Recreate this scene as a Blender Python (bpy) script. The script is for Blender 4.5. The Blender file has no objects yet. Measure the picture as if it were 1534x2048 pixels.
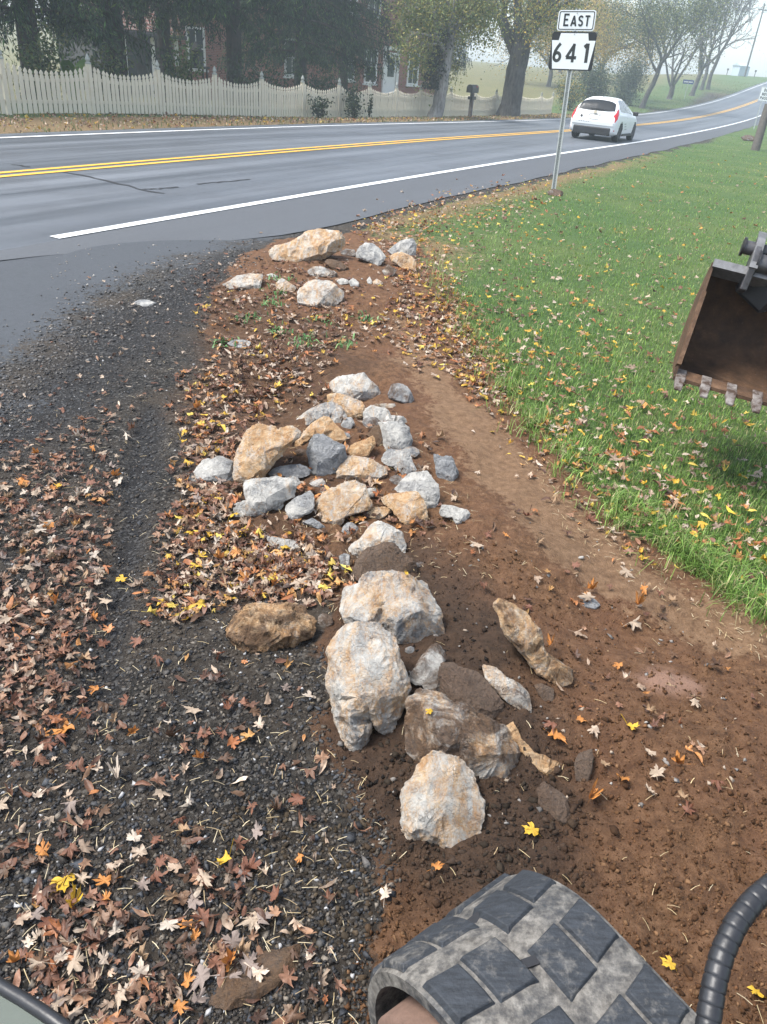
import bpy, bmesh, math, random
import numpy as np
from mathutils import Vector, Matrix, noise as mnoise
from mathutils.geometry import delaunay_2d_cdt

random.seed(7); RNG = np.random.default_rng(7)
scene = bpy.context.scene
col = scene.collection

# ------------------------------------------------------------------ camera
FPX, PITCH, ROLL, CH = 1520.0, math.radians(31.15), math.radians(5.03), 1.898
CAM = np.array([0.0, 0.0, CH])
_F = np.array([0, math.cos(PITCH), -math.sin(PITCH)])
_R0 = np.array([1.0, 0, 0]); _U0 = np.array([0, math.sin(PITCH), math.cos(PITCH)])
AR = math.cos(ROLL) * _R0 + math.sin(ROLL) * _U0
AD = -math.cos(ROLL) * _U0 + math.sin(ROLL) * _R0
cam = bpy.data.cameras.new('camera'); cam_o = bpy.data.objects.new('camera', cam); col.objects.link(cam_o)
cam.sensor_fit = 'VERTICAL'; cam.sensor_height = 24.0; cam.lens = FPX / 2048 * 24.0
cam.clip_start = 0.05; cam.clip_end = 3000
cam_o.matrix_world = Matrix(((AR[0], -AD[0], -_F[0], 0), (AR[1], -AD[1], -_F[1], 0), (AR[2], -AD[2], -_F[2], CH), (0, 0, 0, 1)))
scene.camera = cam_o

# ------------------------------------------------------------------ sky, sun, exposure
SUN_EL, SUN_AZ = math.radians(60), math.radians(268)      # azimuth measured clockwise from +Y
world = bpy.data.worlds.new('World'); scene.world = world; world.use_nodes = True
wn = world.node_tree; wn.nodes.clear()
w_out = wn.nodes.new('ShaderNodeOutputWorld'); w_bg = wn.nodes.new('ShaderNodeBackground')
w_sky = wn.nodes.new('ShaderNodeTexSky'); w_sky.sky_type = 'NISHITA'; w_sky.sun_disc = False
w_sky.sun_elevation = SUN_EL; w_sky.sun_rotation = SUN_AZ
w_sky.air_density = 1.0; w_sky.dust_density = 1.5; w_sky.ozone_density = 1.0
w_hsv = wn.nodes.new('ShaderNodeHueSaturation'); w_hsv.inputs['Saturation'].default_value = 0.58
wn.links.new(w_sky.outputs[0], w_hsv.inputs['Color'])
wn.links.new(w_hsv.outputs[0], w_bg.inputs[0]); w_bg.inputs[1].default_value = 0.085
wn.links.new(w_bg.outputs[0], w_out.inputs[0])
sun_l = bpy.data.lights.new('sun', 'SUN'); sun_l.energy = 1.5; sun_l.angle = math.radians(22); sun_l.color = (1.0, 0.96, 0.9)
sun_o = bpy.data.objects.new('sun', sun_l); col.objects.link(sun_o)
_sd = Vector((math.sin(SUN_AZ) * math.cos(SUN_EL), math.cos(SUN_AZ) * math.cos(SUN_EL), math.sin(SUN_EL)))
sun_o.rotation_euler = (-_sd).to_track_quat('-Z', 'Y').to_euler(); sun_o.location = (0, 0, 30)
scene.view_settings.view_transform = 'Standard'; scene.view_settings.look = 'None'
scene.view_settings.gamma = 1.0; scene.view_settings.use_curve_mapping = False
scene.view_settings.exposure = 2.05
scene.render.engine = 'CYCLES'
scene.cycles.use_denoising = True
scene.cycles.max_bounces = 4; scene.cycles.diffuse_bounces = 2; scene.cycles.glossy_bounces = 2
scene.cycles.transmission_bounces = 4; scene.cycles.transparent_max_bounces = 6; scene.cycles.volume_bounces = 2
scene.cycles.caustics_reflective = False; scene.cycles.caustics_refractive = False
HAZE_DENSITY = 0.0021

# ------------------------------------------------------------------ material helpers
MATS = {}
class NT:
    """small wrapper to write node trees compactly"""
    def __init__(s, name):
        s.m = bpy.data.materials.new(name); s.m.use_nodes = True; s.t = s.m.node_tree
        s.b = s.t.nodes['Principled BSDF']; s.out = s.t.nodes['Material Output']
        s.tc = None
    def n(s, typ, **kw):
        nd = s.t.nodes.new(typ)
        for k, v in kw.items(): setattr(nd, k, v)
        return nd
    def l(s, a, b): s.t.links.new(a, b)
    def coord(s, which='Object'):
        if s.tc is None: s.tc = s.n('ShaderNodeTexCoord')
        return s.tc.outputs[which]
    def mapping(s, vec, scale=(1, 1, 1), rot=(0, 0, 0)):
        m = s.n('ShaderNodeMapping'); s.l(vec, m.inputs[0]); m.inputs['Scale'].default_value = scale; m.inputs['Rotation'].default_value = rot
        return m.outputs[0]
    def noise(s, scale, detail=4, rough=0.6, vec=None, dist=0.0):
        nd = s.n('ShaderNodeTexNoise'); nd.inputs['Scale'].default_value = scale; nd.inputs['Detail'].default_value = detail
        nd.inputs['Roughness'].default_value = rough; nd.inputs['Distortion'].default_value = dist
        s.l(vec if vec is not None else s.coord(), nd.inputs['Vector'])
        return nd.outputs['Fac']
    def voro(s, scale, feature='F1', vec=None, out='Distance'):
        nd = s.n('ShaderNodeTexVoronoi', feature=feature); nd.inputs['Scale'].default_value = scale
        s.l(vec if vec is not None else s.coord(), nd.inputs['Vector'])
        return nd.outputs[out]
    def ramp(s, fac, stops, interp='LINEAR'):
        nd = s.n('ShaderNodeValToRGB'); nd.color_ramp.interpolation = interp
        e = nd.color_ramp.elements
        while len(e) < len(stops): e.new(0.5)
        for i, (p, c) in enumerate(stops):
            e[i].position = p; e[i].color = (c, c, c, 1) if isinstance(c, (int, float)) else (*c, 1)
        s.l(fac, nd.inputs[0]); return nd.outputs[0]
    def mix(s, fac, a, b, mode='MIX'):
        nd = s.n('ShaderNodeMix', data_type='RGBA', blend_type=mode)
        for sock, v in ((nd.inputs[0], fac), (nd.inputs[6], a), (nd.inputs[7], b)):
            if isinstance(v, (int, float)): sock.default_value = v
            elif isinstance(v, tuple): sock.default_value = (*v, 1) if len(v) == 3 else v
            else: s.l(v, sock)
        return nd.outputs[2]
    def math(s, op, a, b=0.0, clamp=False):
        nd = s.n('ShaderNodeMath', operation=op); nd.use_clamp = clamp
        for sock, v in ((nd.inputs[0], a), (nd.inputs[1], b)):
            if isinstance(v, (int, float)): sock.default_value = v
            else: s.l(v, sock)
        return nd.outputs[0]
    def attr(s, name, typ='GEOMETRY', out='Color'):
        nd = s.n('ShaderNodeAttribute', attribute_name=name, attribute_type=typ); return nd.outputs[out]
    def sep(s, c):
        nd = s.n('ShaderNodeSeparateColor'); s.l(c, nd.inputs[0]); return nd.outputs
    def bump(s, h, strength=0.5, dist=0.01, normal=None):
        nd = s.n('ShaderNodeBump'); nd.inputs['Strength'].default_value = strength; nd.inputs['Distance'].default_value = dist
        s.l(h, nd.inputs['Height'])
        if normal is not None: s.l(normal, nd.inputs['Normal'])
        return nd.outputs[0]
    def done(s, color=None, rough=None, normal=None, spec=None, metal=None):
        for key, v in (('Base Color', color), ('Roughness', rough), ('Normal', normal), ('Specular IOR Level', spec), ('Metallic', metal)):
            if v is None: continue
            if isinstance(v, (int, float)): s.b.inputs[key].default_value = v
            elif isinstance(v, tuple): s.b.inputs[key].default_value = (*v, 1)
            else: s.l(v, s.b.inputs[key])
        MATS[s.m.name] = s.m
        return s.m

def simple(name, c, rough=0.6, var=0.25, scale=8.0, metal=0.0, bump=0.0, bscale=60.0, spec=0.5):
    """base colour broken up by two noises"""
    t = NT(name)
    f = t.noise(scale, 5, 0.65); g = t.noise(scale * 6, 3)
    lo = tuple(max(0, x * (1 - var)) for x in c); hi = tuple(min(1, x * (1 + var)) for x in c)
    base = t.mix(t.ramp(f, [(0.3, 0.0), (0.7, 1.0)]), lo, hi)
    base = t.mix(0.25, base, t.mix(g, lo, hi))
    nrm = t.bump(t.noise(bscale, 4), bump, 0.004) if bump else None
    return t.done(base, rough, nrm, spec, metal)

# ------------------------------------------------------------------ object helpers
def tag(o, label=None, cat=None, group=None, kind=None):
    if label: o['label'] = label
    if cat: o['category'] = cat
    if group: o['group'] = group
    if kind: o['kind'] = kind
    return o
def empty(name, loc=(0, 0, 0), rz=0.0):
    o = bpy.data.objects.new(name, None); col.objects.link(o); o.location = loc; o.rotation_euler = (0, 0, rz)
    o.empty_display_size = 0.1
    return o
def link(name, me, parent=None, loc=None, rot=None, scale=None):
    o = bpy.data.objects.new(name, me); col.objects.link(o)
    if parent is not None: o.parent = parent
    if loc is not None: o.location = loc
    if rot is not None: o.rotation_euler = rot
    if scale is not None: o.scale = scale
    return o
def mesh_np(name, V, Fc, mat=None, smooth=False, colors=None, cname='tint', uv=None):
    """V (n,3), Fc (m,k) arrays -> mesh; colours per vertex (n,3)"""
    V = np.asarray(V, dtype=np.float32); Fc = np.asarray(Fc, dtype=np.int32)
    me = bpy.data.meshes.new(name); k = Fc.shape[1]; m = len(Fc)
    me.vertices.add(len(V)); me.vertices.foreach_set('co', V.ravel())
    me.loops.add(m * k); me.loops.foreach_set('vertex_index', Fc.ravel())
    me.polygons.add(m); me.polygons.foreach_set('loop_start', np.arange(0, m * k, k, dtype=np.int32))
    me.polygons.foreach_set('loop_total', np.full(m, k, dtype=np.int32))
    if smooth: me.polygons.foreach_set('use_smooth', np.ones(m, dtype=bool))
    if colors is not None:
        for nm, C in (colors.items() if isinstance(colors, dict) else ((cname, colors),)):
            a = me.color_attributes.new(nm, 'FLOAT_COLOR', 'POINT')
            C4 = np.ones((len(V), 4), dtype=np.float32); C4[:, :3] = C
            a.data.foreach_set('color', C4.ravel())
    if uv is not None:
        ul = me.uv_layers.new(name='UVMap'); ul.data.foreach_set('uv', np.asarray(uv, dtype=np.float32)[Fc.ravel()].ravel())
    me.update(calc_edges=True); me.validate()
    if mat: me.materials.append(mat)
    return me
class MB:
    """collects boxes, tubes and faces into ONE mesh"""
    def __init__(s): s.v = []; s.f = []
    def add(s, v, f):
        b = len(s.v); s.v += [tuple(p) for p in v]; s.f += [tuple(i + b for i in q) for q in f]; return s
    def box(s, c, d, rz=0.0, M=None):
        hx, hy, hz = d[0] / 2, d[1] / 2, d[2] / 2
        vs = [Vector((x * hx, y * hy, z * hz)) for x in (-1, 1) for y in (-1, 1) for z in (-1, 1)]
        R = Matrix.Rotation(rz, 3, 'Z') if M is None else M
        vs = [R @ v + Vector(c) for v in vs]
        return s.add(vs, [(0, 1, 3, 2), (4, 6, 7, 5), (0, 4, 5, 1), (2, 3, 7, 6), (0, 2, 6, 4), (1, 5, 7, 3)])
    def tube(s, pts, rad, n=8, cap=True):
        pts = [Vector(p) for p in pts]
        if not hasattr(rad, '__len__'): rad = [rad] * len(pts)
        ring = []; ref = None
        for i, p in enumerate(pts):
            d = (pts[min(i + 1, len(pts) - 1)] - pts[max(i - 1, 0)])
            d = d.normalized() if d.length > 1e-9 else Vector((0, 0, 1))
            if ref is None: ref = Vector((1, 0, 0)) if abs(d.x) < 0.8 else Vector((0, 1, 0))
            u = (ref - d * ref.dot(d)).normalized(); w = d.cross(u); ref = u
            ring += [p + (u * math.cos(a) + w * math.sin(a)) * rad[i] for a in [2 * math.pi * k / n for k in range(n)]]
        f = []
        for i in range(len(pts) - 1):
            for k in range(n):
                a = i * n + k; b = i * n + (k + 1) % n
                f.append((a, b, b + n, a + n))
        if cap: f.append(tuple(range(n - 1, -1, -1))); f.append(tuple(range((len(pts) - 1) * n, len(pts) * n)))
        return s.add(ring, f)
    def lathe(s, prof, n=16, c=(0, 0, 0)):
        vs = []; f = []
        for r, z in prof:
            vs += [(c[0] + r * math.cos(2 * math.pi * k / n), c[1] + r * math.sin(2 * math.pi * k / n), c[2] + z) for k in range(n)]
        for i in range(len(prof) - 1):
            for k in range(n):
                a = i * n + k; b = i * n + (k + 1) % n; f.append((a, b, b + n, a + n))
        f.append(tuple(range(n - 1, -1, -1))); f.append(tuple(range((len(prof) - 1) * n, len(prof) * n)))
        return s.add(vs, f)
    def prism(s, poly, M, t0, t1):
        """polygon (u,v) extruded from w=t0 to w=t1, M maps (u,v,w) to 3-D"""
        n = len(poly)
        vs = [M(u, v, t0) for u, v in poly] + [M(u, v, t1) for u, v in poly]
        f = [tuple(range(n - 1, -1, -1)), tuple(range(n, 2 * n))] + [(i, (i + 1) % n, n + (i + 1) % n, n + i) for i in range(n)]
        return s.add(vs, f)
    def mesh(s, name, mat, smooth=None, bevel=0.0, seg=1):
        me = bpy.data.meshes.new(name); me.from_pydata(s.v, [], s.f); me.update()
        bm = bmesh.new(); bm.from_mesh(me)
        bmesh.ops.recalc_face_normals(bm, faces=bm.faces)
        if bevel:
            ed = [e for e in bm.edges if len(e.link_faces) == 2 and e.calc_face_angle(0) > 0.6]
            bmesh.ops.bevel(bm, geom=ed, offset=bevel, segments=seg, affect='EDGES', profile=0.6)
        bm.to_mesh(me); bm.free()
        if mat: me.materials.append(mat)
        if smooth is not None:
            me.polygons.foreach_set('use_smooth', np.ones(len(me.polygons), dtype=bool))
            me.set_sharp_from_angle(angle=math.radians(smooth))
        return me
    def build(s, name, mat, parent=None, smooth=None, bevel=0.0, seg=1, loc=None, rot=None):
        return link(name, s.mesh(name, mat, smooth, bevel, seg), parent, loc, rot)

# ------------------------------------------------------------------ numpy noise
def _hash(ix, iy, seed):
    h = (ix.astype(np.int64) * 374761393 + iy.astype(np.int64) * 668265263 + seed * 974711) & 0xffffffff
    h = ((h ^ (h >> 13)) * 1274126177) & 0xffffffff
    return ((h ^ (h >> 16)) & 0xffff) / 65535.0
def vnoise(x, y, seed=0):
    x = np.asarray(x, float); y = np.asarray(y, float)
    ix = np.floor(x); iy = np.floor(y); fx = x - ix; fy = y - iy
    fx = fx * fx * (3 - 2 * fx); fy = fy * fy * (3 - 2 * fy)
    a = _hash(ix, iy, seed); b = _hash(ix + 1, iy, seed); c = _hash(ix, iy + 1, seed); d = _hash(ix + 1, iy + 1, seed)
    return (a * (1 - fx) + b * fx) * (1 - fy) + (c * (1 - fx) + d * fx) * fy
def fbm(x, y, octv=4, seed=0, gain=0.5):
    t = 0; a = 1; n = 0
    for o in range(octv):
        t = t + a * (vnoise(x * 2 ** o + 17.3 * o, y * 2 ** o - 9.1 * o, seed + o) - 0.5); n += a; a *= gain
    return t / n * 2
def sstep(x, a, b):
    t = np.clip((x - a) / (b - a), 0, 1); return t * t * (3 - 2 * t)
def sdf_poly(x, y, poly):
    """signed distance to a polygon, positive inside"""
    x = np.asarray(x, float); y = np.asarray(y, float); d2 = np.full(x.shape, 1e18); ins = np.zeros(x.shape, bool)
    n = len(poly)
    for i in range(n):
        ax, ay = poly[i][:2]; bx, by = poly[(i + 1) % n][:2]
        ex, ey = bx - ax, by - ay; L = ex * ex + ey * ey + 1e-12
        t = np.clip(((x - ax) * ex + (y - ay) * ey) / L, 0, 1)
        d2 = np.minimum(d2, (x - ax - t * ex) ** 2 + (y - ay - t * ey) ** 2)
        if ay != by:
            c = ((ay > y) != (by > y)) & (x < (bx - ax) * (y - ay) / (by - ay) + ax); ins ^= c
    d = np.sqrt(d2); return np.where(ins, d, -d)

# ------------------------------------------------------------------ the road line and the lie of the land
RW = 6.8
_kn = np.array([-150, -15, 0, 15, 30, 45, 60, 80, 110, 130, 150, 175, 250.])
_hd = np.radians(np.array([0.5, 0.47, 0, -0.68, -1.95, -1.42, 0.12, 1.29, 1.45, 1.5, 1.5, 1.5, 1.5]) + 26.183)
_sl = np.array([0, 0.0004, -0.0097, -0.0201, -0.0199, -0.0134, 0.0016, 0.0272, 0.0603, 0.055, 0.03, -0.01, -0.03])
RS = np.arange(-150, 250.01, 0.5)
_h = np.interp(RS, _kn, _hd); _g = np.interp(RS, _kn, _sl)
_i0 = int(np.argmin(abs(RS)))
RX = np.cumsum(np.sin(_h)) * 0.5; RY = np.cumsum(np.cos(_h)) * 0.5; RZ = np.cumsum(_g) * 0.5
RX = RX - RX[_i0] - 3.713; RY = RY - RY[_i0] + 15; RZ = RZ - RZ[_i0]
RN = np.stack([np.cos(_h), -np.sin(_h)], -1)
def road_so(x, y):
    """station along the road and offset to the right of its centre line"""
    x = np.asarray(x, float); y = np.asarray(y, float); sh = x.shape; xf = x.ravel(); yf = y.ravel()
    S = np.empty_like(xf); O = np.empty_like(xf); st = slice(None, None, 4)
    cx, cy = RX[st], RY[st]
    for a in range(0, len(xf), 20000):
        b = a + 20000
        i = np.argmin((xf[a:b, None] - cx) ** 2 + (yf[a:b, None] - cy) ** 2, 1) * 4
        dx = xf[a:b] - RX[i]; dy = yf[a:b] - RY[i]; n = RN[i]
        O[a:b] = dx * n[:, 0] + dy * n[:, 1]; S[a:b] = RS[i] + np.clip(-dx * n[:, 1] + dy * n[:, 0], -1.2, 1.2)
    return S.reshape(sh), O.reshape(sh)
def road_pt(s, o, dz=0.0):
    h = np.interp(s, RS, _h)
    return np.stack([np.interp(s, RS, RX) + np.cos(h) * o, np.interp(s, RS, RY) - np.sin(h) * o, np.interp(s, RS, RZ) + dz + 0 * np.asarray(o)], -1)

def ray(x, y):
    x = np.asarray(x, float)[..., None]; y = np.asarray(y, float)[..., None]
    return _F + (x - 767) / FPX * AR + (y - 1024) / FPX * AD
def on_plane(x, y, z=0.0):
    d = ray(x, y); return CAM + (z - CH) / d[..., 2:3] * d
def at_depth(x, y, d): return CAM + np.asarray(d, float)[..., None] * ray(x, y)
def depth_of(P): return (np.asarray(P, float) - CAM) @ _F

# edge of the lawn (traced on the bank at about 0.06 m) and the outline of the other grounds
LAWN = [tuple(on_plane(x, y, 0.06)[:2]) for x, y in ((2600, 1720), (1900, 1420), (1534, 1235), (1440, 1185), (1350, 1135), (1260, 1075), (1180, 990), (1120, 930), (1080, 880), (1030, 830),
        (1000, 790), (965, 720), (900, 600), (860, 545), (835, 490), (760, 470), (700, 458))]
_e0 = road_so(np.array([LAWN[-1][0]]), np.array([LAWN[-1][1]]))[0][0]
LAWN += [tuple(road_pt(s, 5.0)[:2]) for s in np.arange(_e0 + 0.3, 30, 3.0)] + [tuple(road_pt(s, 4.75)[:2]) for s in np.arange(30, 200, 10.0)]
LAWN += [(320, 200), (320, -60), (40, -60), (8, -10)]

def z_base(x, y):
    s, o = road_so(x, y)
    z = np.interp(s, RS, RZ)
    z = z * (1 - 0.85 * sstep(-o, 9, 35) * sstep(s, 55, 90))
    d = sdf_poly(x, y, LAWN)
    z = z + 0.03 * sstep(d, -0.35, 2.2) * sstep(120 - s, 0, 60)
    z = z - (0.20 * sstep(-o, 4.2, 7.5) * sstep(s, 2, 16) + 0.35 * sstep(-o, 9, 20)) * sstep(75 - s, 0, 25)   # garden falls away behind the fence
    z = z + np.clip(-o - 6, 0, 25) * 0.035 * sstep(s, 60, 110)                # field rising left of the climbing road
    return z
# small mounds and hollows in the yard: x, y, radius x, radius y, height
def _pm(px, py, rx, ry, h): p = on_plane(px, py, 0.05); return (p[0], p[1], rx, ry, h)
MOUNDS = [_pm(640, 560, 1.5, 0.9, 0.15), _pm(760, 600, 0.9, 0.9, 0.06), _pm(720, 900, 0.75, 0.8, 0.06), _pm(800, 1280, 0.4, 0.5, 0.035),
          _pm(1000, 1200, 0.28, 0.5, 0.07), _pm(930, 1420, 0.3, 0.3, 0.05), _pm(1420, 1560, 0.6, 0.45, 0.06), _pm(560, 805, 0.4, 0.22, -0.08), _pm(700, 735, 0.5, 0.25, 0.05),
          _pm(1180, 1260, 0.4, 0.2, -0.03), _pm(1000, 1100, 0.3, 0.3, 0.04), _pm(560, 1010, 0.3, 0.3, 0.02)]
RUT = [tuple(on_plane(x, y)[:2]) for x, y in ((285, 820), (330, 830), (325, 900), (310, 1000), (285, 1110), (268, 1230), (255, 1330), (235, 1450), (150, 1450), (185, 1330), (212, 1230), (235, 1100), (245, 1000), (260, 900))]
def z_yard(x, y):
    z = 0 * x
    for mx, my, rx, ry, h in MOUNDS: z = z + h * np.exp(-((x - mx) / rx) ** 2 - ((y - my) / ry) ** 2)
    z = z - 0.025 * sstep(sdf_poly(x, y, RUT), -0.06, 0.06)
    return z

# ------------------------------------------------------------------ ground sheet (one grid, fine near the yard)
def _lines(segs):
    out = [segs[0][0]]
    for a, b, st in segs:
        n = max(1, int(round((b - a) / st))); out += list(np.linspace(a, b, n + 1)[1:])
    return np.array(out)
def _geo(a, b, n): return a + np.sign(b - a) * np.geomspace(1, abs(b - a) + 1, n + 1) - np.sign(b - a)
_gx = np.concatenate([_geo(-6, -420, 34)[::-1][:-1], _lines([(-6, -2, 0.06), (-2, 2.4, 0.026), (2.4, 8, 0.06)]), _geo(8, 420, 34)[1:]])
_gy = np.concatenate([_geo(0.3, -80, 12)[::-1][:-1], _lines([(0.3, 4.2, 0.026), (4.2, 9, 0.05), (9, 17, 0.1)]), _geo(17, 420, 44)[1:]])
GX, GY = np.meshgrid(_gx, _gy)
G0 = z_base(GX, GY) + z_yard(GX, GY) * (GX > -8) * (GX < 9) * (GY < 18)
def _bil(G, x, y):
    x = np.asarray(x, float); y = np.asarray(y, float)
    i = np.clip(np.searchsorted(_gx, x) - 1, 0, len(_gx) - 2); j = np.clip(np.searchsorted(_gy, y) - 1, 0, len(_gy) - 2)
    u = np.clip((x - _gx[i]) / (_gx[i + 1] - _gx[i]), 0, 1); v = np.clip((y - _gy[j]) / (_gy[j + 1] - _gy[j]), 0, 1)
    return (G[j, i] * (1 - u) + G[j, i + 1] * u) * (1 - v) + (G[j + 1, i] * (1 - u) + G[j + 1, i + 1] * u) * v
GZ = G0
def gz(x, y): return _bil(GZ, x, y)
def ground_at(x, y, n=25):
    """where the sight line of a traced point meets the ground"""
    d = ray(x, y); z = np.zeros(d.shape[:-1])
    dz = np.minimum(d[..., 2], -1e-3)
    for _ in range(n):
        t = (z - CH) / dz
        zn = gz(CAM[0] + t * d[..., 0], CAM[1] + t * d[..., 1]); z = 0.5 * z + 0.5 * np.minimum(zn, CH - 0.02)
    t = (z - CH) / dz
    P = CAM + t[..., None] * d; P[..., 2] = gz(P[..., 0], P[..., 1]); return P
def gpoly(pts):
    a = np.array(pts, float); return [tuple(p[:2]) for p in ground_at(a[:, 0], a[:, 1])]
# grounds
SOIL = gpoly([(1534, 1250), (1350, 1150), (1180, 1005), (1080, 895), (1000, 805), (965, 735), (900, 615), (850, 540), (760, 480), (640, 465), (560, 480), (470, 520), (420, 590), (415, 660), (440, 700),
              (500, 760), (480, 860), (470, 960), (480, 1060), (600, 1120), (660, 1190), (640, 1330), (650, 1480), (740, 1560), (780, 1700), (760, 1800), (700, 2048), (700, 2500), (2400, 2500), (2400, 1700)])
MULCH = gpoly([(430, 560), (520, 600), (640, 640), (700, 690), (760, 740), (680, 770), (640, 860), (700, 940), (640, 1060), (690, 1180), (600, 1230), (440, 1230), (380, 1130), (350, 980), (370, 800), (400, 700), (410, 620)])
TAN = gpoly([(800, 640), (880, 700), (960, 800), (1060, 900), (1160, 1000), (1290, 1110), (1500, 1230), (1534, 1300), (1380, 1270), (1200, 1210), (1080, 1130), (960, 1010), (900, 900), (850, 800), (790, 720)])
DARK = gpoly([(700, 1120), (860, 1050), (960, 1180), (1060, 1290), (1130, 1400), (1180, 1500), (1200, 1620), (1120, 1760), (900, 1780), (740, 1700), (640, 1480), (650, 1250)])
APRON = gpoly([(-900, 1000), (-300, 930), (0, 790), (70, 690), (140, 625), (300, 555), (440, 505), (540, 475), (700, 435), (500, 420), (0, 480), (-900, 560)])
TRACKS = gpoly([(-200, 950), (0, 820), (120, 690), (200, 620), (330, 560), (500, 490), (540, 505), (430, 590), (340, 680), (250, 760), (120, 850), (0, 920), (-200, 1100)])
PINK = gpoly([(1270, 1360), (1340, 1340), (1410, 1365), (1400, 1390), (1300, 1385)])

_nb = fbm(GX * 2.2, GY * 2.2, 4, 3); _nf = fbm(GX * 9, GY * 9, 3, 11)
s_, o_ = road_so(GX, GY)
near = (GX > -14) & (GX < 16) & (GY < 30)
d_lawn = sdf_poly(GX, GY, LAWN) + 0.20 * _nb + 0.09 * _nf
W_lawn = sstep(d_lawn, -0.06, 0.14)
d_soil = sdf_poly(GX, GY, SOIL) + 0.14 * _nb + 0.06 * _nf
d_soil = np.maximum(d_soil, np.where((GY < 11.5) & (GX > -1) & near & (o_ > 5.2), sdf_poly(GX, GY, LAWN) + 0.5, -9))
W_soil = sstep(d_soil, -0.08, 0.10) * (1 - W_lawn) * near
W_far = sstep(-o_, RW / 2 + 0.7, RW / 2 + 1.5)                      # verge and fields beyond the road
W_lawn = np.maximum(W_lawn, W_far * (1 - 0.0))
W_apron = sstep(sdf_poly(GX, GY, APRON) + 0.35 * _nb + 0.14 * _nf, -0.6, 0.6) * near * (1 - W_lawn) * (1 - W_soil)
W_mulch = sstep(sdf_poly(GX, GY, MULCH) + 0.2 * _nb, -0.1, 0.15) * near
W_tan = sstep(sdf_poly(GX, GY, TAN) + 0.16 * _nb + 0.05 * _nf, -0.1, 0.2) * near
W_dark = sstep(sdf_poly(GX, GY, DARK) + 0.2 * _nb + 0.05 * _nf, -0.15, 0.2) * near
W_track = sstep(sdf_poly(GX, GY, TRACKS) + 0.2 * _nb, -0.2, 0.2) * near * (1 - W_soil)
W_track = np.maximum(W_track, sstep(sdf_poly(GX, GY, RUT) + 0.04 * _nf, -0.04, 0.04))
W_dry = 0.85 * np.exp(-np.maximum(d_lawn, 0) / 0.9) * sstep(GY, 5, 9) * sstep(40 - GY, 0, 20) * (o_ > 0) * W_lawn
W_verge = sstep(-o_, RW / 2 + 0.5, RW / 2 + 0.8) * (1 - sstep(-o_, RW / 2 + 2.6, RW / 2 + 3.6)) * (1 - 0.6 * sstep(s_, 35, 60))
rough_near = np.exp(-np.maximum(0, np.hypot(GX, GY) - 5) / 6)
GZ = G0 + rough_near * near * (W_soil * (0.026 * fbm(GX * 4, GY * 4, 3, 5) + 0.034 * np.abs(fbm(GX * 10, GY * 10, 3, 8)) * (1 - 0.7 * W_tan) + 0.016 * fbm(GX * 24, GY * 24, 2, 21) * (1 - 0.8 * W_tan))
        + (1 - W_soil) * (1 - W_apron) * 0.007 * fbm(GX * 14, GY * 14, 3, 31) + W_lawn * 0.02 * fbm(GX * 2, GY * 2, 3, 41))
GZ = np.where((o_ < RW / 2 + 0.22) & (o_ > -RW / 2 - 0.4), np.interp(s_, RS, RZ) - 0.06, GZ)

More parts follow.
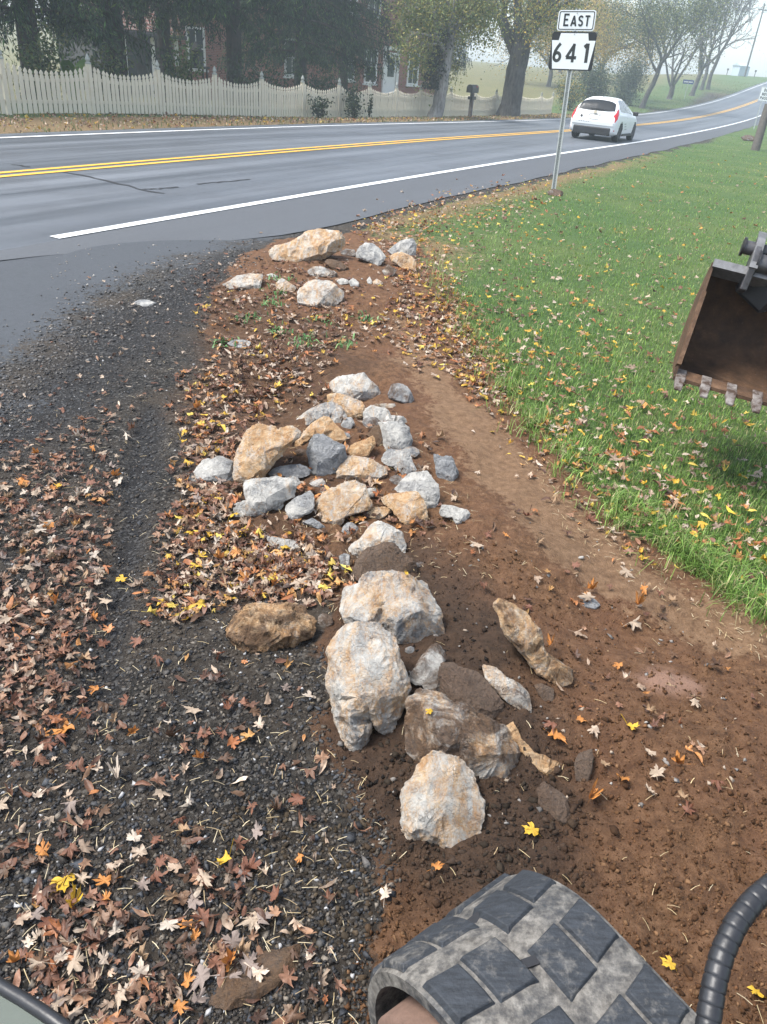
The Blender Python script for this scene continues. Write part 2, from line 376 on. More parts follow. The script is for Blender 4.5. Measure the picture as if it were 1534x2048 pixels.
def mat_ground():
    t = NT('ground'); z = t.sep(t.attr('zone')); k = t.sep(t.attr('tone')); k2 = t.sep(t.attr('tone2'))
    n1 = t.noise(3, 6); n2 = t.noise(26, 8, 0.78); n3 = t.noise(160, 4, 0.75); v1 = t.voro(95, out='Color'); vs = t.sep(v1)
    def edge(w, amt=0.9):
        return t.ramp(t.math('ADD', w, t.math('MULTIPLY', t.math('SUBTRACT', n2, 0.5), amt)), [(0.38, 0.0), (0.62, 1.0)])
    # gravel and worn drive: dark crushed stone with pale chips
    grav = t.ramp(vs[0], [(0.0, (0.010, 0.0095, 0.009)), (0.5, (0.026, 0.024, 0.021)), (0.85, (0.058, 0.053, 0.046)), (1.0, (0.16, 0.15, 0.135))])
    grav = t.mix(t.ramp(n1, [(0.4, 0.0), (0.65, 0.6)]), grav, (0.075, 0.058, 0.042))
    grav = t.mix(t.math('MULTIPLY', k2[0], 0.85), grav, t.mix(t.ramp(vs[1], [(0.7, 0.0), (0.95, 1.0)]), (0.016, 0.016, 0.017), (0.09, 0.09, 0.09)))
    apr = t.mix(n2, (0.040, 0.045, 0.052), (0.085, 0.093, 0.103))
    apr = t.mix(t.ramp(n3, [(0.62, 0.0), (0.72, 0.6)]), apr, (0.26, 0.26, 0.26))
    soil = t.ramp(n2, [(0.32, (0.045, 0.024, 0.013)), (0.5, (0.14, 0.074, 0.037)), (0.70, (0.25, 0.142, 0.078))])
    soil = t.mix(t.ramp(n1, [(0.35, 0.0), (0.7, 0.55)]), soil, (0.15, 0.072, 0.04))
    tan = t.ramp(n2, [(0.3, (0.11, 0.062, 0.033)), (0.5, (0.21, 0.128, 0.072)), (0.72, (0.31, 0.20, 0.12))])
    soil = t.mix(t.math('MULTIPLY', edge(k[1], 2.2), 0.85), soil, tan)
    dark = t.ramp(n2, [(0.3, (0.022, 0.016, 0.012)), (0.7, (0.075, 0.048, 0.032))])
    soil = t.mix(t.math('MULTIPLY', k[0], 0.85), soil, dark)
    soil = t.mix(k2[1], soil, (0.36, 0.22, 0.16))
    mul = t.ramp(n2, [(0.3, (0.035, 0.022, 0.014)), (0.6, (0.10, 0.055, 0.030)), (0.85, (0.20, 0.12, 0.07))])
    lawn = t.ramp(n2, [(0.25, (0.03, 0.05, 0.014)), (0.6, (0.07, 0.13, 0.035)), (0.9, (0.14, 0.15, 0.06))])
    lawn = t.mix(t.ramp(t.noise(0.6, 5), [(0.42, 0.0), (0.62, 0.6)]), lawn, (0.11, 0.14, 0.045))
    verge = t.ramp(n2, [(0.3, (0.09, 0.055, 0.03)), (0.55, (0.20, 0.14, 0.07)), (0.8, (0.30, 0.24, 0.12))])
    c = t.mix(edge(k2[2], 2.4), grav, apr)
    c = t.mix(edge(z[1]), c, soil)
    c = t.mix(t.math('MULTIPLY', k[2], 0.75), c, mul)
    c = t.mix(edge(z[2], 0.8), c, lawn)
    c = t.mix(edge(z[0], 1.3), c, verge)
    h = t.math('ADD', t.math('MULTIPLY', n2, 0.6), t.math('MULTIPLY', t.noise(75, 6, 0.75), 0.9))
    h = t.math('ADD', h, t.math('MULTIPLY', n3, 0.35))
    hs = t.math('MULTIPLY', h, t.math('SUBTRACT', 1.0, t.math('MULTIPLY', k2[2], 0.8)))
    return t.done(c, 0.82, t.bump(hs, 1.0, 0.016), 0.2)
M_ground = mat_ground()
nx, ny = len(_gx), len(_gy)
idx = np.arange(nx * ny).reshape(ny, nx)
quads = np.stack([idx[:-1, :-1], idx[:-1, 1:], idx[1:, 1:], idx[1:, :-1]], -1).reshape(-1, 4)
z3 = lambda a, b, c: np.stack([a.ravel(), b.ravel(), c.ravel()], -1)
W_pink = sstep(sdf_poly(GX, GY, PINK) + 0.05 * _nf, -0.03, 0.04) * near
g_me = mesh_np('ground', z3(GX, GY, GZ), quads, M_ground, True,
    {'zone': z3(np.maximum(np.maximum(W_verge, W_dry), 0.50 * sstep(-o_, 8, 13)), W_soil, W_lawn), 'tone': z3(W_dark, W_tan, W_mulch * (1 - W_lawn)), 'tone2': z3(W_track, W_pink * 0.7, W_apron)})  # fields past the fence paled with verge tan, painting in the fog's fading
tag(link('ground', g_me), 'yard ground of gravel, brown soil and lawn beside the road', 'ground', kind='structure')

# ------------------------------------------------------------------ road with its markings
def mat_asphalt():
    t = NT('asphalt'); uv = t.coord('UV'); se = t.n('ShaderNodeSeparateXYZ'); t.l(uv, se.inputs[0])
    st = t.mapping(uv, (1.6, 0.05, 1)); n1 = t.noise(1.2, 5, 0.6, st); n2 = t.noise(0.8, 5, 0.6); n3 = t.noise(220, 2, 0.7); n4 = t.noise(18, 4, 0.7)
    base = t.mix(t.ramp(n1, [(0.35, 0.0), (0.65, 1.0)]), (0.045, 0.053, 0.063), (0.11, 0.123, 0.14))
    base = t.mix(t.ramp(n2, [(0.45, 0.0), (0.7, 0.5)]), base, (0.05, 0.054, 0.06))
    # the verge side of each lane is darker, the wheel paths are polished
    sh = t.math('GREATER_THAN', t.math('ADD', se.outputs[0], t.math('MULTIPLY', n1, 0.25)), 3.62)
    base = t.mix(t.math('MULTIPLY', sh, 0.85), base, t.mix(n4, (0.045, 0.05, 0.057), (0.08, 0.087, 0.096)))
    wp = t.math('ABSOLUTE', t.math('SUBTRACT', t.math('ABSOLUTE', t.math('SUBTRACT', t.math('ABSOLUTE', se.outputs[0]), 1.7)), 0.8))
    wpm = t.ramp(wp, [(0.0, 0.55), (0.45, 0.0)])
    base = t.mix(t.math('MULTIPLY', wpm, t.ramp(n1, [(0.3, 0.2), (0.7, 1.0)])), base, (0.15, 0.165, 0.185))
    base = t.mix(t.ramp(n3, [(0.55, 0.0), (0.75, 0.35)]), base, (0.22, 0.225, 0.23))
    base = t.mix(t.ramp(n4, [(0.6, 0.0), (0.8, 0.25)]), base, (0.03, 0.03, 0.032))
    rough = t.math('MAXIMUM', t.ramp(n1, [(0.3, 0.42), (0.7, 0.6)]), t.math('MULTIPLY', sh, 0.8))
    return t.done(base, rough, t.bump(n3, 0.25, 0.004), 0.5)
def mat_paint(name, c, wear):
    t = NT(name); n1 = t.noise(9, 6, 0.75); n2 = t.noise(70, 3, 0.7)
    w = t.math('ADD', t.math('MULTIPLY', n1, 0.6), t.math('MULTIPLY', n2, 0.4))
    return t.done(t.mix(t.ramp(w, [(wear - 0.05, 1.0), (wear + 0.05, 0.0)]), c, (0.10, 0.105, 0.11)), 0.6, None, 0.4)
M_asphalt = mat_asphalt(); M_white = mat_paint('white_road_paint', (0.72, 0.74, 0.74), 0.40); M_yellow = mat_paint('yellow_road_paint', (0.72, 0.40, 0.045), 0.39)
def strip(name, s0, s1, o0, o1, dz, mat, parent=None, step=0.5, ragged=0.0, nseg=1, narrow=None):
    S = np.arange(s0, s1 + 0.01, step); cols = []
    for k in range(nseg + 1):
        u = k / nseg; a = np.full(S.shape, o0 + (o1 - o0) * u)
        if ragged and k == nseg: a = a + ragged * fbm(S * 0.7, S * 0 + 3, 4, 77)
        if narrow is not None: a = np.where(a > RW / 2, RW / 2 + 0.3 + (a - RW / 2 - 0.3) * sstep(S, narrow - 3, narrow + 1), a)
        cols.append((road_pt(S, a, dz), a))
    V = np.concatenate([c[0] for c in cols]); UV = np.concatenate([np.stack([c[1], S], -1) for c in cols]); n = len(S)
    i = np.arange(n - 1); Fc = np.concatenate([np.stack([i + k * n, i + (k + 1) * n, i + 1 + (k + 1) * n, i + 1 + k * n], -1) for k in range(nseg)])
    return link(name, mesh_np(name, V, Fc, mat, True, uv=UV), parent)
road = tag(strip('road', -80, 215, -RW / 2 - 0.55, 4.85, 0.012, M_asphalt, None, 0.5, 0.12, 6, -5.0), 'two lane asphalt road curving uphill into the fog', 'road', kind='structure')
strip('edge_line', -80, 215, -RW / 2 - 0.06, -RW / 2 + 0.06, 0.020, M_white, road)
_sn = road_so(*[np.array([c]) for c in ground_at(np.array([78.0]), np.array([483.0]))[0][:2]])[0][0]
strip('edge_line', _sn, 215, RW / 2 - 0.07, RW / 2 + 0.07, 0.020, M_white, road)
strip('centre_line', -80, 215, -0.19, -0.075, 0.020, M_yellow, road)
strip('centre_line', -80, 215, 0.075, 0.19, 0.020, M_yellow, road)
M_tar = simple('tar', (0.02, 0.02, 0.022), 0.5, 0.2)
def ribbon(name, pts, w, dz, mat, parent):
    P = np.array(pts); d = np.gradient(P, axis=0); n = np.stack([-d[:, 1], d[:, 0]], -1); n /= np.linalg.norm(n, axis=1)[:, None] + 1e-9
    ww = (w * (0.6 + 0.8 * RNG.random(len(P))))[:, None]
    L = P.copy(); R = P.copy(); L[:, :2] += n * ww; R[:, :2] -= n * ww; L[:, 2] += dz; R[:, 2] += dz
    k = np.arange(len(P) - 1); m = len(P)
    return link(name, mesh_np(name, np.concatenate([L, R]), np.stack([k, k + m, k + 1 + m, k + 1], -1), mat), parent)
for px in ([(25, 336), (60, 341)], [(125, 350), (170, 358), (215, 369), (250, 378), (285, 387), (330, 395)], [(285, 387), (320, 384), (360, 380)], [(395, 374), (430, 370), (500, 363)]):
    a = np.array(px, float); tt = np.linspace(0, len(a) - 1, 14)
    P = on_plane(np.interp(tt, np.arange(len(a)), a[:, 0]) + RNG.normal(0, 2.5, 14), np.interp(tt, np.arange(len(a)), a[:, 1]) + RNG.normal(0, 0.5, 14), 0.0)
    so = road_so(P[:, 0], P[:, 1]); ribbon('tar_crack', road_pt(so[0], so[1], 0.0), 0.022, 0.018, M_tar, road)

# ------------------------------------------------------------------ picket fence
M_cream = simple('cream_paint', (0.62, 0.57, 0.45), 0.55, 0.10, 3.0, bump=0.15)
M_creamold = simple('weathered_cap', (0.34, 0.36, 0.33), 0.7, 0.2)
fence_px = np.array([(-170, 224), (-75, 227), (18, 229.5), (187, 231), (321, 234), (432, 237), (524, 238.5), (604, 238), (676, 236), (736, 234), (789, 233), (837, 232), (897, 231.5), (945, 231.5), (987, 232), (1032, 232.5), (1077, 233), (1100, 233)], float)
# the fence runs parallel to the far edge line; each post column fixes where along it the post stands
FO = -7.05
def fence_station(px):
    S = np.arange(-20, 60, 0.05); P = road_pt(S, np.full(S.shape, FO)); P[:, 2] = gz(P[:, 0], P[:, 1])
    q = P - CAM; d = q @ _F; x = 767 + FPX * (q @ AR) / d
    return float(np.interp(px, x, S))
f_root = empty('picket_fence', tuple(ground_at(np.array([524.0]), np.array([238.0]))[0]))
tag(f_root, 'long cream picket fence with scalloped top and capped posts across the road', 'fence')
def picket_mesh():
    mb = MB(); w = 0.054; prof = [(-w, 0), (w, 0), (w, 0.86), (w * 0.55, 0.89), (w * 0.95, 0.925), (w * 0.6, 0.965), (0, 1.0), (-w * 0.6, 0.965), (-w * 0.95, 0.925), (-w * 0.55, 0.89), (-w, 0.86)]
    return mb.prism(prof, lambda u, v, t: (u, t, v), -0.009, 0.009).mesh('picket', M_cream)
P_ME = picket_mesh()
post_me = MB().box((0, 0, 0.56), (0.11, 0.11, 1.12)).mesh('post', M_cream, bevel=0.006)
fin_me = MB().lathe([(0.075, 0.0), (0.078, 0.03), (0.045, 0.045), (0.04, 0.06), (0.062, 0.09), (0.06, 0.12), (0.035, 0.17), (0.012, 0.215), (0.002, 0.23)], 10).mesh('finial', M_creamold, 40)
stations = [fence_station(x) for x in fence_px[:, 0]]
f_inv = Matrix.Translation(-Vector(f_root.location))
posts = []
for s in stations:
    p = road_pt(np.array(s), np.array(FO)); posts.append(Vector((p[0], p[1], float(gz(p[0], p[1])))))
for i, p in enumerate(posts):
    q = posts[min(i + 1, len(posts) - 1)] - posts[max(i - 1, 0)]; ang = math.atan2(q.y, q.x)
    po = link('post', post_me, f_root, p - f_root.location, (0, 0, ang)); link('finial', fin_me, po, (0, 0, 1.12))
for i in range(len(posts) - 1):
    a, b = posts[i], posts[i + 1]; d = b - a; L = d.length; ang = math.atan2(d.y, d.x); nrm = Vector((d.y, -d.x, 0)).normalized()
    for hz in (0.28, 0.80):
        mb = MB(); u = d.normalized(); sag = [0, 0.045, 0.075, 0.045, 0] if hz > 0.5 else [0] * 5
        for k in range(4):
            p0 = a + d * (k / 4) + Vector((0, 0, hz - sag[k])); p1 = a + d * ((k + 1) / 4) + Vector((0, 0, hz - sag[k + 1])); m = (p0 + p1) / 2
            e = (p1 - p0); M3 = Matrix((e.normalized(), Vector((-e.y, e.x, 0)).normalized(), e.normalized().cross(Vector((-e.y, e.x, 0)).normalized()))).transposed()
            mb.box(m - f_root.location - nrm * 0.0, (e.length + 0.002, 0.035, 0.075), M=M3)
        mb.build('rail', M_cream, f_root)
    n = max(3, int(round(L / 0.145)))
    for k in range(1, n):
        u = k / n; p = a + d * u; p.z = float(gz(p.x, p.y)) + 0.03
        h = 1.07 - 0.17 * (1 - (2 * u - 1) ** 2) + random.uniform(-0.008, 0.008)
        link('picket', P_ME, f_root, p + nrm * 0.030 - f_root.location, (random.uniform(-0.012, 0.012), random.uniform(-0.012, 0.012), ang), (1, 1, h))

# ------------------------------------------------------------------ leaf cards and branching trees
def mat_leaf(name, rough=0.55, trans=0.25):
    t = NT(name); c = t.attr('tint'); n = t.noise(30, 3)
    c2 = t.mix(t.ramp(n, [(0.3, 0.0), (0.8, 0.35)]), c, t.mix(1.0, c, (0.45, 0.45, 0.40), 'MULTIPLY'))
    t.done(c2, rough, None, 0.3)
    tr = t.n('ShaderNodeBsdfTranslucent'); t.l(c2, tr.inputs[0]); mx = t.n('ShaderNodeMixShader'); mx.inputs[0].default_value = trans
    t.l(t.b.outputs[0], mx.inputs[1]); t.l(tr.outputs[0], mx.inputs[2]); t.l(mx.outputs[0], t.out.inputs[0])
    return t.m
M_foliage = mat_leaf('foliage')
def mat_bark(name, a, b, scale=6):
    t = NT(name); v = t.mapping(t.coord(), (1, 1, 0.18)); n = t.noise(scale * 2, 6, 0.7, v); m = t.noise(1.5, 4)
    c = t.mix(t.ramp(n, [(0.35, 0.0), (0.65, 1.0)]), a, b); c = t.mix(t.ramp(m, [(0.45, 0.0), (0.7, 0.5)]), c, tuple(x * 1.5 for x in b))
    return t.done(c, 0.9, t.bump(n, 1.0, 0.03), 0.2)
M_bark_dark = mat_bark('bark_dark', (0.018, 0.015, 0.013), (0.06, 0.052, 0.045))
M_bark_grey = mat_bark('bark_grey', (0.045, 0.042, 0.038), (0.13, 0.125, 0.115))
M_bark_pale = mat_bark('bark_pale', (0.13, 0.125, 0.115), (0.34, 0.33, 0.31))
def cards(C, N, U, L, Wd, cols, fold=0.25):
    """pointed leaf cards: centre C, normal N, along U, half length L, half width Wd"""
    n = len(C); Vv = np.cross(N, U); L = L[:, None]; Wd = Wd[:, None]
    a = C - U * L; b = C + Vv * Wd + N * Wd * fold; c = C + U * L; d = C - Vv * Wd + N * Wd * fold
    V = np.stack([a, b, c, d], 1).reshape(-1, 3); k = np.arange(n) * 4
    F = np.concatenate([np.stack([k, k + 1, k + 2], -1), np.stack([k, k + 2, k + 3], -1)])
    return V, F, np.repeat(cols, 4, 0)
def unit(a): return a / (np.linalg.norm(a, axis=-1, keepdims=True) + 1e-9)
def rand_dirs(n, rng): return unit(rng.normal(size=(n, 3)))
def pick(pal, n, rng, var=0.2):
    pal = np.array(pal); c = pal[rng.integers(0, len(pal), n)]; return c * (1 + var * rng.normal(size=(n, 1))).clip(0.4, 1.8)
def grow(rng, base, dirn, length, rad, levels, out, tips, wob=0.25, kids=(3, 5), up=0.15, ratio=0.62, first=0.35):
    n = 7; pts = [np.array(base, float)]; d = np.array(dirn, float); d /= np.linalg.norm(d)
    for i in range(n):
        d = d + rng.normal(size=3) * wob / n * 2; d[2] += up / n; d /= np.linalg.norm(d); pts.append(pts[-1] + d * length / n)
    r = [rad * (1 - 0.62 * i / n) for i in range(n + 1)]
    out.append((pts, r))
    if levels == 0: tips += pts[2:]; return
    if levels <= 1: tips += pts[4:]
    k = int(rng.integers(kids[0], kids[1] + 1))
    for j in range(k):
        u = first + (1 - first) * (j + rng.random()) / k; i = min(int(u * n), n - 1)
        p = pts[i] + (pts[i + 1] - pts[i]) * (u * n - i); dd = pts[min(i + 1, n)] - pts[i]; dd = dd / np.linalg.norm(dd)
        side = rng.normal(size=3); side -= dd * (side @ dd); side /= np.linalg.norm(side)
        a = rng.uniform(0.45, 0.95); nd = dd * math.cos(a) + side * math.sin(a)
        grow(rng, p, nd, length * ratio * rng.uniform(0.75, 1.15), r[i] * 0.62, levels - 1, out, tips, wob * 1.15, kids, up, ratio, 0.25)
def wood_mesh(name, branches, mat, off, rmin=0.0):
    mb = MB()
    for pts, r in branches:
        n = 10 if r[0] > 0.15 else 6 if r[0] > 0.04 else 3
        mb.tube([np.array(p) - off for p in pts], [max(x, rmin) for x in r], n, cap=False)
    me = mb.mesh(name, mat); me.polygons.foreach_set('use_smooth', np.ones(len(me.polygons), dtype=bool)); return me
def leaf_crown(tips, off, n, pal, rng, size=(0.05, 0.09), spread=0.45, droop=0.3, var=0.22):
    T = np.array(tips); i = rng.integers(0, len(T), n); C = T[i] + rng.normal(size=(n, 3)) * spread * np.array([1, 1, 0.8])
    C[:, 2] -= np.abs(rng.normal(size=n)) * droop
    N = rand_dirs(n, rng); U = unit(np.cross(N, rand_dirs(n, rng))); U[:, 2] -= 0.4; U = unit(U); N = unit(N - U * (N * U).sum(1, keepdims=True))
    L = rng.uniform(*size, n); return cards(C - off, N, U, L, L * rng.uniform(0.45, 0.7, n), pick(pal, n, rng, var).clip(0, 1))
def deciduous(name, label, base, height, rad, seed, pal, nleaf, bark, fork=0.3, lean=(0, 0), levels=3, spread=0.45, size=(0.05, 0.09), rmin=0.008, group=None, limbs=5, trunk_wob=0.12, droop=0.3, len_k=0.55, upk=0.3, trunk_top=1.0):
    rng = np.random.default_rng(seed); base = np.array(base, float); root = empty(name, tuple(base)); tag(root, label, 'tree', group)
    out = []; tips = []
    n = 9; pts = [base - np.array([0, 0, 0.25])]; d = np.array([lean[0], lean[1], 1.0]); d /= np.linalg.norm(d); th = height * fork
    for i in range(n): pts.append(pts[-1] + (d + rng.normal(size=3) * trunk_wob * np.array([1, 1, 0.1])) * (th + 0.25) / n)
    r = [rad * (1.35 if i == 0 else 1.15 if i == 1 else 1 - 0.22 * i / n * trunk_top) for i in range(n + 1)]
    out.append((pts, r)); top = pts[-1]
    for k in range(limbs):
        a = 2 * math.pi * (k + rng.uniform(-0.3, 0.3)) / limbs; el = rng.uniform(0.5, 1.25)
        dd = np.array([math.cos(a) * math.cos(el), math.sin(a) * math.cos(el), math.sin(el)])
        j = n - (k % 3)
        grow(rng, pts[j], dd, height * len_k * rng.uniform(0.75, 1.1), r[j] * rng.uniform(0.5, 0.72), levels - 1, out, tips, 0.3, (3, 5), upk, 0.62)
    link('trunk', wood_mesh('trunk', out, bark, base, rmin), root)
    if nleaf:
        V, F, C = leaf_crown(tips, base, nleaf, pal, rng, size, spread, droop)
        link('crown', mesh_np('crown', V, F, M_foliage, False, C), root)
    return root, out, tips

# ------------------------------------------------------------------ Norway spruces behind the fence
SPR = [(0.009, 0.026, 0.012), (0.015, 0.042, 0.018), (0.024, 0.060, 0.024), (0.007, 0.019, 0.010), (0.045, 0.085, 0.028)]
def spruce_mesh(seed, height=13.0, reach=4.0, low=2.2):
    rng = np.random.default_rng(seed); wood = []; Cc, Nn, Uu, Ll, Ww = [], [], [], [], []
    wood.append(([np.array([0, 0, z]) for z in np.linspace(-0.2, height, 12)], list(np.linspace(0.34, 0.02, 12))))
    z = low
    while z < height - 0.4:
        dens = 1.0 if z < 7 else 0.45
        nb = 7 if z < 7 else 5; ph = rng.uniform(0, 6.28)
        for b in range(nb):
            a = ph + 6.283 * b / nb + rng.uniform(-0.25, 0.25); L = reach * (1 - (z / height) ** 1.3) * rng.uniform(0.75, 1.12) + 0.3
            n = 10; u = np.linspace(0, 1, n); out = np.array([math.cos(a), math.sin(a), 0])
            drop = rng.uniform(0.22, 0.42) * L
            zz = z + 0.10 * L * np.sin(u * 2.2) - drop * u ** 1.5 + 0.10 * L * u ** 4
            pts = out[None] * (u * L)[:, None]; pts[:, 2] = zz; side = np.array([-out[1], out[0], 0]); pts += side[None] * (0.12 * L * rng.normal() * u ** 2)[:, None]
            wood.append((list(pts), list(np.linspace(0.045, 0.008, n))))
            m = int(L * 34 * dens)
            for j in range(m):
                w = rng.uniform(0.12, 1.0) ** 0.8; i = min(int(w * (n - 1)), n - 2); p = pts[i] + (pts[i + 1] - pts[i]) * (w * (n - 1) - i)
                sgn = rng.choice([-1, 1]); tl = rng.uniform(0.25, 0.75) * (0.6 + 0.5 * w) * (1.15 if z < 5 else 0.9)
                td = unit(side * sgn * rng.uniform(0.15, 0.6) + out * rng.uniform(0.0, 0.4) + np.array([0, 0, -1.0]))
                kk = max(2, int(tl / 0.13))
                q = p[None] + td[None] * (np.arange(kk)[:, None] + rng.random((kk, 1)) * 0.6) * tl / kk
                q += side[None] * sgn * (0.15 * np.arange(kk) / kk * tl * -0.5)[:, None]
                Cc.append(q); jd = unit(td[None] + 0.45 * rng.normal(size=(kk, 3))); Uu.append(jd)
                nv = rand_dirs(kk, rng); nv = unit(nv - jd * (nv * jd).sum(1, keepdims=True)); Nn.append(nv)
                Ll.append(rng.uniform(0.07, 0.13, kk) * (1.0 if dens == 1 else 1.6)); Ww.append(rng.uniform(0.012, 0.026, kk) * (1.0 if dens == 1 else 1.8))
        z += rng.uniform(0.36, 0.55) if z < 7 else rng.uniform(0.6, 0.9)
    C = np.concatenate(Cc); n = len(C); cols = pick(SPR, n, rng, 0.25)
    tipk = rng.random(n) < 0.16; cols[tipk] = cols[tipk] * np.array([2.6, 2.3, 1.5])
    V, F, K = cards(C, np.concatenate(Nn), np.concatenate(Uu), np.concatenate(Ll), np.concatenate(Ww), cols, 0.6)
    return wood_mesh('trunk', wood, M_bark_dark, np.zeros(3)), mesh_np('crown', V, F, M_foliage, False, K)
_sp = [spruce_mesh(1, 13.0, 3.9, 3.3), spruce_mesh(2, 12.5, 3.7, 2.2)]
def off_fence(px, back):
    """point behind the fence, on the sight line of a traced column"""
    S = np.arange(-30, 120, 0.05); P = road_pt(S, np.full(S.shape, FO - back)); q = P - CAM; d = q @ _F; x = 767 + FPX * (q @ AR) / d
    ok = d > 1; s = float(np.interp(px, x[ok], S[ok])); p = road_pt(np.array(s), np.array(FO - back)); p[2] = float(gz(p[0], p[1])); return p
for k, (px, back, m, rz, sc, lab) in enumerate([(-170, 3.6, 0, 0.3, 1.0, 'spruce off the left end of the fence, its boughs hanging into view'), (74, 3.8, 1, 2.2, 1.0, 'dark spruce nearest the left end of the fence'), (240, 3.4, 0, 1.1, 1.05, 'dark spruce with a thick trunk left of the porch posts'),
        (335, 6.2, 0, 4.4, 0.98, 'dark spruce standing in front of the porch'), (470, 4.4, 0, 3.9, 1.0, 'dark spruce in front of the brick house, brown trunk showing above the fence'),
        (600, 5.2, 1, 0.4, 0.98, 'dark spruce between two house windows, its skirt reaching the fence'), (684, 6.2, 0, 5.2, 0.86, 'dark spruce left of the white house door'), (850, 9.5, 0, 1.7, 0.9, 'dark spruce right of the white house door, behind the pale trunk')]):
    p = off_fence(px, back); r = empty('spruce_tree', tuple(p), rz); r.scale = (sc, sc, sc); tag(r, lab, 'tree', 'spruces behind the fence')
    link('trunk', _sp[m][0], r); link('crown', _sp[m][1], r)

# roadside maples and the trees up the hill
YG = [(0.20, 0.23, 0.06), (0.27, 0.27, 0.08), (0.15, 0.20, 0.06), (0.34, 0.30, 0.09), (0.11, 0.16, 0.06)]
YEL = [(0.50, 0.34, 0.05), (0.44, 0.28, 0.05), (0.56, 0.40, 0.09), (0.32, 0.24, 0.06)]
PNK = [(0.26, 0.17, 0.12), (0.30, 0.20, 0.14), (0.22, 0.17, 0.13)]
GRY = [(0.07, 0.10, 0.06), (0.10, 0.13, 0.07), (0.13, 0.15, 0.08), (0.05, 0.08, 0.05)]
def far_tree_base(px, o):
    S = np.arange(-10, 170, 0.1); P = road_pt(S, np.full(S.shape, o)); q = P - CAM; d = q @ _F; x = 767 + FPX * (q @ AR) / d
    ok = d > 1; s = float(np.interp(px, x[ok], S[ok])); p = road_pt(np.array(s), np.array(o)); p[2] = float(gz(p[0], p[1])); return p
t1, b1, tips1 = deciduous('maple_tree', 'pale grey trunk of a maple standing against the fence near the house door', far_tree_base(868, -6.3), 9.0, 0.30, 21, YG, 24000, M_bark_pale, 0.36, (0.10, 0), 4, 0.34, (0.035, 0.07), 0.01, limbs=7, len_k=0.22, upk=-0.1, droop=0.5)
# ivy over the upper trunk of that maple
rng = np.random.default_rng(5); bt = np.array(t1.location)
n = 1500; zz = rng.uniform(1.15, 3.4, n); aa = rng.uniform(0, 6.283, n); rr = rng.normal(0.36, 0.10, n) + 0.10 * np.sin(zz * 5 + aa * 2)
Ci = np.stack([rr * np.cos(aa) + 0.05 * zz - 0.22, rr * np.sin(aa), zz], -1); Ni = unit(np.stack([np.cos(aa), np.sin(aa), 0.5 + 0 * aa], -1) + 0.4 * rng.normal(size=(n, 3))); Ui = unit(np.cross(Ni, rand_dirs(n, rng)))
V, F, C = cards(Ci, Ni, Ui, rng.uniform(0.05, 0.09, n), rng.uniform(0.04, 0.06, n), pick([(0.03, 0.04, 0.025), (0.05, 0.06, 0.03), (0.04, 0.035, 0.025)], n, rng))
link('ivy', mesh_np('ivy', V, F, M_foliage, False, C), t1)
deciduous('maple_tree', 'thick dark trunk of a forked maple beside the fence, left of the route sign', far_tree_base(1016, -6.2), 11.5, 0.58, 34, YG + YEL[:1], 42000, M_bark_grey, 0.30, (0.06, 0), 4, 0.55, (0.035, 0.075), 0.01, limbs=6, len_k=0.44, upk=0.05, droop=0.55, trunk_top=0.6)
deciduous('maple_tree', 'yellow leaved maple behind the route sign', far_tree_base(1190, -13.0), 12.0, 0.28, 41, YEL + YG[:1], 30000, M_bark_grey, 0.3, (0.02, 0), 4, 0.7, (0.05, 0.095), 0.012, limbs=6, len_k=0.45, upk=0.1, droop=0.8)
deciduous('roadside_tree', 'leaning grey tree just past the white car, olive leaves', far_tree_base(1283, -6.0), 10.5, 0.24, 52, GRY + YG[:2], 22000, M_bark_grey, 0.36, (0.22, 0), 4, 0.7, (0.045, 0.09), 0.014, 'trees along the far verge', 5, len_k=0.42)
deciduous('roadside_tree', 'low forked bare tree beside the blue sign', far_tree_base(1338, -7.5), 10.0, 0.33, 63, PNK, 700, M_bark_grey, 0.13, (0.0, 0), 4, 0.6, (0.05, 0.09), 0.016, 'trees along the far verge', 4, len_k=0.52, upk=0.5)
deciduous('roadside_tree', 'slim leaning bare tree right of the blue sign', far_tree_base(1382, -7.0), 11.0, 0.30, 74, PNK, 700, M_bark_grey, 0.26, (0.15, 0), 4, 0.7, (0.05, 0.09), 0.018, 'trees along the far verge', 5, len_k=0.46, upk=0.5)
deciduous('roadside_tree', 'straight bare tree, left of the last pair up the hill', far_tree_base(1400, -8.0), 12.5, 0.24, 85, PNK, 500, M_bark_grey, 0.36, (0.1, 0), 4, 0.7, (0.05, 0.09), 0.02, 'trees along the far verge', 5, len_k=0.44, upk=0.6)
deciduous('roadside_tree', 'bare tree farthest up the hill, wide twigs towards the utility pole', far_tree_base(1415, -7.4), 12.5, 0.26, 96, PNK, 500, M_bark_grey, 0.3, (0.12, 0), 4, 0.7, (0.05, 0.09), 0.02, 'trees along the far verge', 5, len_k=0.5, upk=0.5)
# fog-faded trees behind
deciduous('field_tree', 'fog grey tree in the field behind the big forked maple', far_tree_base(1120, -30.0), 12.0, 0.3, 107, GRY, 4000, M_bark_grey, 0.25, (0, 0), 3, 1.0, (0.10, 0.17), 0.03, limbs=7)
deciduous('field_tree', 'fog grey tree in the garden at the far left', far_tree_base(-30, -32.0), 9.0, 0.25, 108, GRY, 3500, M_bark_grey, 0.25, (0, 0), 3, 1.0, (0.10, 0.16), 0.03, limbs=7)

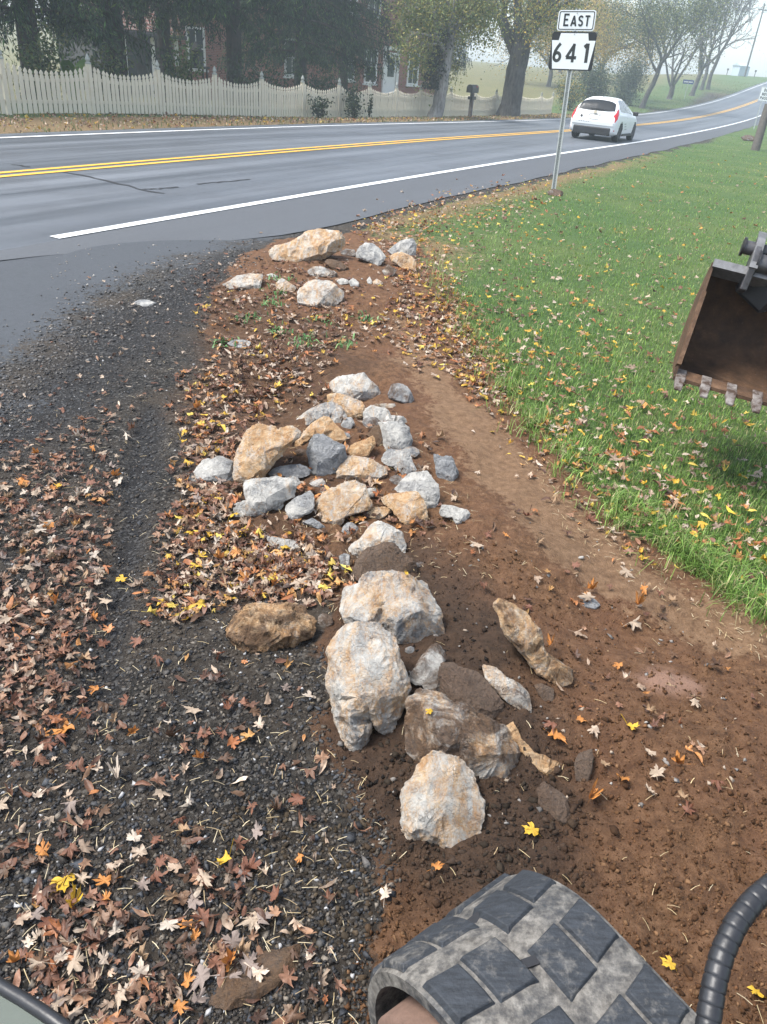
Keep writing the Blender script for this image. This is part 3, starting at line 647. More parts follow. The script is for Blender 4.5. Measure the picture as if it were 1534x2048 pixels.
deciduous('field_tree', 'amber leaved tree in the field right of the forked maple, farther back', far_tree_base(1095, -20.0), 11.0, 0.26, 117, YEL + GRY, 14000, M_bark_grey, 0.18, (0, 0), 4, 0.9, (0.07, 0.12), 0.03, limbs=8, len_k=0.42)
deciduous('field_tree', 'olive tree standing behind the bush at the fence end', far_tree_base(1165, -22.0), 10.0, 0.26, 118, GRY + YG[:2], 14000, M_bark_grey, 0.15, (0, 0), 4, 0.9, (0.07, 0.12), 0.03, limbs=8, len_k=0.42)
# shrubs
def shrub(name, label, base, r, h, n, pal, seed, size=(0.04, 0.08), group=None, stems=7):
    rng = np.random.default_rng(seed); root = empty(name, tuple(base)); tag(root, label, 'shrub', group); mb = MB(); C = []
    for k in range(stems):
        a = rng.uniform(0, 6.28); q = rng.uniform(0.2, 0.8) * r; zt = h * rng.uniform(0.5, 0.95)
        pts = [Vector((0.1 * q * math.cos(a), 0.1 * q * math.sin(a), -0.05)), Vector((0.5 * q * math.cos(a), 0.5 * q * math.sin(a), zt * 0.5)), Vector((q * math.cos(a), q * math.sin(a), zt))]
        mb.tube(pts, [0.02, 0.014, 0.006], 5)
        m = n // stems; w = rng.random(m) ** 0.6
        c = np.stack([np.interp(w, [0, 0.5, 1], [p[i] for p in pts]) for i in range(3)], -1) + rng.normal(size=(m, 3)) * np.array([r * 0.28, r * 0.28, h * 0.14]); C.append(c)
    C = np.concatenate(C); C[:, 2] = np.maximum(C[:, 2], 0.02); m = len(C)
    N = rand_dirs(m, rng); N[:, 2] = np.abs(N[:, 2]); U = unit(np.cross(N, rand_dirs(m, rng))); L = rng.uniform(*size, m)
    V, F, K = cards(C, N, U, L, L * 0.5, pick(pal, m, rng, 0.25))
    mb.build('stem', M_bark_dark, root); link('foliage', mesh_np('foliage', V, F, M_foliage, False, K), root); return root
DG = [(0.02, 0.04, 0.02), (0.035, 0.06, 0.028), (0.05, 0.075, 0.03)]
MG = [(0.05, 0.09, 0.03), (0.08, 0.13, 0.04), (0.11, 0.15, 0.05), (0.16, 0.17, 0.06)]
shrub('hedge_bush', 'tall grey green bush behind the route sign post', far_tree_base(1180, -8.0), 1.6, 3.4, 5200, GRY + MG[:1], 201, (0.06, 0.11), 'bushes past the fence', 12)
shrub('hedge_bush', 'tall grey green bush above the roof of the white car', far_tree_base(1240, -8.4), 1.9, 3.9, 5600, GRY, 202, (0.06, 0.12), 'bushes past the fence', 12)
shrub('hedge_bush', 'low yellowing bush at the right end of the fence', far_tree_base(1135, -8.8), 1.1, 2.2, 2600, MG + YEL[:1], 203, (0.05, 0.09), 'bushes past the fence', 9)
shrub('fence_shrub', 'dark low shrub growing at the foot of the fence, left of its pair', off_fence(640, -0.55), 0.42, 0.72, 420, DG, 204, (0.04, 0.07))
shrub('fence_shrub', 'taller dark shrub climbing the fence in front of the brick house', off_fence(706, -0.5), 0.5, 1.05, 700, DG, 205, (0.04, 0.07))
shrub('fence_shrub', 'small dark shoot against the pickets, right of the climbing shrub', off_fence(739, -0.42), 0.14, 0.85, 130, DG, 206, (0.04, 0.07), stems=3)
shrub('garden_shrub', 'light green shrub behind the fence, left of the house corner', off_fence(357, 1.6), 0.9, 1.9, 1500, MG, 207)
shrub('garden_shrub', 'round dark shrub behind the fence, below the spruce skirts', off_fence(520, 2.2), 1.3, 1.75, 2200, DG, 208)
shrub('garden_shrub', 'leafy shrub at the foot of the leftmost spruce', off_fence(85, 2.0), 1.0, 2.0, 1800, MG, 209)
shrub('garden_shrub', 'pale green shrub beside the broad leaved plant', off_fence(205, 2.4), 0.9, 1.7, 1400, MG, 210)
shrub('garden_shrub', 'dark shrub filling the gap under the spruce left of the house door', off_fence(640, 2.4), 1.2, 1.7, 1800, DG, 211)
# broad leaved garden plant
rngp = np.random.default_rng(77); gp = empty('broad_leaf_plant', tuple(off_fence(150, 1.7))); tag(gp, 'bright green plant with broad upright leaves behind the fence', 'plant')
M_broad = simple('broad_leaf', (0.13, 0.24, 0.05), 0.45, 0.3, 4)
for k in range(13):
    a = rngp.uniform(0, 6.28); L = rngp.uniform(0.9, 1.7); w = rngp.uniform(0.12, 0.2); o = np.array([math.cos(a), math.sin(a), 0]); sd = np.array([-o[1], o[0], 0]); u = np.linspace(0, 1, 9)
    mid = o[None] * (0.55 * L * u ** 1.4)[:, None]; mid[:, 2] = L * (1.05 * u - 0.35 * u ** 3) + 0.1
    ww = (w * np.sin(np.clip(u * 1.02, 0, 1) * math.pi) ** 0.8)[:, None] + 0.012
    V = np.concatenate([mid - sd * ww + np.array([0, 0, 0.05]) * ww / w, mid, mid + sd * ww + np.array([0, 0, 0.05]) * ww / w]); i = np.arange(8)
    link('leaf', mesh_np('leaf', V, np.concatenate([np.stack([i, i + 9, i + 10, i + 1], -1), np.stack([i + 9, i + 18, i + 19, i + 10], -1)]), M_broad, True), gp)

# ------------------------------------------------------------------ brick house behind the spruces
def mat_brick():
    t = NT('brick'); se = t.n('ShaderNodeSeparateXYZ'); t.l(t.coord(), se.inputs[0]); cb = t.n('ShaderNodeCombineXYZ')
    t.l(se.outputs[0], cb.inputs[0]); t.l(se.outputs[2], cb.inputs[1])
    b = t.n('ShaderNodeTexBrick'); t.l(cb.outputs[0], b.inputs['Vector']); b.inputs['Scale'].default_value = 1.0
    b.inputs['Brick Width'].default_value = 0.215; b.inputs['Row Height'].default_value = 0.075; b.inputs['Mortar Size'].default_value = 0.008
    b.inputs['Color1'].default_value = (0.22, 0.062, 0.040, 1); b.inputs['Color2'].default_value = (0.29, 0.095, 0.060, 1); b.inputs['Mortar'].default_value = (0.36, 0.28, 0.24, 1)
    c = t.mix(t.ramp(t.noise(1.2, 5), [(0.4, 0.0), (0.7, 0.4)]), b.outputs['Color'], (0.20, 0.10, 0.08))
    return t.done(c, 0.85, t.bump(b.outputs['Fac'], 0.5, 0.01))
M_brick = mat_brick(); M_wpaint = simple('white_trim', (0.74, 0.74, 0.72), 0.5, 0.08)
M_glass = NT('window_glass').done((0.03, 0.04, 0.045), 0.06, None, 0.6)
M_roof = simple('slate_roof', (0.06, 0.06, 0.065), 0.7, 0.3, 3); M_siding = simple('dark_siding', (0.05, 0.05, 0.048), 0.7, 0.3, 3)
HA = math.radians(40); HU = np.array([math.sin(HA), math.cos(HA), 0]); HNn = np.array([math.cos(HA), -math.sin(HA), 0])
HQ = at_depth(822.0, 150.0, 49.0)
def on_facade(px, py, back=0.0):
    d = ray(px, py); t = ((HQ - CAM) @ HNn - back) / (d @ HNn); return CAM + t * d
HL = on_facade(366.0, 150.0); HR = on_facade(878.0, 150.0); HB = float(gz((HL[0] + HR[0]) / 2, (HL[1] + HR[1]) / 2)) - 0.3
HLEN = float((HR - HL) @ HU)
house = empty('brick_house', (HL[0], HL[1], HB)); house.rotation_euler = (0, 0, math.pi / 2 - HA)
tag(house, 'two storey red brick house half hidden behind dark spruces', 'house')
# local frame: x along the front, y towards the back, z up from the ground
def hloc(px, py):
    P = on_facade(float(px), float(py)); return float((P - HL) @ HU), float(P[2] - HB)
HW, HH = 9.0, 6.6
MB().box((HLEN / 2, HW / 2, HH / 2), (HLEN, HW, HH)).build('wall', M_brick, house)
rf = MB(); e = 0.5
rf.add([(-e, -e, HH), (HLEN + e, -e, HH), (HLEN + e, HW + e, HH), (-e, HW + e, HH), (-e, HW / 2, HH + 3.2), (HLEN + e, HW / 2, HH + 3.2)], [(0, 1, 5, 4), (2, 3, 4, 5), (0, 4, 3), (1, 2, 5), (0, 3, 2, 1)])
rfo = rf.build('roof', M_roof, house)
MB().box((1.2, HW / 2, HH + 3.2), (0.9, 0.7, 1.6)).build('chimney', M_brick, rfo)
def house_window(x, z, w=0.98, h=1.75):
    wd = MB().box((0, -0.012, h / 2), (w, 0.03, h)).build('window', M_glass, house, loc=(x, 0, z))
    t = 0.10; mb = MB()
    mb.box((-w / 2, -0.035, h / 2), (t, 0.09, h + t)); mb.box((w / 2, -0.035, h / 2), (t, 0.09, h + t)); mb.box((0, -0.036, h), (w - t, 0.088, t)); mb.box((0, -0.036, 0.03), (w - t, 0.088, t * 0.8))
    mb.box((0, -0.034, h * 0.5), (w - t, 0.06, 0.055)); mb.box((0, -0.032, h * 0.75), (0.03, 0.05, h * 0.5 - t)); mb.box((0, -0.032, h * 0.25), (0.03, 0.05, h * 0.5 - t))
    mb.build('frame', M_wpaint, wd); MB().box((0, -0.07, -0.07), (w + 0.28, 0.16, 0.09)).build('sill', M_wpaint, wd)
xs = []
for px, py in ((393, 138), (583, 152), (694, 160), (739, 166), (823, 169)):
    x, z = hloc(px, py); xs.append(x); house_window(x, z)
x, zu = hloc(867, 47)
for xx in xs: house_window(xx, zu, 0.98, 1.7)
house_window(x, zu, 0.98, 1.7)
dx0, dz0 = hloc(777, 186)
dr = MB().box((0, -0.03, 1.1), (0.95, 0.06, 2.2)).build('door', M_wpaint, house, loc=(dx0, 0, dz0))
mb = MB()
for q in (-0.62, 0.62): mb.box((q, -0.05, 1.18), (0.2, 0.14, 2.36))
mb.box((0, -0.05, 2.42), (1.5, 0.16, 0.2)); mb.build('frame', M_wpaint, dr)
MB().box((0, -0.065, 1.35), (0.6, 0.02, 0.9)).build('door_pane', M_glass, dr)
MB().box((dx0, -0.5, dz0 / 2 - 0.02), (1.8, 1.0, max(0.1, dz0))).build('step', simple('stone_step', (0.3, 0.29, 0.27), 0.8), house)
# wooden wing with a porch at the left
P0 = on_facade(232.0, 150.0); wl = float((P0 - HL) @ HU)
MB().box((wl / 2 - 0.02, 3.2, 1.6), (-wl, 4.0, 3.2)).build('wing_wall', M_siding, house)
MB().box((wl / 2 - 0.06, 1.0, 3.05), (-wl + 0.4, 2.6, 0.16)).build('porch_roof', M_roof, house)
for px in (257, 313, 359):
    q = on_facade(float(px), 150.0); xx = float((q - HL) @ HU); MB().box((xx - 0.1, 0.0, 1.49), (0.14, 0.14, 2.97)).build('porch_post', M_wpaint, house)
for px in (285, 336):
    q = on_facade(float(px), 150.0); xx = float((q - HL) @ HU); wd = MB().box((xx, 1.19, 1.5), (0.9, 0.02, 1.3)).build('window', M_glass, house)

# black iron lantern on a stand by the house corner
M_iron = simple('black_iron', (0.012, 0.012, 0.013), 0.5, 0.3)
p = off_fence(397, 3.0); ln = empty('garden_lantern', tuple(p)); tag(ln, 'black iron lantern on a four legged stand behind the fence', 'lantern')
for sx in (-1, 1):
    for sy in (-1, 1): MB().box((0.27 * sx, 0.27 * sy, 0.62), (0.05, 0.05, 1.24)).build('leg', M_iron, ln)
MB().box((0, 0, 1.27), (0.72, 0.72, 0.06)).build('stand_top', M_iron, ln)
MB().lathe([(0.16, 0), (0.13, 0.06), (0.17, 0.12), (0.19, 0.42), (0.23, 0.46), (0.10, 0.62), (0.03, 0.72)], 6, (0, 0, 1.30)).build('lamp', M_iron, ln)

# ------------------------------------------------------------------ mailbox in front of the fence
M_mail = simple('mailbox_black', (0.02, 0.022, 0.022), 0.45, 0.3); M_postw = simple('old_post_wood', (0.09, 0.08, 0.07), 0.85, 0.35, 10, bump=0.4)
p = far_tree_base(940, -6.3); mbx = empty('mailbox', tuple(p), math.radians(60)); tag(mbx, 'dark mailbox on a wooden post between the two big maples', 'mailbox')
MB().box((0, 0, 0.52), (0.16, 0.16, 1.14)).build('post', M_postw, mbx, bevel=0.008)
prof = [(-0.17, 0), (0.17, 0), (0.17, 0.2)] + [(0.17 * math.cos(a), 0.2 + 0.15 * math.sin(a)) for a in np.linspace(0.2, math.pi - 0.2, 8)] + [(-0.17, 0.2)]
MB().prism(prof, lambda u, v, w: (w, u, v + 1.09), -0.36, 0.3).build('box', M_mail, mbx)
MB().prism([(a * 0.93, b * 0.96 + 0.004) for a, b in prof], lambda u, v, w: (w, u, v + 1.09), -0.385, -0.362).build('door', M_mail, mbx)
MB().box((0.05, -0.19, 1.36), (0.12, 0.012, 0.06)).build('flag', simple('flag_red', (0.3, 0.03, 0.02)), mbx)
MB().box((0.0, 0, 0.86), (0.4, 0.28, 0.14)).build('newspaper_tube', M_mail, mbx, bevel=0.02)

# ------------------------------------------------------------------ sign lettering from strokes
def stroke_mesh(mb, pts, w, M, z):
    """ribbon of width w along a polyline in the sign plane, mitred"""
    P = [Vector((a, b)) for a, b in pts]; L = []; R = []
    for i, p in enumerate(P):
        d0 = (p - P[i - 1]).normalized() if i > 0 else None; d1 = (P[i + 1] - p).normalized() if i < len(P) - 1 else None
        d = d0 if d1 is None else d1 if d0 is None else (d0 + d1).normalized()
        n = Vector((-d.y, d.x)); k = 1.0
        if d0 is not None and d1 is not None: k = 1 / max(0.45, n.dot(Vector((-d1.y, d1.x))))
        L.append(p + n * w / 2 * k); R.append(p - n * w / 2 * k)
    n = len(P)
    vs = [M(q.x, q.y, z) for q in L] + [M(q.x, q.y, z) for q in R]
    mb.add(vs, [(i, n + i, n + i + 1, i + 1) for i in range(n - 1)])
def arc(cx, cy, rx, ry, a0, a1, n=14): return [(cx + rx * math.cos(math.radians(a)), cy + ry * math.sin(math.radians(a))) for a in np.linspace(a0, a1, n)]
# glyphs in a unit-high box: list of strokes, width
GLY = {
 'E': ([[(0.5, 1 - .07), (0.07, 1 - .07)], [(0.07, 1), (0.07, 0)], [(0.07, .07), (0.5, .07)], [(0.14, .52), (0.42, .52)]], 0.52),
 'A': ([[(0.04, 0), (0.31, 0.97)], [(0.31, 0.97), (0.58, 0)], [(0.14, 0.28), (0.48, 0.28)]], 0.62),
 'S': ([arc(0.27, 0.72, 0.2, 0.21, 20, 215, 12) + arc(0.27, 0.28, 0.2, 0.215, 70, -160, 14)], 0.54),
 'T': ([[(0.0, .93), (0.54, .93)], [(0.27, .93), (0.27, 0)]], 0.54),
 'D': ([[(0.07, 0), (0.07, 1)], [(0.07, .93), (0.25, .93)] + arc(0.25, 0.5, 0.2, 0.43, 90, -90, 12) + [(0.07, .07)]], 0.54),
 'O': ([arc(0.28, 0.5, 0.21, 0.43, 0, 360, 25)], 0.56),
 'N': ([[(0.07, 0), (0.07, 1)], [(0.09, .95), (0.47, .05)], [(0.49, 1), (0.49, 0)]], 0.56),
 'P': ([[(0.07, 0), (0.07, 1)], [(0.07, .93), (0.27, .93)] + arc(0.27, 0.71, 0.19, 0.22, 90, -90, 10) + [(0.07, .49)]], 0.52),
 '6': ([[(0.47, 0.98), (0.30, 0.80), (0.16, 0.58), (0.105, 0.40)] + arc(0.31, 0.28, 0.21, 0.21, 160, -200, 24)], 0.62),
 '4': ([[(0.42, 0.0), (0.42, 0.98)], [(0.45, 0.95), (0.05, 0.26)], [(0.03, 0.25), (0.62, 0.25)]], 0.66),
 '1': ([[(0.22, 0.0), (0.22, 1.0)], [(0.02, 0.80), (0.20, 0.95)]], 0.32)}
def write(mb, text, x0, y0, hgt, sw, M, z, gap=0.16, xs=1.0, sizes=None):
    x = x0
    for i, ch in enumerate(text):
        st, w = GLY[ch]; h = hgt * (sizes[i] if sizes else 1.0)
        for s in st: stroke_mesh(mb, [(x + a * h * xs, y0 + b * h) for a, b in s], sw, M, z)
        x += (w * xs + gap) * h
    return x
def rounded(w, h, r, n=5):
    o = []
    for cx, cy, a0 in ((w / 2 - r, h / 2 - r, 0), (-w / 2 + r, h / 2 - r, 90), (-w / 2 + r, -h / 2 + r, 180), (w / 2 - r, -h / 2 + r, 270)): o += arc(cx, cy, r, r, a0, a0 + 90, n)
    return o
def mat_sheet(name, c, rough=0.45):
    t = NT(name); n = t.noise(7, 5); return t.done(t.mix(t.ramp(n, [(0.4, 0.0), (0.75, 0.25)]), c, tuple(x * 0.8 for x in c)), rough, None, 0.4)
M_signw = mat_sheet('sign_white', (0.74, 0.77, 0.78)); M_signk = mat_sheet('sign_black', (0.015, 0.017, 0.02)); M_signn = mat_sheet('sign_digit', (0.03, 0.035, 0.034))
M_galv = simple('galvanised', (0.46, 0.48, 0.47), 0.5, 0.2, 20, 0.2); M_alu = simple('sign_back', (0.5, 0.5, 0.5), 0.4, 0.1, 5, 0.7)
sp = ground_at(np.array([1107.0]), np.array([386.0]))[0]
sh = float(np.interp(road_so(np.array([sp[0]]), np.array([sp[1]]))[0][0], RS, _h))
SD = math.hypot(sp[0], sp[1])
def sign_z(x, y):
    d = ray(float(x), float(y)); return float(CH + d[2] * SD / math.hypot(d[0], d[1]) - sp[2])
sign = empty('route_sign', tuple(sp)); sign.rotation_euler = (0, math.radians(-2.6), -sh)
tag(sign, 'EAST 641 route marker on a galvanised post beside the lawn', 'road sign')
# local: x to the reader's right, -y towards the reader
mb = MB(); mb.prism([(-0.040, 0), (-0.040, 0.006), (-0.020, 0.006), (-0.014, 0.034), (0.014, 0.034), (0.020, 0.006), (0.040, 0.006), (0.040, 0), (0.022, 0), (0.016, 0.028), (-0.016, 0.028), (-0.022, 0)], lambda u, v, w: (u, v - 0.03, w), -0.35, sign_z(1160, 20) + 0.02)
mb.build('post', M_galv, sign)
mb = MB()
for k in range(70): mb.tube([(0, -0.0030, 0.08 + k * 0.0254), (0, -0.0019, 0.08 + k * 0.0254)], 0.0062, 6)
h_ = mb.build('post_hole', M_signk, sign); h_['kind'] = 'stuff'
FL = lambda u, v, w: (u, w, v)
def panel(nm, w, h, zc, r, mat, parent):
    o = MB().prism(rounded(w, h, r), lambda u, v, t: (u, t, v), -0.040, -0.037).build(nm, mat, parent, loc=(0, 0, zc)); return o
PH = sign_z(1155, 64) - sign_z(1145, 141); Z1 = (sign_z(1155, 64) + sign_z(1145, 141)) / 2; EH = sign_z(1160, 20) - sign_z(1156, 62); Z0 = (sign_z(1160, 20) + sign_z(1156, 62)) / 2
print('SIGN', SD, PH, Z1, EH, Z0)
KX, KZ = 1.20, PH / 0.61
pl = panel('route_panel', 0.61 * KX, PH, Z1, 0.045, M_signk, sign)
ks = [(-0.185, 0.285), (0.185, 0.285), (0.205, 0.172), (0.298, 0.172), (0.250, -0.285), (-0.250, -0.285), (-0.298, 0.172), (-0.205, 0.172)]
ks = [(a * KX, b * KZ) for a, b in ks]
MB().prism(ks, lambda u, v, t: (u, t, v), -0.0425, -0.0402).build('keystone', M_signw, pl)
mb = MB(); Md = lambda u, v, w: (u, w, v); DH = 0.50 * PH
write(mb, '6', -0.318, -0.29 * PH, DH, 0.046, Md, -0.0440, xs=0.92); write(mb, '4', -0.098, -0.29 * PH, DH, 0.046, Md, -0.0440, xs=1.08); write(mb, '1', 0.188, -0.29 * PH, DH, 0.052, Md, -0.0440, xs=1.0)
mb.build('route_number', M_signn, pl)
KE = EH / 0.275; pe = panel('direction_panel', 0.515 * 1.18, EH, Z0, 0.04, M_signw, sign)
mb = MB(); o1 = rounded(0.485 * 1.18, 0.245 * KE, 0.028); o2 = rounded(0.462 * 1.18, 0.222 * KE, 0.020); n = len(o1)
mb.add([Md(a, b, -0.0425) for a, b in o1] + [Md(a, b, -0.0425) for a, b in o2], [(i, (i + 1) % n, n + (i + 1) % n, n + i) for i in range(n)]); mb.build('border', M_signk, pe)
mb = MB(); x = write(mb, 'E', -0.205, -0.075 * KE, 0.165 * KE, 0.026, Md, -0.0440, 0.2, 1.0); write(mb, 'AST', x, -0.075 * KE, 0.142 * KE, 0.025, Md, -0.0440, 0.2, 1.0); mb.build('lettering', M_signk, pe)
for zc in (Z0 - 0.115, Z1 + 0.24, Z1 - 0.25, Z0 + 0.1): MB().lathe([(0.010, 0), (0.010, 0.004), (0.006, 0.006)], 8).build('bolt', M_galv, sign, loc=(0, -0.044, zc), rot=(math.pi / 2, 0, 0))
# broken stone and cut grass at the post's foot
M_stone_s = simple('pale_gravel', (0.30, 0.29, 0.27), 0.9, 0.3, 30, bump=0.5)

# DO NOT PASS sign and the leaning wooden post at the right
dp = far_tree_base(1507, 5.3); dn = empty('no_passing_sign', tuple(dp)); dh = float(np.interp(road_so(np.array([dp[0]]), np.array([dp[1]]))[0][0], RS, _h)); dn.rotation_euler = (0, 0, -dh)
_dd = depth_of(dp); _zs = (float(dp[2]))
tag(dn, 'white DO NOT PASS sign on a thin post at the right edge', 'road sign')
_ztop = at_depth(1528.0, 173.0, _dd)[2] - dp[2]; _zbot = at_depth(1522.0, 202.0, _dd)[2] - dp[2]; ph = float(_ztop - _zbot); pw = ph * 0.8
MB().box((0, 0, (_zbot) / 2), (0.06, 0.04, _zbot + 0.4)).build('post', M_galv, dn)
dpl = MB().prism(rounded(pw, ph, 0.04), lambda u, v, t: (u, t, v), -0.03, -0.026).build('sign_panel', M_signw, dn, loc=(pw * 0.12, 0, float((_ztop + _zbot) / 2)))
mb = MB(); o1 = rounded(pw * 0.95, ph * 0.96, 0.03); o2 = rounded(pw * 0.91, ph * 0.93, 0.02); n = len(o1)
mb.add([Md(a, b, -0.034) for a, b in o1] + [Md(a, b, -0.034) for a, b in o2], [(i, (i + 1) % n, n + (i + 1) % n, n + i) for i in range(n)]); mb.build('border', M_signk, dpl)
mb = MB(); hh = ph * 0.2
write(mb, 'DO', -hh * 0.68, ph * 0.17, hh, hh * 0.17, Md, -0.036); write(mb, 'NOT', -hh * 1.08, -hh / 2, hh, hh * 0.17, Md, -0.036); write(mb, 'PASS', -hh * 1.38, -ph * 0.17 - hh, hh, hh * 0.17, Md, -0.036); mb.build('lettering', M_signk, dpl)
wp_ = ground_at(np.array([1510.0]), np.array([301.0]))[0]; _d = depth_of(wp_); top = at_depth(1537.0, 210.0, _d * 0.99)
po = empty('wooden_post', tuple(wp_)); tag(po, 'stout weathered wooden post leaning right on the lawn edge', 'post')
MB().tube([np.array([0, 0, -0.3]), np.array(top) - wp_], [9.0 * _d / FPX, 7.6 * _d / FPX], 10).build('shaft', M_postw, po, 50)
MB().box(tuple((np.array(top) - wp_) * 0.86), (0.20, 0.12, 0.05)).build('reflector', M_yellow, po)

# utility pole, blue sign, shed and stakes in the fog
up = far_tree_base(1489, -9.0); u_ = empty('utility_pole', tuple(up)); tag(u_, 'tall utility pole fading into the fog up the hill', 'pole')
MB().tube([(0, 0, -0.5), (0, 0, 10.5)], [0.16, 0.11], 10).build('pole', M_bark_grey, u_, 40); MB().box((0, 0, 9.6), (2.4, 0.1, 0.12), 0.5).build('crossarm', M_bark_grey, u_)
for k in (-1.05, -0.4, 0.4, 1.05): MB().lathe([(0.03, 0), (0.06, 0.05), (0.03, 0.14)], 8, (k * math.cos(0.5), k * math.sin(0.5), 9.66)).build('insulator', M_iron, u_)
bp = far_tree_base(1368, -6.4); bs = empty('blue_sign', tuple(bp)); bs.rotation_euler = (0, 0, -sh + 0.3); tag(bs, 'small blue street sign on a thin post among the bare trees', 'street sign')
_bd = depth_of(bp); bz = float(at_depth(1368.0, 163.0, _bd)[2] - bp[2]); M_blue = simple('sign_blue', (0.03, 0.06, 0.22), 0.5, 0.1)
MB().tube([(0, 0, -0.2), (0, 0, bz - 0.1)], 0.035, 6).build('post', M_galv, bs); MB().box((0, 0, bz), (1.15, 0.04, 0.40)).build('sign_panel', M_blue, bs); MB().box((0, -0.023, bz), (0.95, 0.004, 0.12)).build('lettering', M_signw, bs)
shp = far_tree_base(1478, -11.5); shd = empty('shed', tuple(shp), 0.2); tag(shd, 'faint pale shed in the fog beside the utility pole', 'shed')
M_shed = simple('shed_fog_tone', (0.40, 0.47, 0.53), 0.6, 0.08)  # bluish grey base colour stands in for fog fading the shed
MB().box((0, 0, 0.75), (1.9, 2.6, 1.7)).build('wall', M_shed, shd); MB().add([(-1.1, -1.4, 1.6), (1.1, -1.4, 1.6), (1.1, 1.4, 1.6), (-1.1, 1.4, 1.6), (-1.1, 0, 2.05), (1.1, 0, 2.05)], [(0, 1, 5, 4), (2, 3, 4, 5), (0, 4, 3), (1, 2, 5), (0, 3, 2, 1)]).build('roof', M_shed, shd)
MB().box((0.0, -1.32, 0.75), (1.0, 0.04, 1.1)).build('door', M_shed, shd)
for px, lab in ((1453, 'faint marker stake in the fog left of the shed'), (1508, 'faint marker stake in the fog right of the utility pole')):
    q = far_tree_base(px, -7.5 if px > 1500 else -12.0); o = empty('marker_stake', tuple(q)); tag(o, lab, 'stake', 'stakes on the hill'); MB().box((0, 0, 0.5), (0.1, 0.06, 1.2)).build('stake', M_bark_grey, o); MB().box((0, 0, 0.95), (0.3, 0.03, 0.3)).build('plate', M_siding, o)

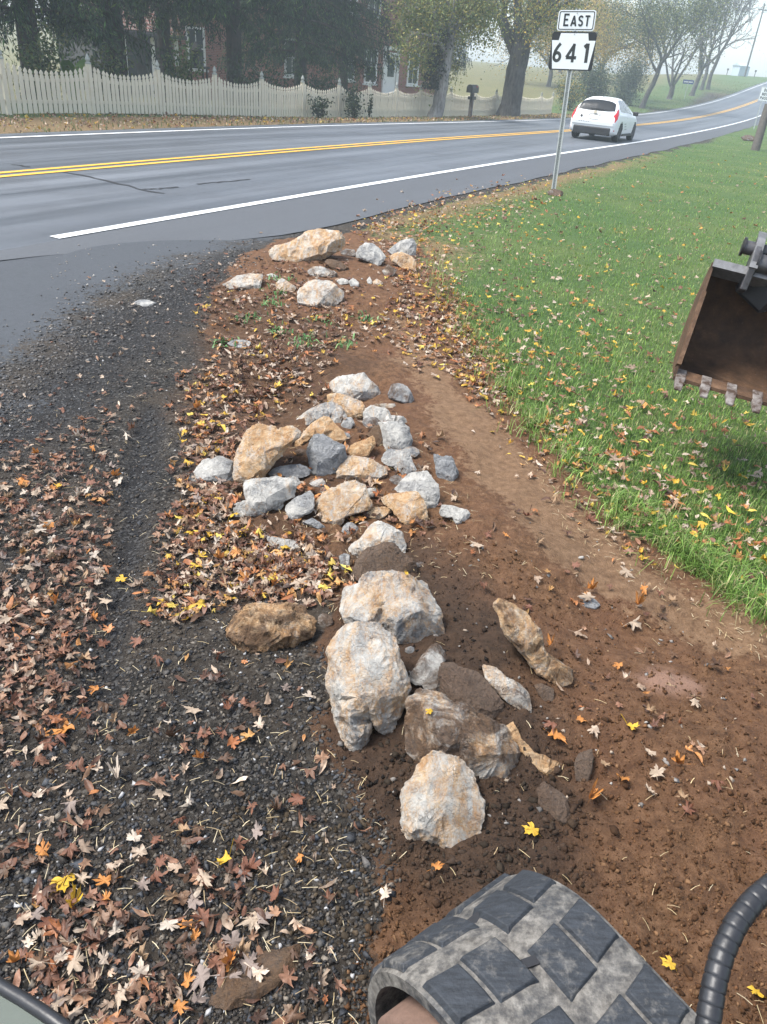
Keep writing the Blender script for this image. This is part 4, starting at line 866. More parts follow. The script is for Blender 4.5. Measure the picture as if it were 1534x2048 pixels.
# ------------------------------------------------------------------ white hatchback driving away
def build_car():
    M_carw = NT('car_white'); n = M_carw.noise(2.5, 4); M_carw = M_carw.done(M_carw.mix(M_carw.ramp(n, [(0.4, 0.0), (0.8, 0.15)]), (0.78, 0.80, 0.80), (0.62, 0.63, 0.62)), 0.28, None, 0.5)
    M_cg = NT('car_glass').done((0.012, 0.015, 0.018), 0.08, None, 0.35); M_black = simple('car_plastic', (0.018, 0.018, 0.02), 0.6, 0.2); M_tyre = simple('tyre_rubber', (0.02, 0.02, 0.02), 0.8, 0.2)
    M_red = NT('tail_lamp').done((0.55, 0.02, 0.03), 0.15, None, 0.6); M_rim = simple('alloy', (0.35, 0.36, 0.37), 0.35, 0.15, 20, 0.8); M_plate = simple('plate', (0.55, 0.55, 0.50), 0.5, 0.1)
    ys = np.array([0.0, 0.04, 0.12, 0.22, 0.42, 0.60, 0.85, 1.5, 2.1, 2.5, 2.85, 3.2, 3.6, 4.0, 4.22, 4.34])
    top = np.array([0.70, 0.80, 0.92, 1.02, 1.26, 1.41, 1.455, 1.47, 1.455, 1.37, 1.19, 1.00, 0.92, 0.83, 0.72, 0.60])
    wid = np.array([0.80, 0.85, 0.885, 0.90, 0.91, 0.912, 0.912, 0.912, 0.912, 0.912, 0.91, 0.905, 0.89, 0.85, 0.78, 0.66])
    belt = np.array([0.66, 0.72, 0.82, 0.90, 0.965, 0.96, 0.95, 0.92, 0.90, 0.89, 0.885, 0.88, 0.85, 0.76, 0.66, 0.55])
    bot = np.array([0.30, 0.24, 0.21, 0.20, 0.19, 0.18, 0.18, 0.18, 0.18, 0.18, 0.18, 0.18, 0.19, 0.2, 0.22, 0.28])
    def ring(y):
        T, W, B, b = (np.interp(y, ys, a) for a in (top, wid, belt, bot)); B = min(B, T - 0.02); g = T - B; tum = 0.30 * min(1, g / 0.5)
        return np.array([(0.0, b), (W * 0.80, b), (W * 0.97, b + 0.08), (W, b + 0.26), (W * 0.995, (B + b + 0.3) / 2), (W * 0.965, B - 0.03), (W * 0.94, B), (W * 0.94 - tum * 0.45, B + g * 0.5), (W * 0.92 - tum, B + g * 0.86), (W * 0.80 - tum, B + g * 0.97), (W * 0.35, T + 0.002), (0.0, T + 0.012 * min(1, g / .3))])
    kk = np.array([0, 1, 2, 3, 4, 5, 6, 7, 8, 9, 10, 11.])
    def S(y, t):
        r = ring(y); return np.array([np.interp(t, kk, r[:, 0]), y, np.interp(t, kk, r[:, 1])])
    root = empty('hatchback_car', (0, 0, 0)); tag(root, 'white hatchback car driving away on the right lane', 'car')
    YY = np.unique(np.concatenate([np.linspace(0, 4.34, 70), ys])); TT = np.linspace(0, 11, 45)
    grid = np.array([[S(y, t) for t in TT] for y in YY]); n, m = grid.shape[:2]; V = []; F = []
    wheels = [(0.86, 0.32), (3.5, 0.32)]
    for sg in (1, -1):
        b0 = len(V); V += [(sg * p[0], p[1], p[2]) for p in grid.reshape(-1, 3)]
        for i in range(n - 1):
            for j in range(m - 1):
                c = grid[i:i + 2, j:j + 2].reshape(-1, 3).mean(0)
                if TT[j] > 0.9 and any((c[1] - wy) ** 2 + (c[2] - wz) ** 2 < 0.365 ** 2 for wy, wz in wheels): continue
                q = [b0 + i * m + j, b0 + i * m + j + 1, b0 + (i + 1) * m + j + 1, b0 + (i + 1) * m + j]; F.append(q if sg < 0 else q[::-1])
        for i, fl in ((0, 1), (n - 1, -1)):
            q = [b0 + i * m + j for j in range(m)]; F.append(q if sg * fl > 0 else q[::-1])
    me = bpy.data.meshes.new('body'); me.from_pydata(V, [], F); me.update()
    bm = bmesh.new(); bm.from_mesh(me); bmesh.ops.remove_doubles(bm, verts=bm.verts, dist=0.002); bmesh.ops.recalc_face_normals(bm, faces=bm.faces); bm.to_mesh(me); bm.free()
    me.polygons.foreach_set('use_smooth', np.ones(len(me.polygons), dtype=bool)); me.set_sharp_from_angle(angle=math.radians(40)); me.materials.append(M_carw); body = link('body', me, root)
    def patch(nm, mat, y0, y1, t0, t1, off, parent, sides=(1,), fn=None, ny=10, nt=10):
        for sg in sides:
            g = []
            for i in range(ny):
                for j in range(nt):
                    u = i / (ny - 1); v = j / (nt - 1); y, t = (y0 + (y1 - y0) * u, t0 + (t1 - t0) * v) if fn is None else fn(u, v)
                    p = S(y, t); a = S(y + 0.01, t) - S(y - 0.01, t); b = S(y, min(11, t + 0.1)) - S(y, max(0, t - 0.1)); nn = np.cross(b, a); nn = nn / (np.linalg.norm(nn) + 1e-9)
                    if nn @ (p - np.array([0, 2.2, 0.6])) < 0: nn = -nn
                    p = p + nn * off; g.append((sg * p[0], p[1], p[2]))
            f = [(i * nt + j, i * nt + j + 1, (i + 1) * nt + j + 1, (i + 1) * nt + j) for i in range(ny - 1) for j in range(nt - 1)]
            me = bpy.data.meshes.new(nm); me.from_pydata(g, [], f); me.update(); me.materials.append(mat); me.polygons.foreach_set('use_smooth', np.ones(len(me.polygons), dtype=bool)); link(nm, me, parent)
    # rear window across both halves
    g = []; nu, nv = 9, 25
    for i in range(nu):
        for j in range(nv):
            u = i / (nu - 1); v = j / (nv - 1) * 2 - 1; lim = 0.70 * (1 - 0.10 * u)
            cur = abs(v) ** 3; y = 0.20 + 0.04 * cur + (0.335 - 0.09 * cur) * u
            r = ring(y); x = v * lim; z = np.interp(abs(x), r[::-1][:6, 0], r[::-1][:6, 1]); g.append((x, y - 0.010, z + 0.008))
    f = [(i * nv + j, i * nv + j + 1, (i + 1) * nv + j + 1, (i + 1) * nv + j) for i in range(nu - 1) for j in range(nv - 1)]
    me = bpy.data.meshes.new('rear_window'); me.from_pydata(g, [], f); me.update(); me.materials.append(M_cg); me.polygons.foreach_set('use_smooth', np.ones(len(me.polygons), dtype=bool)); rw = link('rear_window', me, root)
    MB().box((0.05, 0.205, 1.06), (0.5, 0.015, 0.02)).build('wiper', M_black, rw)
    patch('side_window', M_cg, 0.72, 1.55, 6.25, 8.1, 0.006, root, (1, -1), lambda u, v: (0.78 + 0.80 * u - 0.10 * v * (1 - u) + 0.10 * v * u * 0, 6.3 + (1.8 * v) * min(1, 0.25 + u * 1.6)))
    patch('side_window', M_cg, 1.64, 2.75, 6.25, 8.1, 0.006, root, (1, -1), lambda u, v: (1.66 + 1.15 * u - 0.30 * v * u, 6.3 + 1.8 * v * min(1, 3.2 * (1 - u) + 0.25)))
    patch('windscreen', M_cg, 2.56, 3.1, 9.3, 11, 0.006, root, (1, -1))
    patch('tail_light', M_red, 0.05, 0.34, 4.8, 6.2, 0.012, root, (1, -1), lambda u, v: (0.02 + 0.07 * v + (0.13 + 0.20 * v) * u, 4.8 + 3.6 * v - 1.4 * u * v))
    patch('reflector', M_red, 0.03, 0.05, 2.3, 2.5, 0.02, root, (1, -1))
    mb = MB(); mb.box((0, 0.05, 0.34), (1.42, 0.16, 0.26)); mb.build('rear_bumper', M_black, root, bevel=0.03)
    MB().box((0, -0.004, 0.60), (1.60, 0.05, 0.16)).build('bumper_bar', M_carw, root, bevel=0.022)
    MB().box((0, 0.025, 0.79), (0.34, 0.02, 0.15), M=Matrix.Rotation(-0.35, 3, 'X')).build('licence_plate', M_plate, root); MB().box((0, 0.055, 0.90), (0.52, 0.03, 0.03)).build('trim_strip', M_rim, root)
    MB().lathe([(0.065, 0), (0.065, 0.012), (0.05, 0.016)], 14).build('emblem', simple('emblem_tone', (0.28, 0.25, 0.18), 0.4), root, loc=(0, 0.085, 0.955), rot=(math.pi / 2 - 0.5, 0, 0))
    MB().lathe([(0.05, 0), (0.05, 0.006)], 10).build('sticker', M_black, root, loc=(-0.48, 0.03, 0.80), rot=(math.pi / 2 - 0.3, 0, 0))
    for k in range(5): MB().box((-0.52 + 0.09 * k, -0.031, 0.63), (0.05, 0.004, 0.03)).build('lettering', M_galv, root)
    MB().tube([(0, 0.95, 1.46), (0, 0.78, 1.60)], [0.012, 0.006], 6).build('aerial', M_black, root)
    for sg in (1, -1):
        MB().box((sg * 1.0, 2.62, 0.98), (0.2, 0.13, 0.15)).build('mirror', M_black, root, bevel=0.03); MB().box((sg * 0.925, 1.75, 0.82), (0.02, 0.2, 0.03)).build('door_handle', M_carw, root)
        MB().box((sg * 0.93, 2.2, 0.24), (0.02, 2.0, 0.08)).build('sill_trim', M_black, root)
        for k in range(3): MB().box((sg * 0.916, 1.5 + 0.1 * k, 0.62 - 0.09 * k), (0.006, 0.34, 0.035)).build('side_lettering', M_galv, root)
        for wy, wz in wheels:
            w = MB(); w.lathe([(0.19, -0.11), (0.30, -0.11), (0.32, -0.08), (0.32, 0.08), (0.30, 0.11), (0.19, 0.11)], 24); wo = w.build('wheel', M_tyre, root, 40, loc=(sg * 0.79, wy, wz), rot=(0, math.pi / 2, 0))
            MB().lathe([(0.20, 0.085 * sg), (0.20, 0.10 * sg), (0.06, 0.08 * sg), (0.03, 0.10 * sg)], 20).build('rim', M_rim, wo, 40)
            for q in range(5): MB().box((0.11 * math.cos(q * 1.2566), 0.11 * math.sin(q * 1.2566), 0.098 * sg), (0.15, 0.035, 0.02), q * 1.2566).build('spoke', M_rim, wo)
            MB().box((sg * 0.45, wy, 0.40), (0.5, 0.7, 0.4)).build('wheel_arch', M_black, root)
    MB().box((0, 2.1, 0.26), (1.5, 3.6, 0.12)).build('underbody', M_black, root)
    return root
car = build_car()
S_ = np.arange(0, 60, 0.02); P_ = road_pt(S_, np.full(S_.shape, 2.15)); q_ = P_ - CAM; x_ = 767 + FPX * (q_ @ AR) / (q_ @ _F)
cs = float(np.interp(1190, x_, S_)); cp = road_pt(np.array(cs - 0.86), np.array(2.15), 0.012); car.location = tuple(cp); car.scale = (0.94, 0.94, 0.94)
car.rotation_euler = (math.atan(np.interp(cs, RS, _g)), 0, -float(np.interp(cs, RS, _h)))

# ------------------------------------------------------------------ quarried limestone rocks, each traced and given its own thickness
def mat_rock():
    t = NT('limestone'); g = t.attr('grey', 'OBJECT', 'Fac'); o = t.attr('rust', 'OBJECT', 'Fac'); d = t.attr('dirt', 'OBJECT', 'Fac'); sd = t.attr('seed', 'OBJECT', 'Fac')
    geo = t.n('ShaderNodeTexCoord'); add = t.n('ShaderNodeVectorMath', operation='ADD'); cmb = t.n('ShaderNodeCombineXYZ'); t.l(sd, cmb.inputs[0]); t.l(sd, cmb.inputs[2])
    t.l(geo.outputs['Object'], add.inputs[0]); t.l(cmb.outputs[0], add.inputs[1]); v = add.outputs[0]
    n1 = t.noise(7, 6, 0.65, v, 0.4); n2 = t.noise(20, 8, 0.78, v, 0.8); n3 = t.noise(110, 5, 0.75, v); n4 = t.noise(11, 6, 0.72, t.mapping(v, (1.6, 0.5, 1.0), (0.4, 0.3, 0.7)), 0.8)
    base = t.ramp(n2, [(0.25, (0.20, 0.195, 0.185)), (0.48, (0.44, 0.425, 0.39)), (0.72, (0.64, 0.615, 0.56))])
    grey = t.ramp(n2, [(0.25, (0.085, 0.088, 0.092)), (0.5, (0.22, 0.225, 0.23)), (0.75, (0.48, 0.475, 0.455))])
    gm = t.ramp(t.math('ADD', t.math('MULTIPLY', n1, 0.7), t.math('MULTIPLY', g, 0.5)), [(0.52, 0.0), (0.70, 1.0)])
    c = t.mix(gm, base, grey)
    rust = t.ramp(n2, [(0.25, (0.26, 0.115, 0.04)), (0.47, (0.45, 0.255, 0.105)), (0.66, (0.60, 0.45, 0.28))])
    om = t.ramp(t.math('ADD', t.math('ADD', t.math('MULTIPLY', n4, 0.55), t.math('MULTIPLY', n3, 0.28)), t.math('MULTIPLY', o, 0.60)), [(0.590, 0.0), (0.72, 0.88)])
    c = t.mix(om, c, rust)
    dirt = t.ramp(n3, [(0.3, (0.050, 0.030, 0.019)), (0.7, (0.14, 0.085, 0.052))])
    n5 = t.noise(9, 6, 0.7, v, 1.0)
    dm = t.ramp(t.math('ADD', t.math('MULTIPLY', n5, 0.75), t.math('MULTIPLY', d, 0.62)), [(0.55, 0.0), (0.68, 0.92)])
    c = t.mix(dm, c, dirt)
    crack = t.n('ShaderNodeTexVoronoi', feature='DISTANCE_TO_EDGE'); crack.inputs['Scale'].default_value = 8; wv = t.n('ShaderNodeVectorMath', operation='ADD'); nn = t.n('ShaderNodeTexNoise'); nn.inputs['Scale'].default_value = 14; t.l(v, nn.inputs[0]); t.l(v, wv.inputs[0]); t.l(nn.outputs['Color'], wv.inputs[1]); t.l(wv.outputs[0], crack.inputs['Vector'])
    cm = t.math('MULTIPLY', t.ramp(crack.outputs['Distance'], [(0.0, 1.0), (0.018, 0.0)]), t.ramp(n1, [(0.45, 0.0), (0.6, 0.8)]))
    c = t.mix(cm, c, (0.055, 0.045, 0.036))
    c = t.mix(t.ramp(n3, [(0.28, 0.5), (0.42, 0.0)]), c, t.mix(1.0, c, (0.42, 0.38, 0.34), 'MULTIPLY'))
    hh = t.math('ADD', t.math('ADD', t.math('MULTIPLY', n2, 1.0), t.math('MULTIPLY', n3, 0.4)), t.math('MULTIPLY', cm, -0.5))
    return t.done(c, 0.82, t.bump(hh, 1.0, 0.020), 0.2)
M_rock = mat_rock()
GA, GB, GC = 'far rock pile by the road', 'middle rock pile', 'near rocks in the soil'
CROPS = {'A': (420, 440, 430), 'B': (380, 740, 300), 'C': (580, 740, 380), 'D': (640, 1040, 280), 'E': (430, 1180, 430), 'F': (780, 1180, 400), 'G': (780, 1360, 420), 'H': (1023, 900, 511), 'P': (0, 0, 1534)}
def rock(key, label, out, inner, grey=0.3, rust=0.3, dirt=0.2, thick=0.55, tilt=0.45, name='rock', group=None, cat='rock', rough=1.0, sink=0.0):
    x0, y0, w = CROPS[key]; k = w / 1534.0
    O = np.array([(x0 + a * k, y0 + b * k) for a, b in out]); I = np.array([(x0 + a * k, y0 + b * k, c) for a, b, c in inner])
    # a few more outline points so that edges are not ruler straight
    seed = int(abs(O.sum() * 10)) % 9973; rr = random.Random(seed)
    O2 = []
    for i in range(len(O)):
        a, b = O[i], O[(i + 1) % len(O)]; O2.append(tuple(a)); L = np.hypot(*(b - a)); nrm = np.array([b[1] - a[1], a[0] - b[0]]) / max(L, 1e-6)
        O2.append(tuple((a + b) / 2 + nrm * L * rr.uniform(-0.06, 0.10)))
    O2 = np.array(O2); O2 = O2.mean(0) + (O2 - O2.mean(0)) * (1.10 if key in 'BC' else 1.06); ym = O2[:, 1].max(); low = O2[O2[:, 1] > ym - 0.12 * (ym - O2[:, 1].min()) - 1]
    G = ground_at(np.array([low[:, 0].mean()]), np.array([low[:, 1].mean()]))[0]; d0 = float(depth_of(G)); mpp = d0 / FPX
    area = 0.5 * abs(np.dot(O2[:, 0], np.roll(O2[:, 1], 1)) - np.dot(O2[:, 1], np.roll(O2[:, 0], 1))); s = math.sqrt(area) * mpp
    def dep(y, b): return d0 + tilt * (ym - y) * mpp - b * s
    pts2 = [Vector((float(a), float(b))) for a, b in O2] + [Vector((float(a), float(b))) for a, b, c in I]; n = len(O2)
    bul = [0.0] * n + [float(c) for _, _, c in I]
    cx, cy = O2.mean(0)
    # ring of points just inside the outline rounds the front over
    ring = []
    for i in range(0, n, 1):
        p = O2[i] + (np.array([cx, cy]) - O2[i]) * rr.uniform(0.12, 0.22); ring.append(p); pts2.append(Vector((float(p[0]), float(p[1])))); bul.append(0.09 + 0.04 * rr.random())
    res = delaunay_2d_cdt(pts2, [(i, (i + 1) % n) for i in range(n)], [], 1, 1e-5)
    vco, faces, orig = res[0], res[2], res[3]
    V = []; outl = {}
    for i, p in enumerate(vco):
        oi = orig[i][0] if orig[i] else -1; b = bul[oi] if oi >= 0 else 0.08
        if 0 <= oi < n: outl[oi] = i
        V.append(at_depth(p.x, p.y, dep(p.y, b)))
    Fc = [tuple(f) for f in faces]; base = len(V); ids = [outl[i] for i in range(n) if i in outl]; m = len(ids)
    for sc, dd in ((0.96, 0.40 * thick), (0.72, thick)):
        for i in ids:
            p = vco[i]; q = (cx + (p.x - cx) * sc, cy + (p.y - cy) * sc); V.append(at_depth(q[0], q[1], dep(p.y, 0) + dd * s))
    cb = len(V); V.append(at_depth(cx, cy, dep(cy, 0) + thick * 1.08 * s))
    for i in range(m):
        j = (i + 1) % m; Fc += [(ids[j], ids[i], base + i, base + j), (base + j, base + i, base + m + i, base + m + j), (base + m + j, base + m + i, cb)]
    ctr = np.array(G); me = bpy.data.meshes.new(name); me.from_pydata([tuple(np.array(v) - ctr - np.array([0, 0, sink])) for v in V], [], Fc); me.update()
    bm = bmesh.new(); bm.from_mesh(me); bmesh.ops.recalc_face_normals(bm, faces=bm.faces); bmesh.ops.triangulate(bm, faces=bm.faces)
    vw = -Vector(ray(float(cx), float(cy))).normalized()
    for _ in range(14 if s * FPX / d0 > 60 else 8):          # knock flat chips off the corners that stick out
        nd = (Vector((rr.gauss(0, 1), rr.gauss(0, 1), rr.gauss(0, 1))).normalized() * 0.75 + vw * rr.uniform(0.35, 1.1) + Vector((0, 0, rr.uniform(0, 0.5)))).normalized()
        ds = sorted((v.co.dot(nd) for v in bm.verts), reverse=True); cut = ds[0] - s * rr.uniform(0.03, 0.12)
        res_ = bmesh.ops.bisect_plane(bm, geom=bm.verts[:] + bm.edges[:] + bm.faces[:], dist=1e-5, plane_co=nd * cut, plane_no=nd, clear_outer=True)
        be = [e for e in bm.edges if e.is_boundary]
        if be: bmesh.ops.holes_fill(bm, edges=be, sides=0)
    bmesh.ops.recalc_face_normals(bm, faces=bm.faces); bmesh.ops.triangulate(bm, faces=bm.faces)
    cuts = 5 if s * FPX / d0 > 110 else 3 if s * FPX / d0 > 45 else 2
    bmesh.ops.subdivide_edges(bm, edges=bm.edges[:], cuts=cuts, use_grid_fill=True)
    pass
    bm.normal_update(); offv = Vector((seed * 0.37, seed * 0.11, 3.1)); mv = []
    for v in bm.verts:
        q = v.co / s; a = mnoise.fractal(q * 2.2 + offv, 1.0, 2.0, 4); vo = mnoise.voronoi(q * 3.2 + offv)[0]; st = math.sin((q.z * 1.3 + q.y * 0.7 + 0.5 * a) * 16) * 0.25
        mv.append(v.normal * s * rough * (0.020 + 0.014 * a + 0.022 * (vo[1] - vo[0] - 0.2) + 0.007 * st - 0.034 * abs(mnoise.fractal(q * 5 + offv, 1.0, 2.0, 3)) + 0.015 * mnoise.noise(q * 15 + offv) + 0.010 * mnoise.noise(q * 31 + offv)))
    for v, dlt in zip(bm.verts, mv): v.co += dlt
    bm.to_mesh(me); bm.free(); me.polygons.foreach_set('use_smooth', np.ones(len(me.polygons), dtype=bool)); me.set_sharp_from_angle(angle=math.radians(22)); me.materials.append(M_rock)
    o = link(name, me, None, tuple(ctr)); o['grey'] = grey; o['rust'] = rust; o['dirt'] = dirt + (0.08 if group == GC else 0.04); o['seed'] = seed * 0.731 % 50
    tag(o, label, cat, group); return o
R = rock
R('A', 'largest long tan slab at the back of the far rock pile', [(440,225),(480,190),(560,175),(640,130),(680,95),(760,72),(850,80),(930,90),(955,150),(955,185),(900,225),(800,275),(720,300),(590,305),(480,280),(445,260)], [(620,215,.1),(700,165,.15),(820,150,.2),(720,240,.32),(560,230,.2),(860,190,.28)], .25, .45, .1, group=GA)
R('A', 'white block right of the long slab in the far pile', [(1045,235),(1075,190),(1110,165),(1160,170),(1200,200),(1250,265),(1225,300),(1195,330),(1110,285),(1050,265)], [(1110,205,.15),(1170,240,.25),(1195,300,.3)], .5, .0, .0, group=GA)
R('A', 'tilted grey white rock leaning at the right end of the far pile', [(1270,220),(1320,180),(1400,140),(1445,135),(1470,180),(1465,265),(1440,270),(1395,235),(1340,235),(1300,240)], [(1420,175,.3),(1350,200,.1),(1410,215,.2)], .5, .1, .1, tilt=0.2, group=GA)
R('A', 'tan rock propping the tilted one at the right end of the far pile', [(1285,260),(1340,235),(1390,240),(1465,285),(1450,370),(1400,365),(1340,320),(1300,295)], [(1370,270,.3),(1410,310,.2)], .1, .5, .2, group=GA)
R('A', 'small grey brown rock below the propped tan one', [(1230,365),(1270,320),(1330,350),(1300,400),(1245,390)], [(1275,355,.3)], .4, .3, .4, group=GA)
R('A', 'pale rock at the left end of the far pile', [(100,460),(190,400),(280,385),(370,390),(375,430),(360,490),(240,505),(150,495)], [(200,430,.2),(300,420,.2),(260,465,.3)], .25, .35, .15, group=GA)
R('A', 'small pointed cream rock between two larger ones in the far pile', [(475,450),(515,418),(560,445),(610,475),(600,510),(540,530),(480,510)], [(530,470,.3)], .1, .4, .15, group=GA)
R('A', 'rounded boulder at the front of the far pile, brown below', [(615,530),(640,480),(690,440),(760,428),(850,440),(915,490),(950,515),(945,570),(880,610),(740,625),(640,600)], [(700,490,.15),(800,480,.2),(830,530,.3),(680,550,.3),(780,575,.3)], .3, .35, .22, group=GA)
R('A', 'low flat rock behind the rounded boulder', [(695,370),(740,335),(800,330),(860,350),(905,385),(880,412),(800,405),(730,400)], [(790,365,.25)], .35, .3, .3, group=GA)
R('A', 'half buried grey rock between the long slab and the white block', [(930,230),(970,205),(1030,215),(1045,260),(1000,265),(950,250)], [(985,230,.2)], .5, .15, .4, group=GA)
R('A', 'small white stone right of the rounded boulder', [(905,435),(940,415),(985,430),(985,455),(930,465)], [(945,440,.2)], .2, .1, .1, group=GA)
R('A', 'small grey white stone, second right of the rounded boulder', [(990,440),(1020,415),(1060,445),(1060,478),(1005,472)], [(1025,445,.2)], .5, .0, .1, group=GA)
R('A', 'white chip standing under the white block', [(1120,430),(1140,405),(1160,440),(1150,460),(1125,450)], [(1140,435,.2)], .1, .1, .0, group=GA)
R('A', 'pinkish stone beside the white chip', [(1160,440),(1190,420),(1235,450),(1220,465),(1170,460)], [(1195,445,.2)], .1, .4, .1, group=GA)
R('A', 'red brown half buried rock under the long slab', [(815,290),(860,280),(930,300),(990,345),(940,365),(860,340)], [(890,320,.2)], .0, .4, .75, group=GA)
R('A', 'small white sliver above the pointed cream rock', [(405,390),(440,380),(490,400),(470,412),(420,405)], [(445,397,.15)], .3, .0, .1, group=GA)
# middle pile
R('B', 'biggest orange stained rock standing at the left of the middle pile', [(485,905),(520,790),(570,680),(640,610),(700,580),(760,590),(830,585),(890,625),(970,590),(1060,620),(1115,655),(1060,715),(960,800),(860,920),(760,1060),(690,1110),(600,1130),(520,1180),(490,1130),(475,1040)], [(640,700,.22),(880,650,.18),(760,800,.28),(840,850,.30),(560,1000,.28),(620,1080,.30),(700,980,.34),(930,770,.26)], .05, .48, .0, tilt=.25, group=GB)
R('B', 'grey white rock at the left end of the middle pile', [(0,1080),(60,1040),(130,940),(230,920),(300,880),(380,900),(440,960),(465,1060),(475,1150),(330,1140),(150,1130),(30,1140)], [(330,960,.2),(260,1050,.3),(150,1030,.2),(400,1050,.3)], .48, .15, .05, group=GB)
R('B', 'wide white rock with a jutting left foot, front left of the middle pile', [(450,1385),(520,1350),(590,1330),(570,1240),(565,1160),(640,1130),(750,1125),(870,1105),(950,1125),(1075,1150),(1060,1220),(1050,1290),(960,1330),(900,1400),(780,1440),(720,1480),(620,1500),(520,1510),(470,1440)], [(640,1200,.2),(620,1340,.3),(800,1220,.25),(850,1330,.3),(560,1420,.3),(960,1240,.2),(700,1420,.3)], .38, .25, .05, group=GB)
R('B', 'flat grey rock tucked under the biggest orange one', [(820,1060),(880,1010),(980,985),(1110,970),(1220,1030),(1200,1070),(1090,1100),(1000,1105),(900,1100),(840,1085)], [(1000,1030,.2),(1100,1030,.2)], .65, .0, .1, group=GB)
R('B', 'small white angular rock in the front middle of the pile', [(985,1390),(1060,1330),(1150,1290),(1230,1240),(1280,1390),(1270,1410),(1160,1480),(1090,1540),(1000,1520),(1000,1450)], [(1140,1360,.25),(1100,1440,.3),(1220,1340,.2)], .42, .1, .0, group=GB)
R('B', 'small blue grey stone lowest in the middle pile', [(1145,1555),(1240,1515),(1320,1560),(1380,1605),(1280,1625),(1200,1590)], [(1260,1560,.25)], .9, .0, .0, group=GB)
R('B', 'small white stone with a leaf beside it, below the grey upright rock', [(1225,1160),(1290,1130),(1350,1115),(1380,1160),(1370,1195),(1280,1195)], [(1300,1160,.25)], .2, .25, .1, group=GB)
R('B', 'weathered streaked slab lying in leaves below the middle pile', [(780,1700),(900,1720),(1040,1740),(1120,1790),(1130,1850),(990,1860),(860,1800)], [(980,1780,.2)], .4, .3, .25, thick=.3, group=GB)
R('C', 'topmost pale rock of the middle pile', [(335,120),(355,90),(420,60),(520,50),(590,35),(640,90),(690,140),(720,190),(700,225),(640,250),(560,245),(520,235),(440,200),(345,195)], [(440,110,.15),(560,110,.2),(600,180,.3),(660,170,.25),(480,180,.3)], .35, .3, .05, group=GB)
R('C', 'tan rock just below the topmost one', [(310,210),(350,200),(440,205),(520,240),(570,260),(605,340),(560,390),(480,390),(440,380),(400,300),(330,260)], [(450,260,.2),(520,330,.3)], .15, .5, .2, group=GB)
R('C', 'flat streaked rock pointing left near the top of the middle pile', [(55,410),(130,350),(240,290),(330,265),(400,300),(440,370),(430,410),(390,450),(330,430),(300,400),(200,400),(120,450),(90,440)], [(250,340,.2),(350,330,.25),(390,390,.3)], .4, .3, .05, group=GB)
R('C', 'orange slab with a dark grey end, leaning behind the upright grey rock', [(30,640),(70,560),(140,480),(230,400),(310,395),(340,430),(420,500),(440,550),(400,590),(330,580),(280,530),(180,540),(110,600),(70,660)], [(320,440,.25),(270,500,.2),(200,470,.2),(100,580,.2),(390,530,.2)], .3, .55, .05, group=GB)
R('C', 'upright grey rock in the centre of the middle pile', [(150,650),(170,580),(200,545),(270,530),(330,570),(430,610),(465,670),(460,710),(420,760),(370,820),(290,850),(200,860),(170,760)], [(250,610,.2),(360,680,.25),(220,700,.25),(300,760,.3),(250,800,.3)], .75, .0, .0, tilt=.3, group=GB)
R('C', 'orange wedge right of the upright grey rock', [(470,640),(540,590),(660,540),(680,600),(650,650),(610,720),(540,690),(480,680)], [(600,610,.2),(560,660,.25)], .0, .75, .1, group=GB)
R('C', 'cracked white rock on the upper right of the middle pile', [(600,370),(620,320),(660,290),(740,310),(780,320),(810,370),(900,375),(940,420),(840,420),(760,430),(660,440),(610,430)], [(700,360,.25),(800,390,.2)], .35, .3, .15, group=GB)
R('C', 'white cube shaped rock with a brown flank on the right of the middle pile', [(735,470),(720,430),(820,425),(910,425),(950,470),(975,560),(960,620),(900,660),(800,660),(770,620)], [(780,500,.2),(880,490,.2),(860,600,.3)], .4, .2, .05, tilt=.3, group=GB)
R('C', 'brown muddy rock left of the white cube shaped one', [(620,530),(680,460),(735,450),(770,620),(740,640),(690,600)], [(710,540,.15)], .0, .5, .75, group=GB)
R('C', 'grey rock with reddish spots below the white cube shaped one', [(745,720),(790,650),(850,630),(930,650),(970,710),(1010,800),(960,850),(920,860),(840,780),(760,750)], [(850,690,.25),(900,760,.3)], .5, .25, .15, group=GB)
R('C', 'wedge shaped white and orange rock below the upright grey one', [(395,820),(410,770),(450,700),(510,700),(620,720),(700,760),(770,790),(760,850),(680,910),(560,920),(440,890),(390,870)], [(480,760,.2),(560,830,.3),(680,800,.25),(440,840,.3)], .2, .42, .1, group=GB)
R('C', 'large white rock on the lower right of the middle pile', [(850,960),(930,880),(1000,830),(1070,805),(1130,860),(1180,930),(1180,1080),(1090,1130),(1060,1060),(1000,990),(920,995)], [(1050,880,.25),(1090,970,.3),(940,940,.2)], .4, .15, .0, group=GB)
R('C', 'square orange and white rock in front of the large white one', [(740,1040),(850,1010),(1000,985),(1060,1050),(1090,1120),(1105,1220),(1020,1230),(940,1245),(870,1180),(830,1120),(780,1090)], [(850,1060,.2),(1000,1050,.2),(920,1130,.3),(1030,1150,.3)], .15, .5, .05, group=GB)
R('C', 'orange and white ridged rock front centre of the middle pile', [(215,1070),(260,1010),(330,970),(420,930),(520,905),(590,945),(610,1010),(660,1100),(600,1130),(520,1150),(440,1180),(400,1250),(350,1230),(280,1210),(235,1140)], [(360,1010,.25),(400,1110,.35),(520,1030,.25),(300,1080,.25),(340,1170,.3)], .3, .42, .05, group=GB)
R('C', 'thin tan wedge between two rocks at the front of the middle pile', [(590,1155),(680,1110),(770,1105),(830,1125),(780,1170),(710,1205),(630,1180)], [(700,1150,.25)], .1, .5, .15, group=GB)
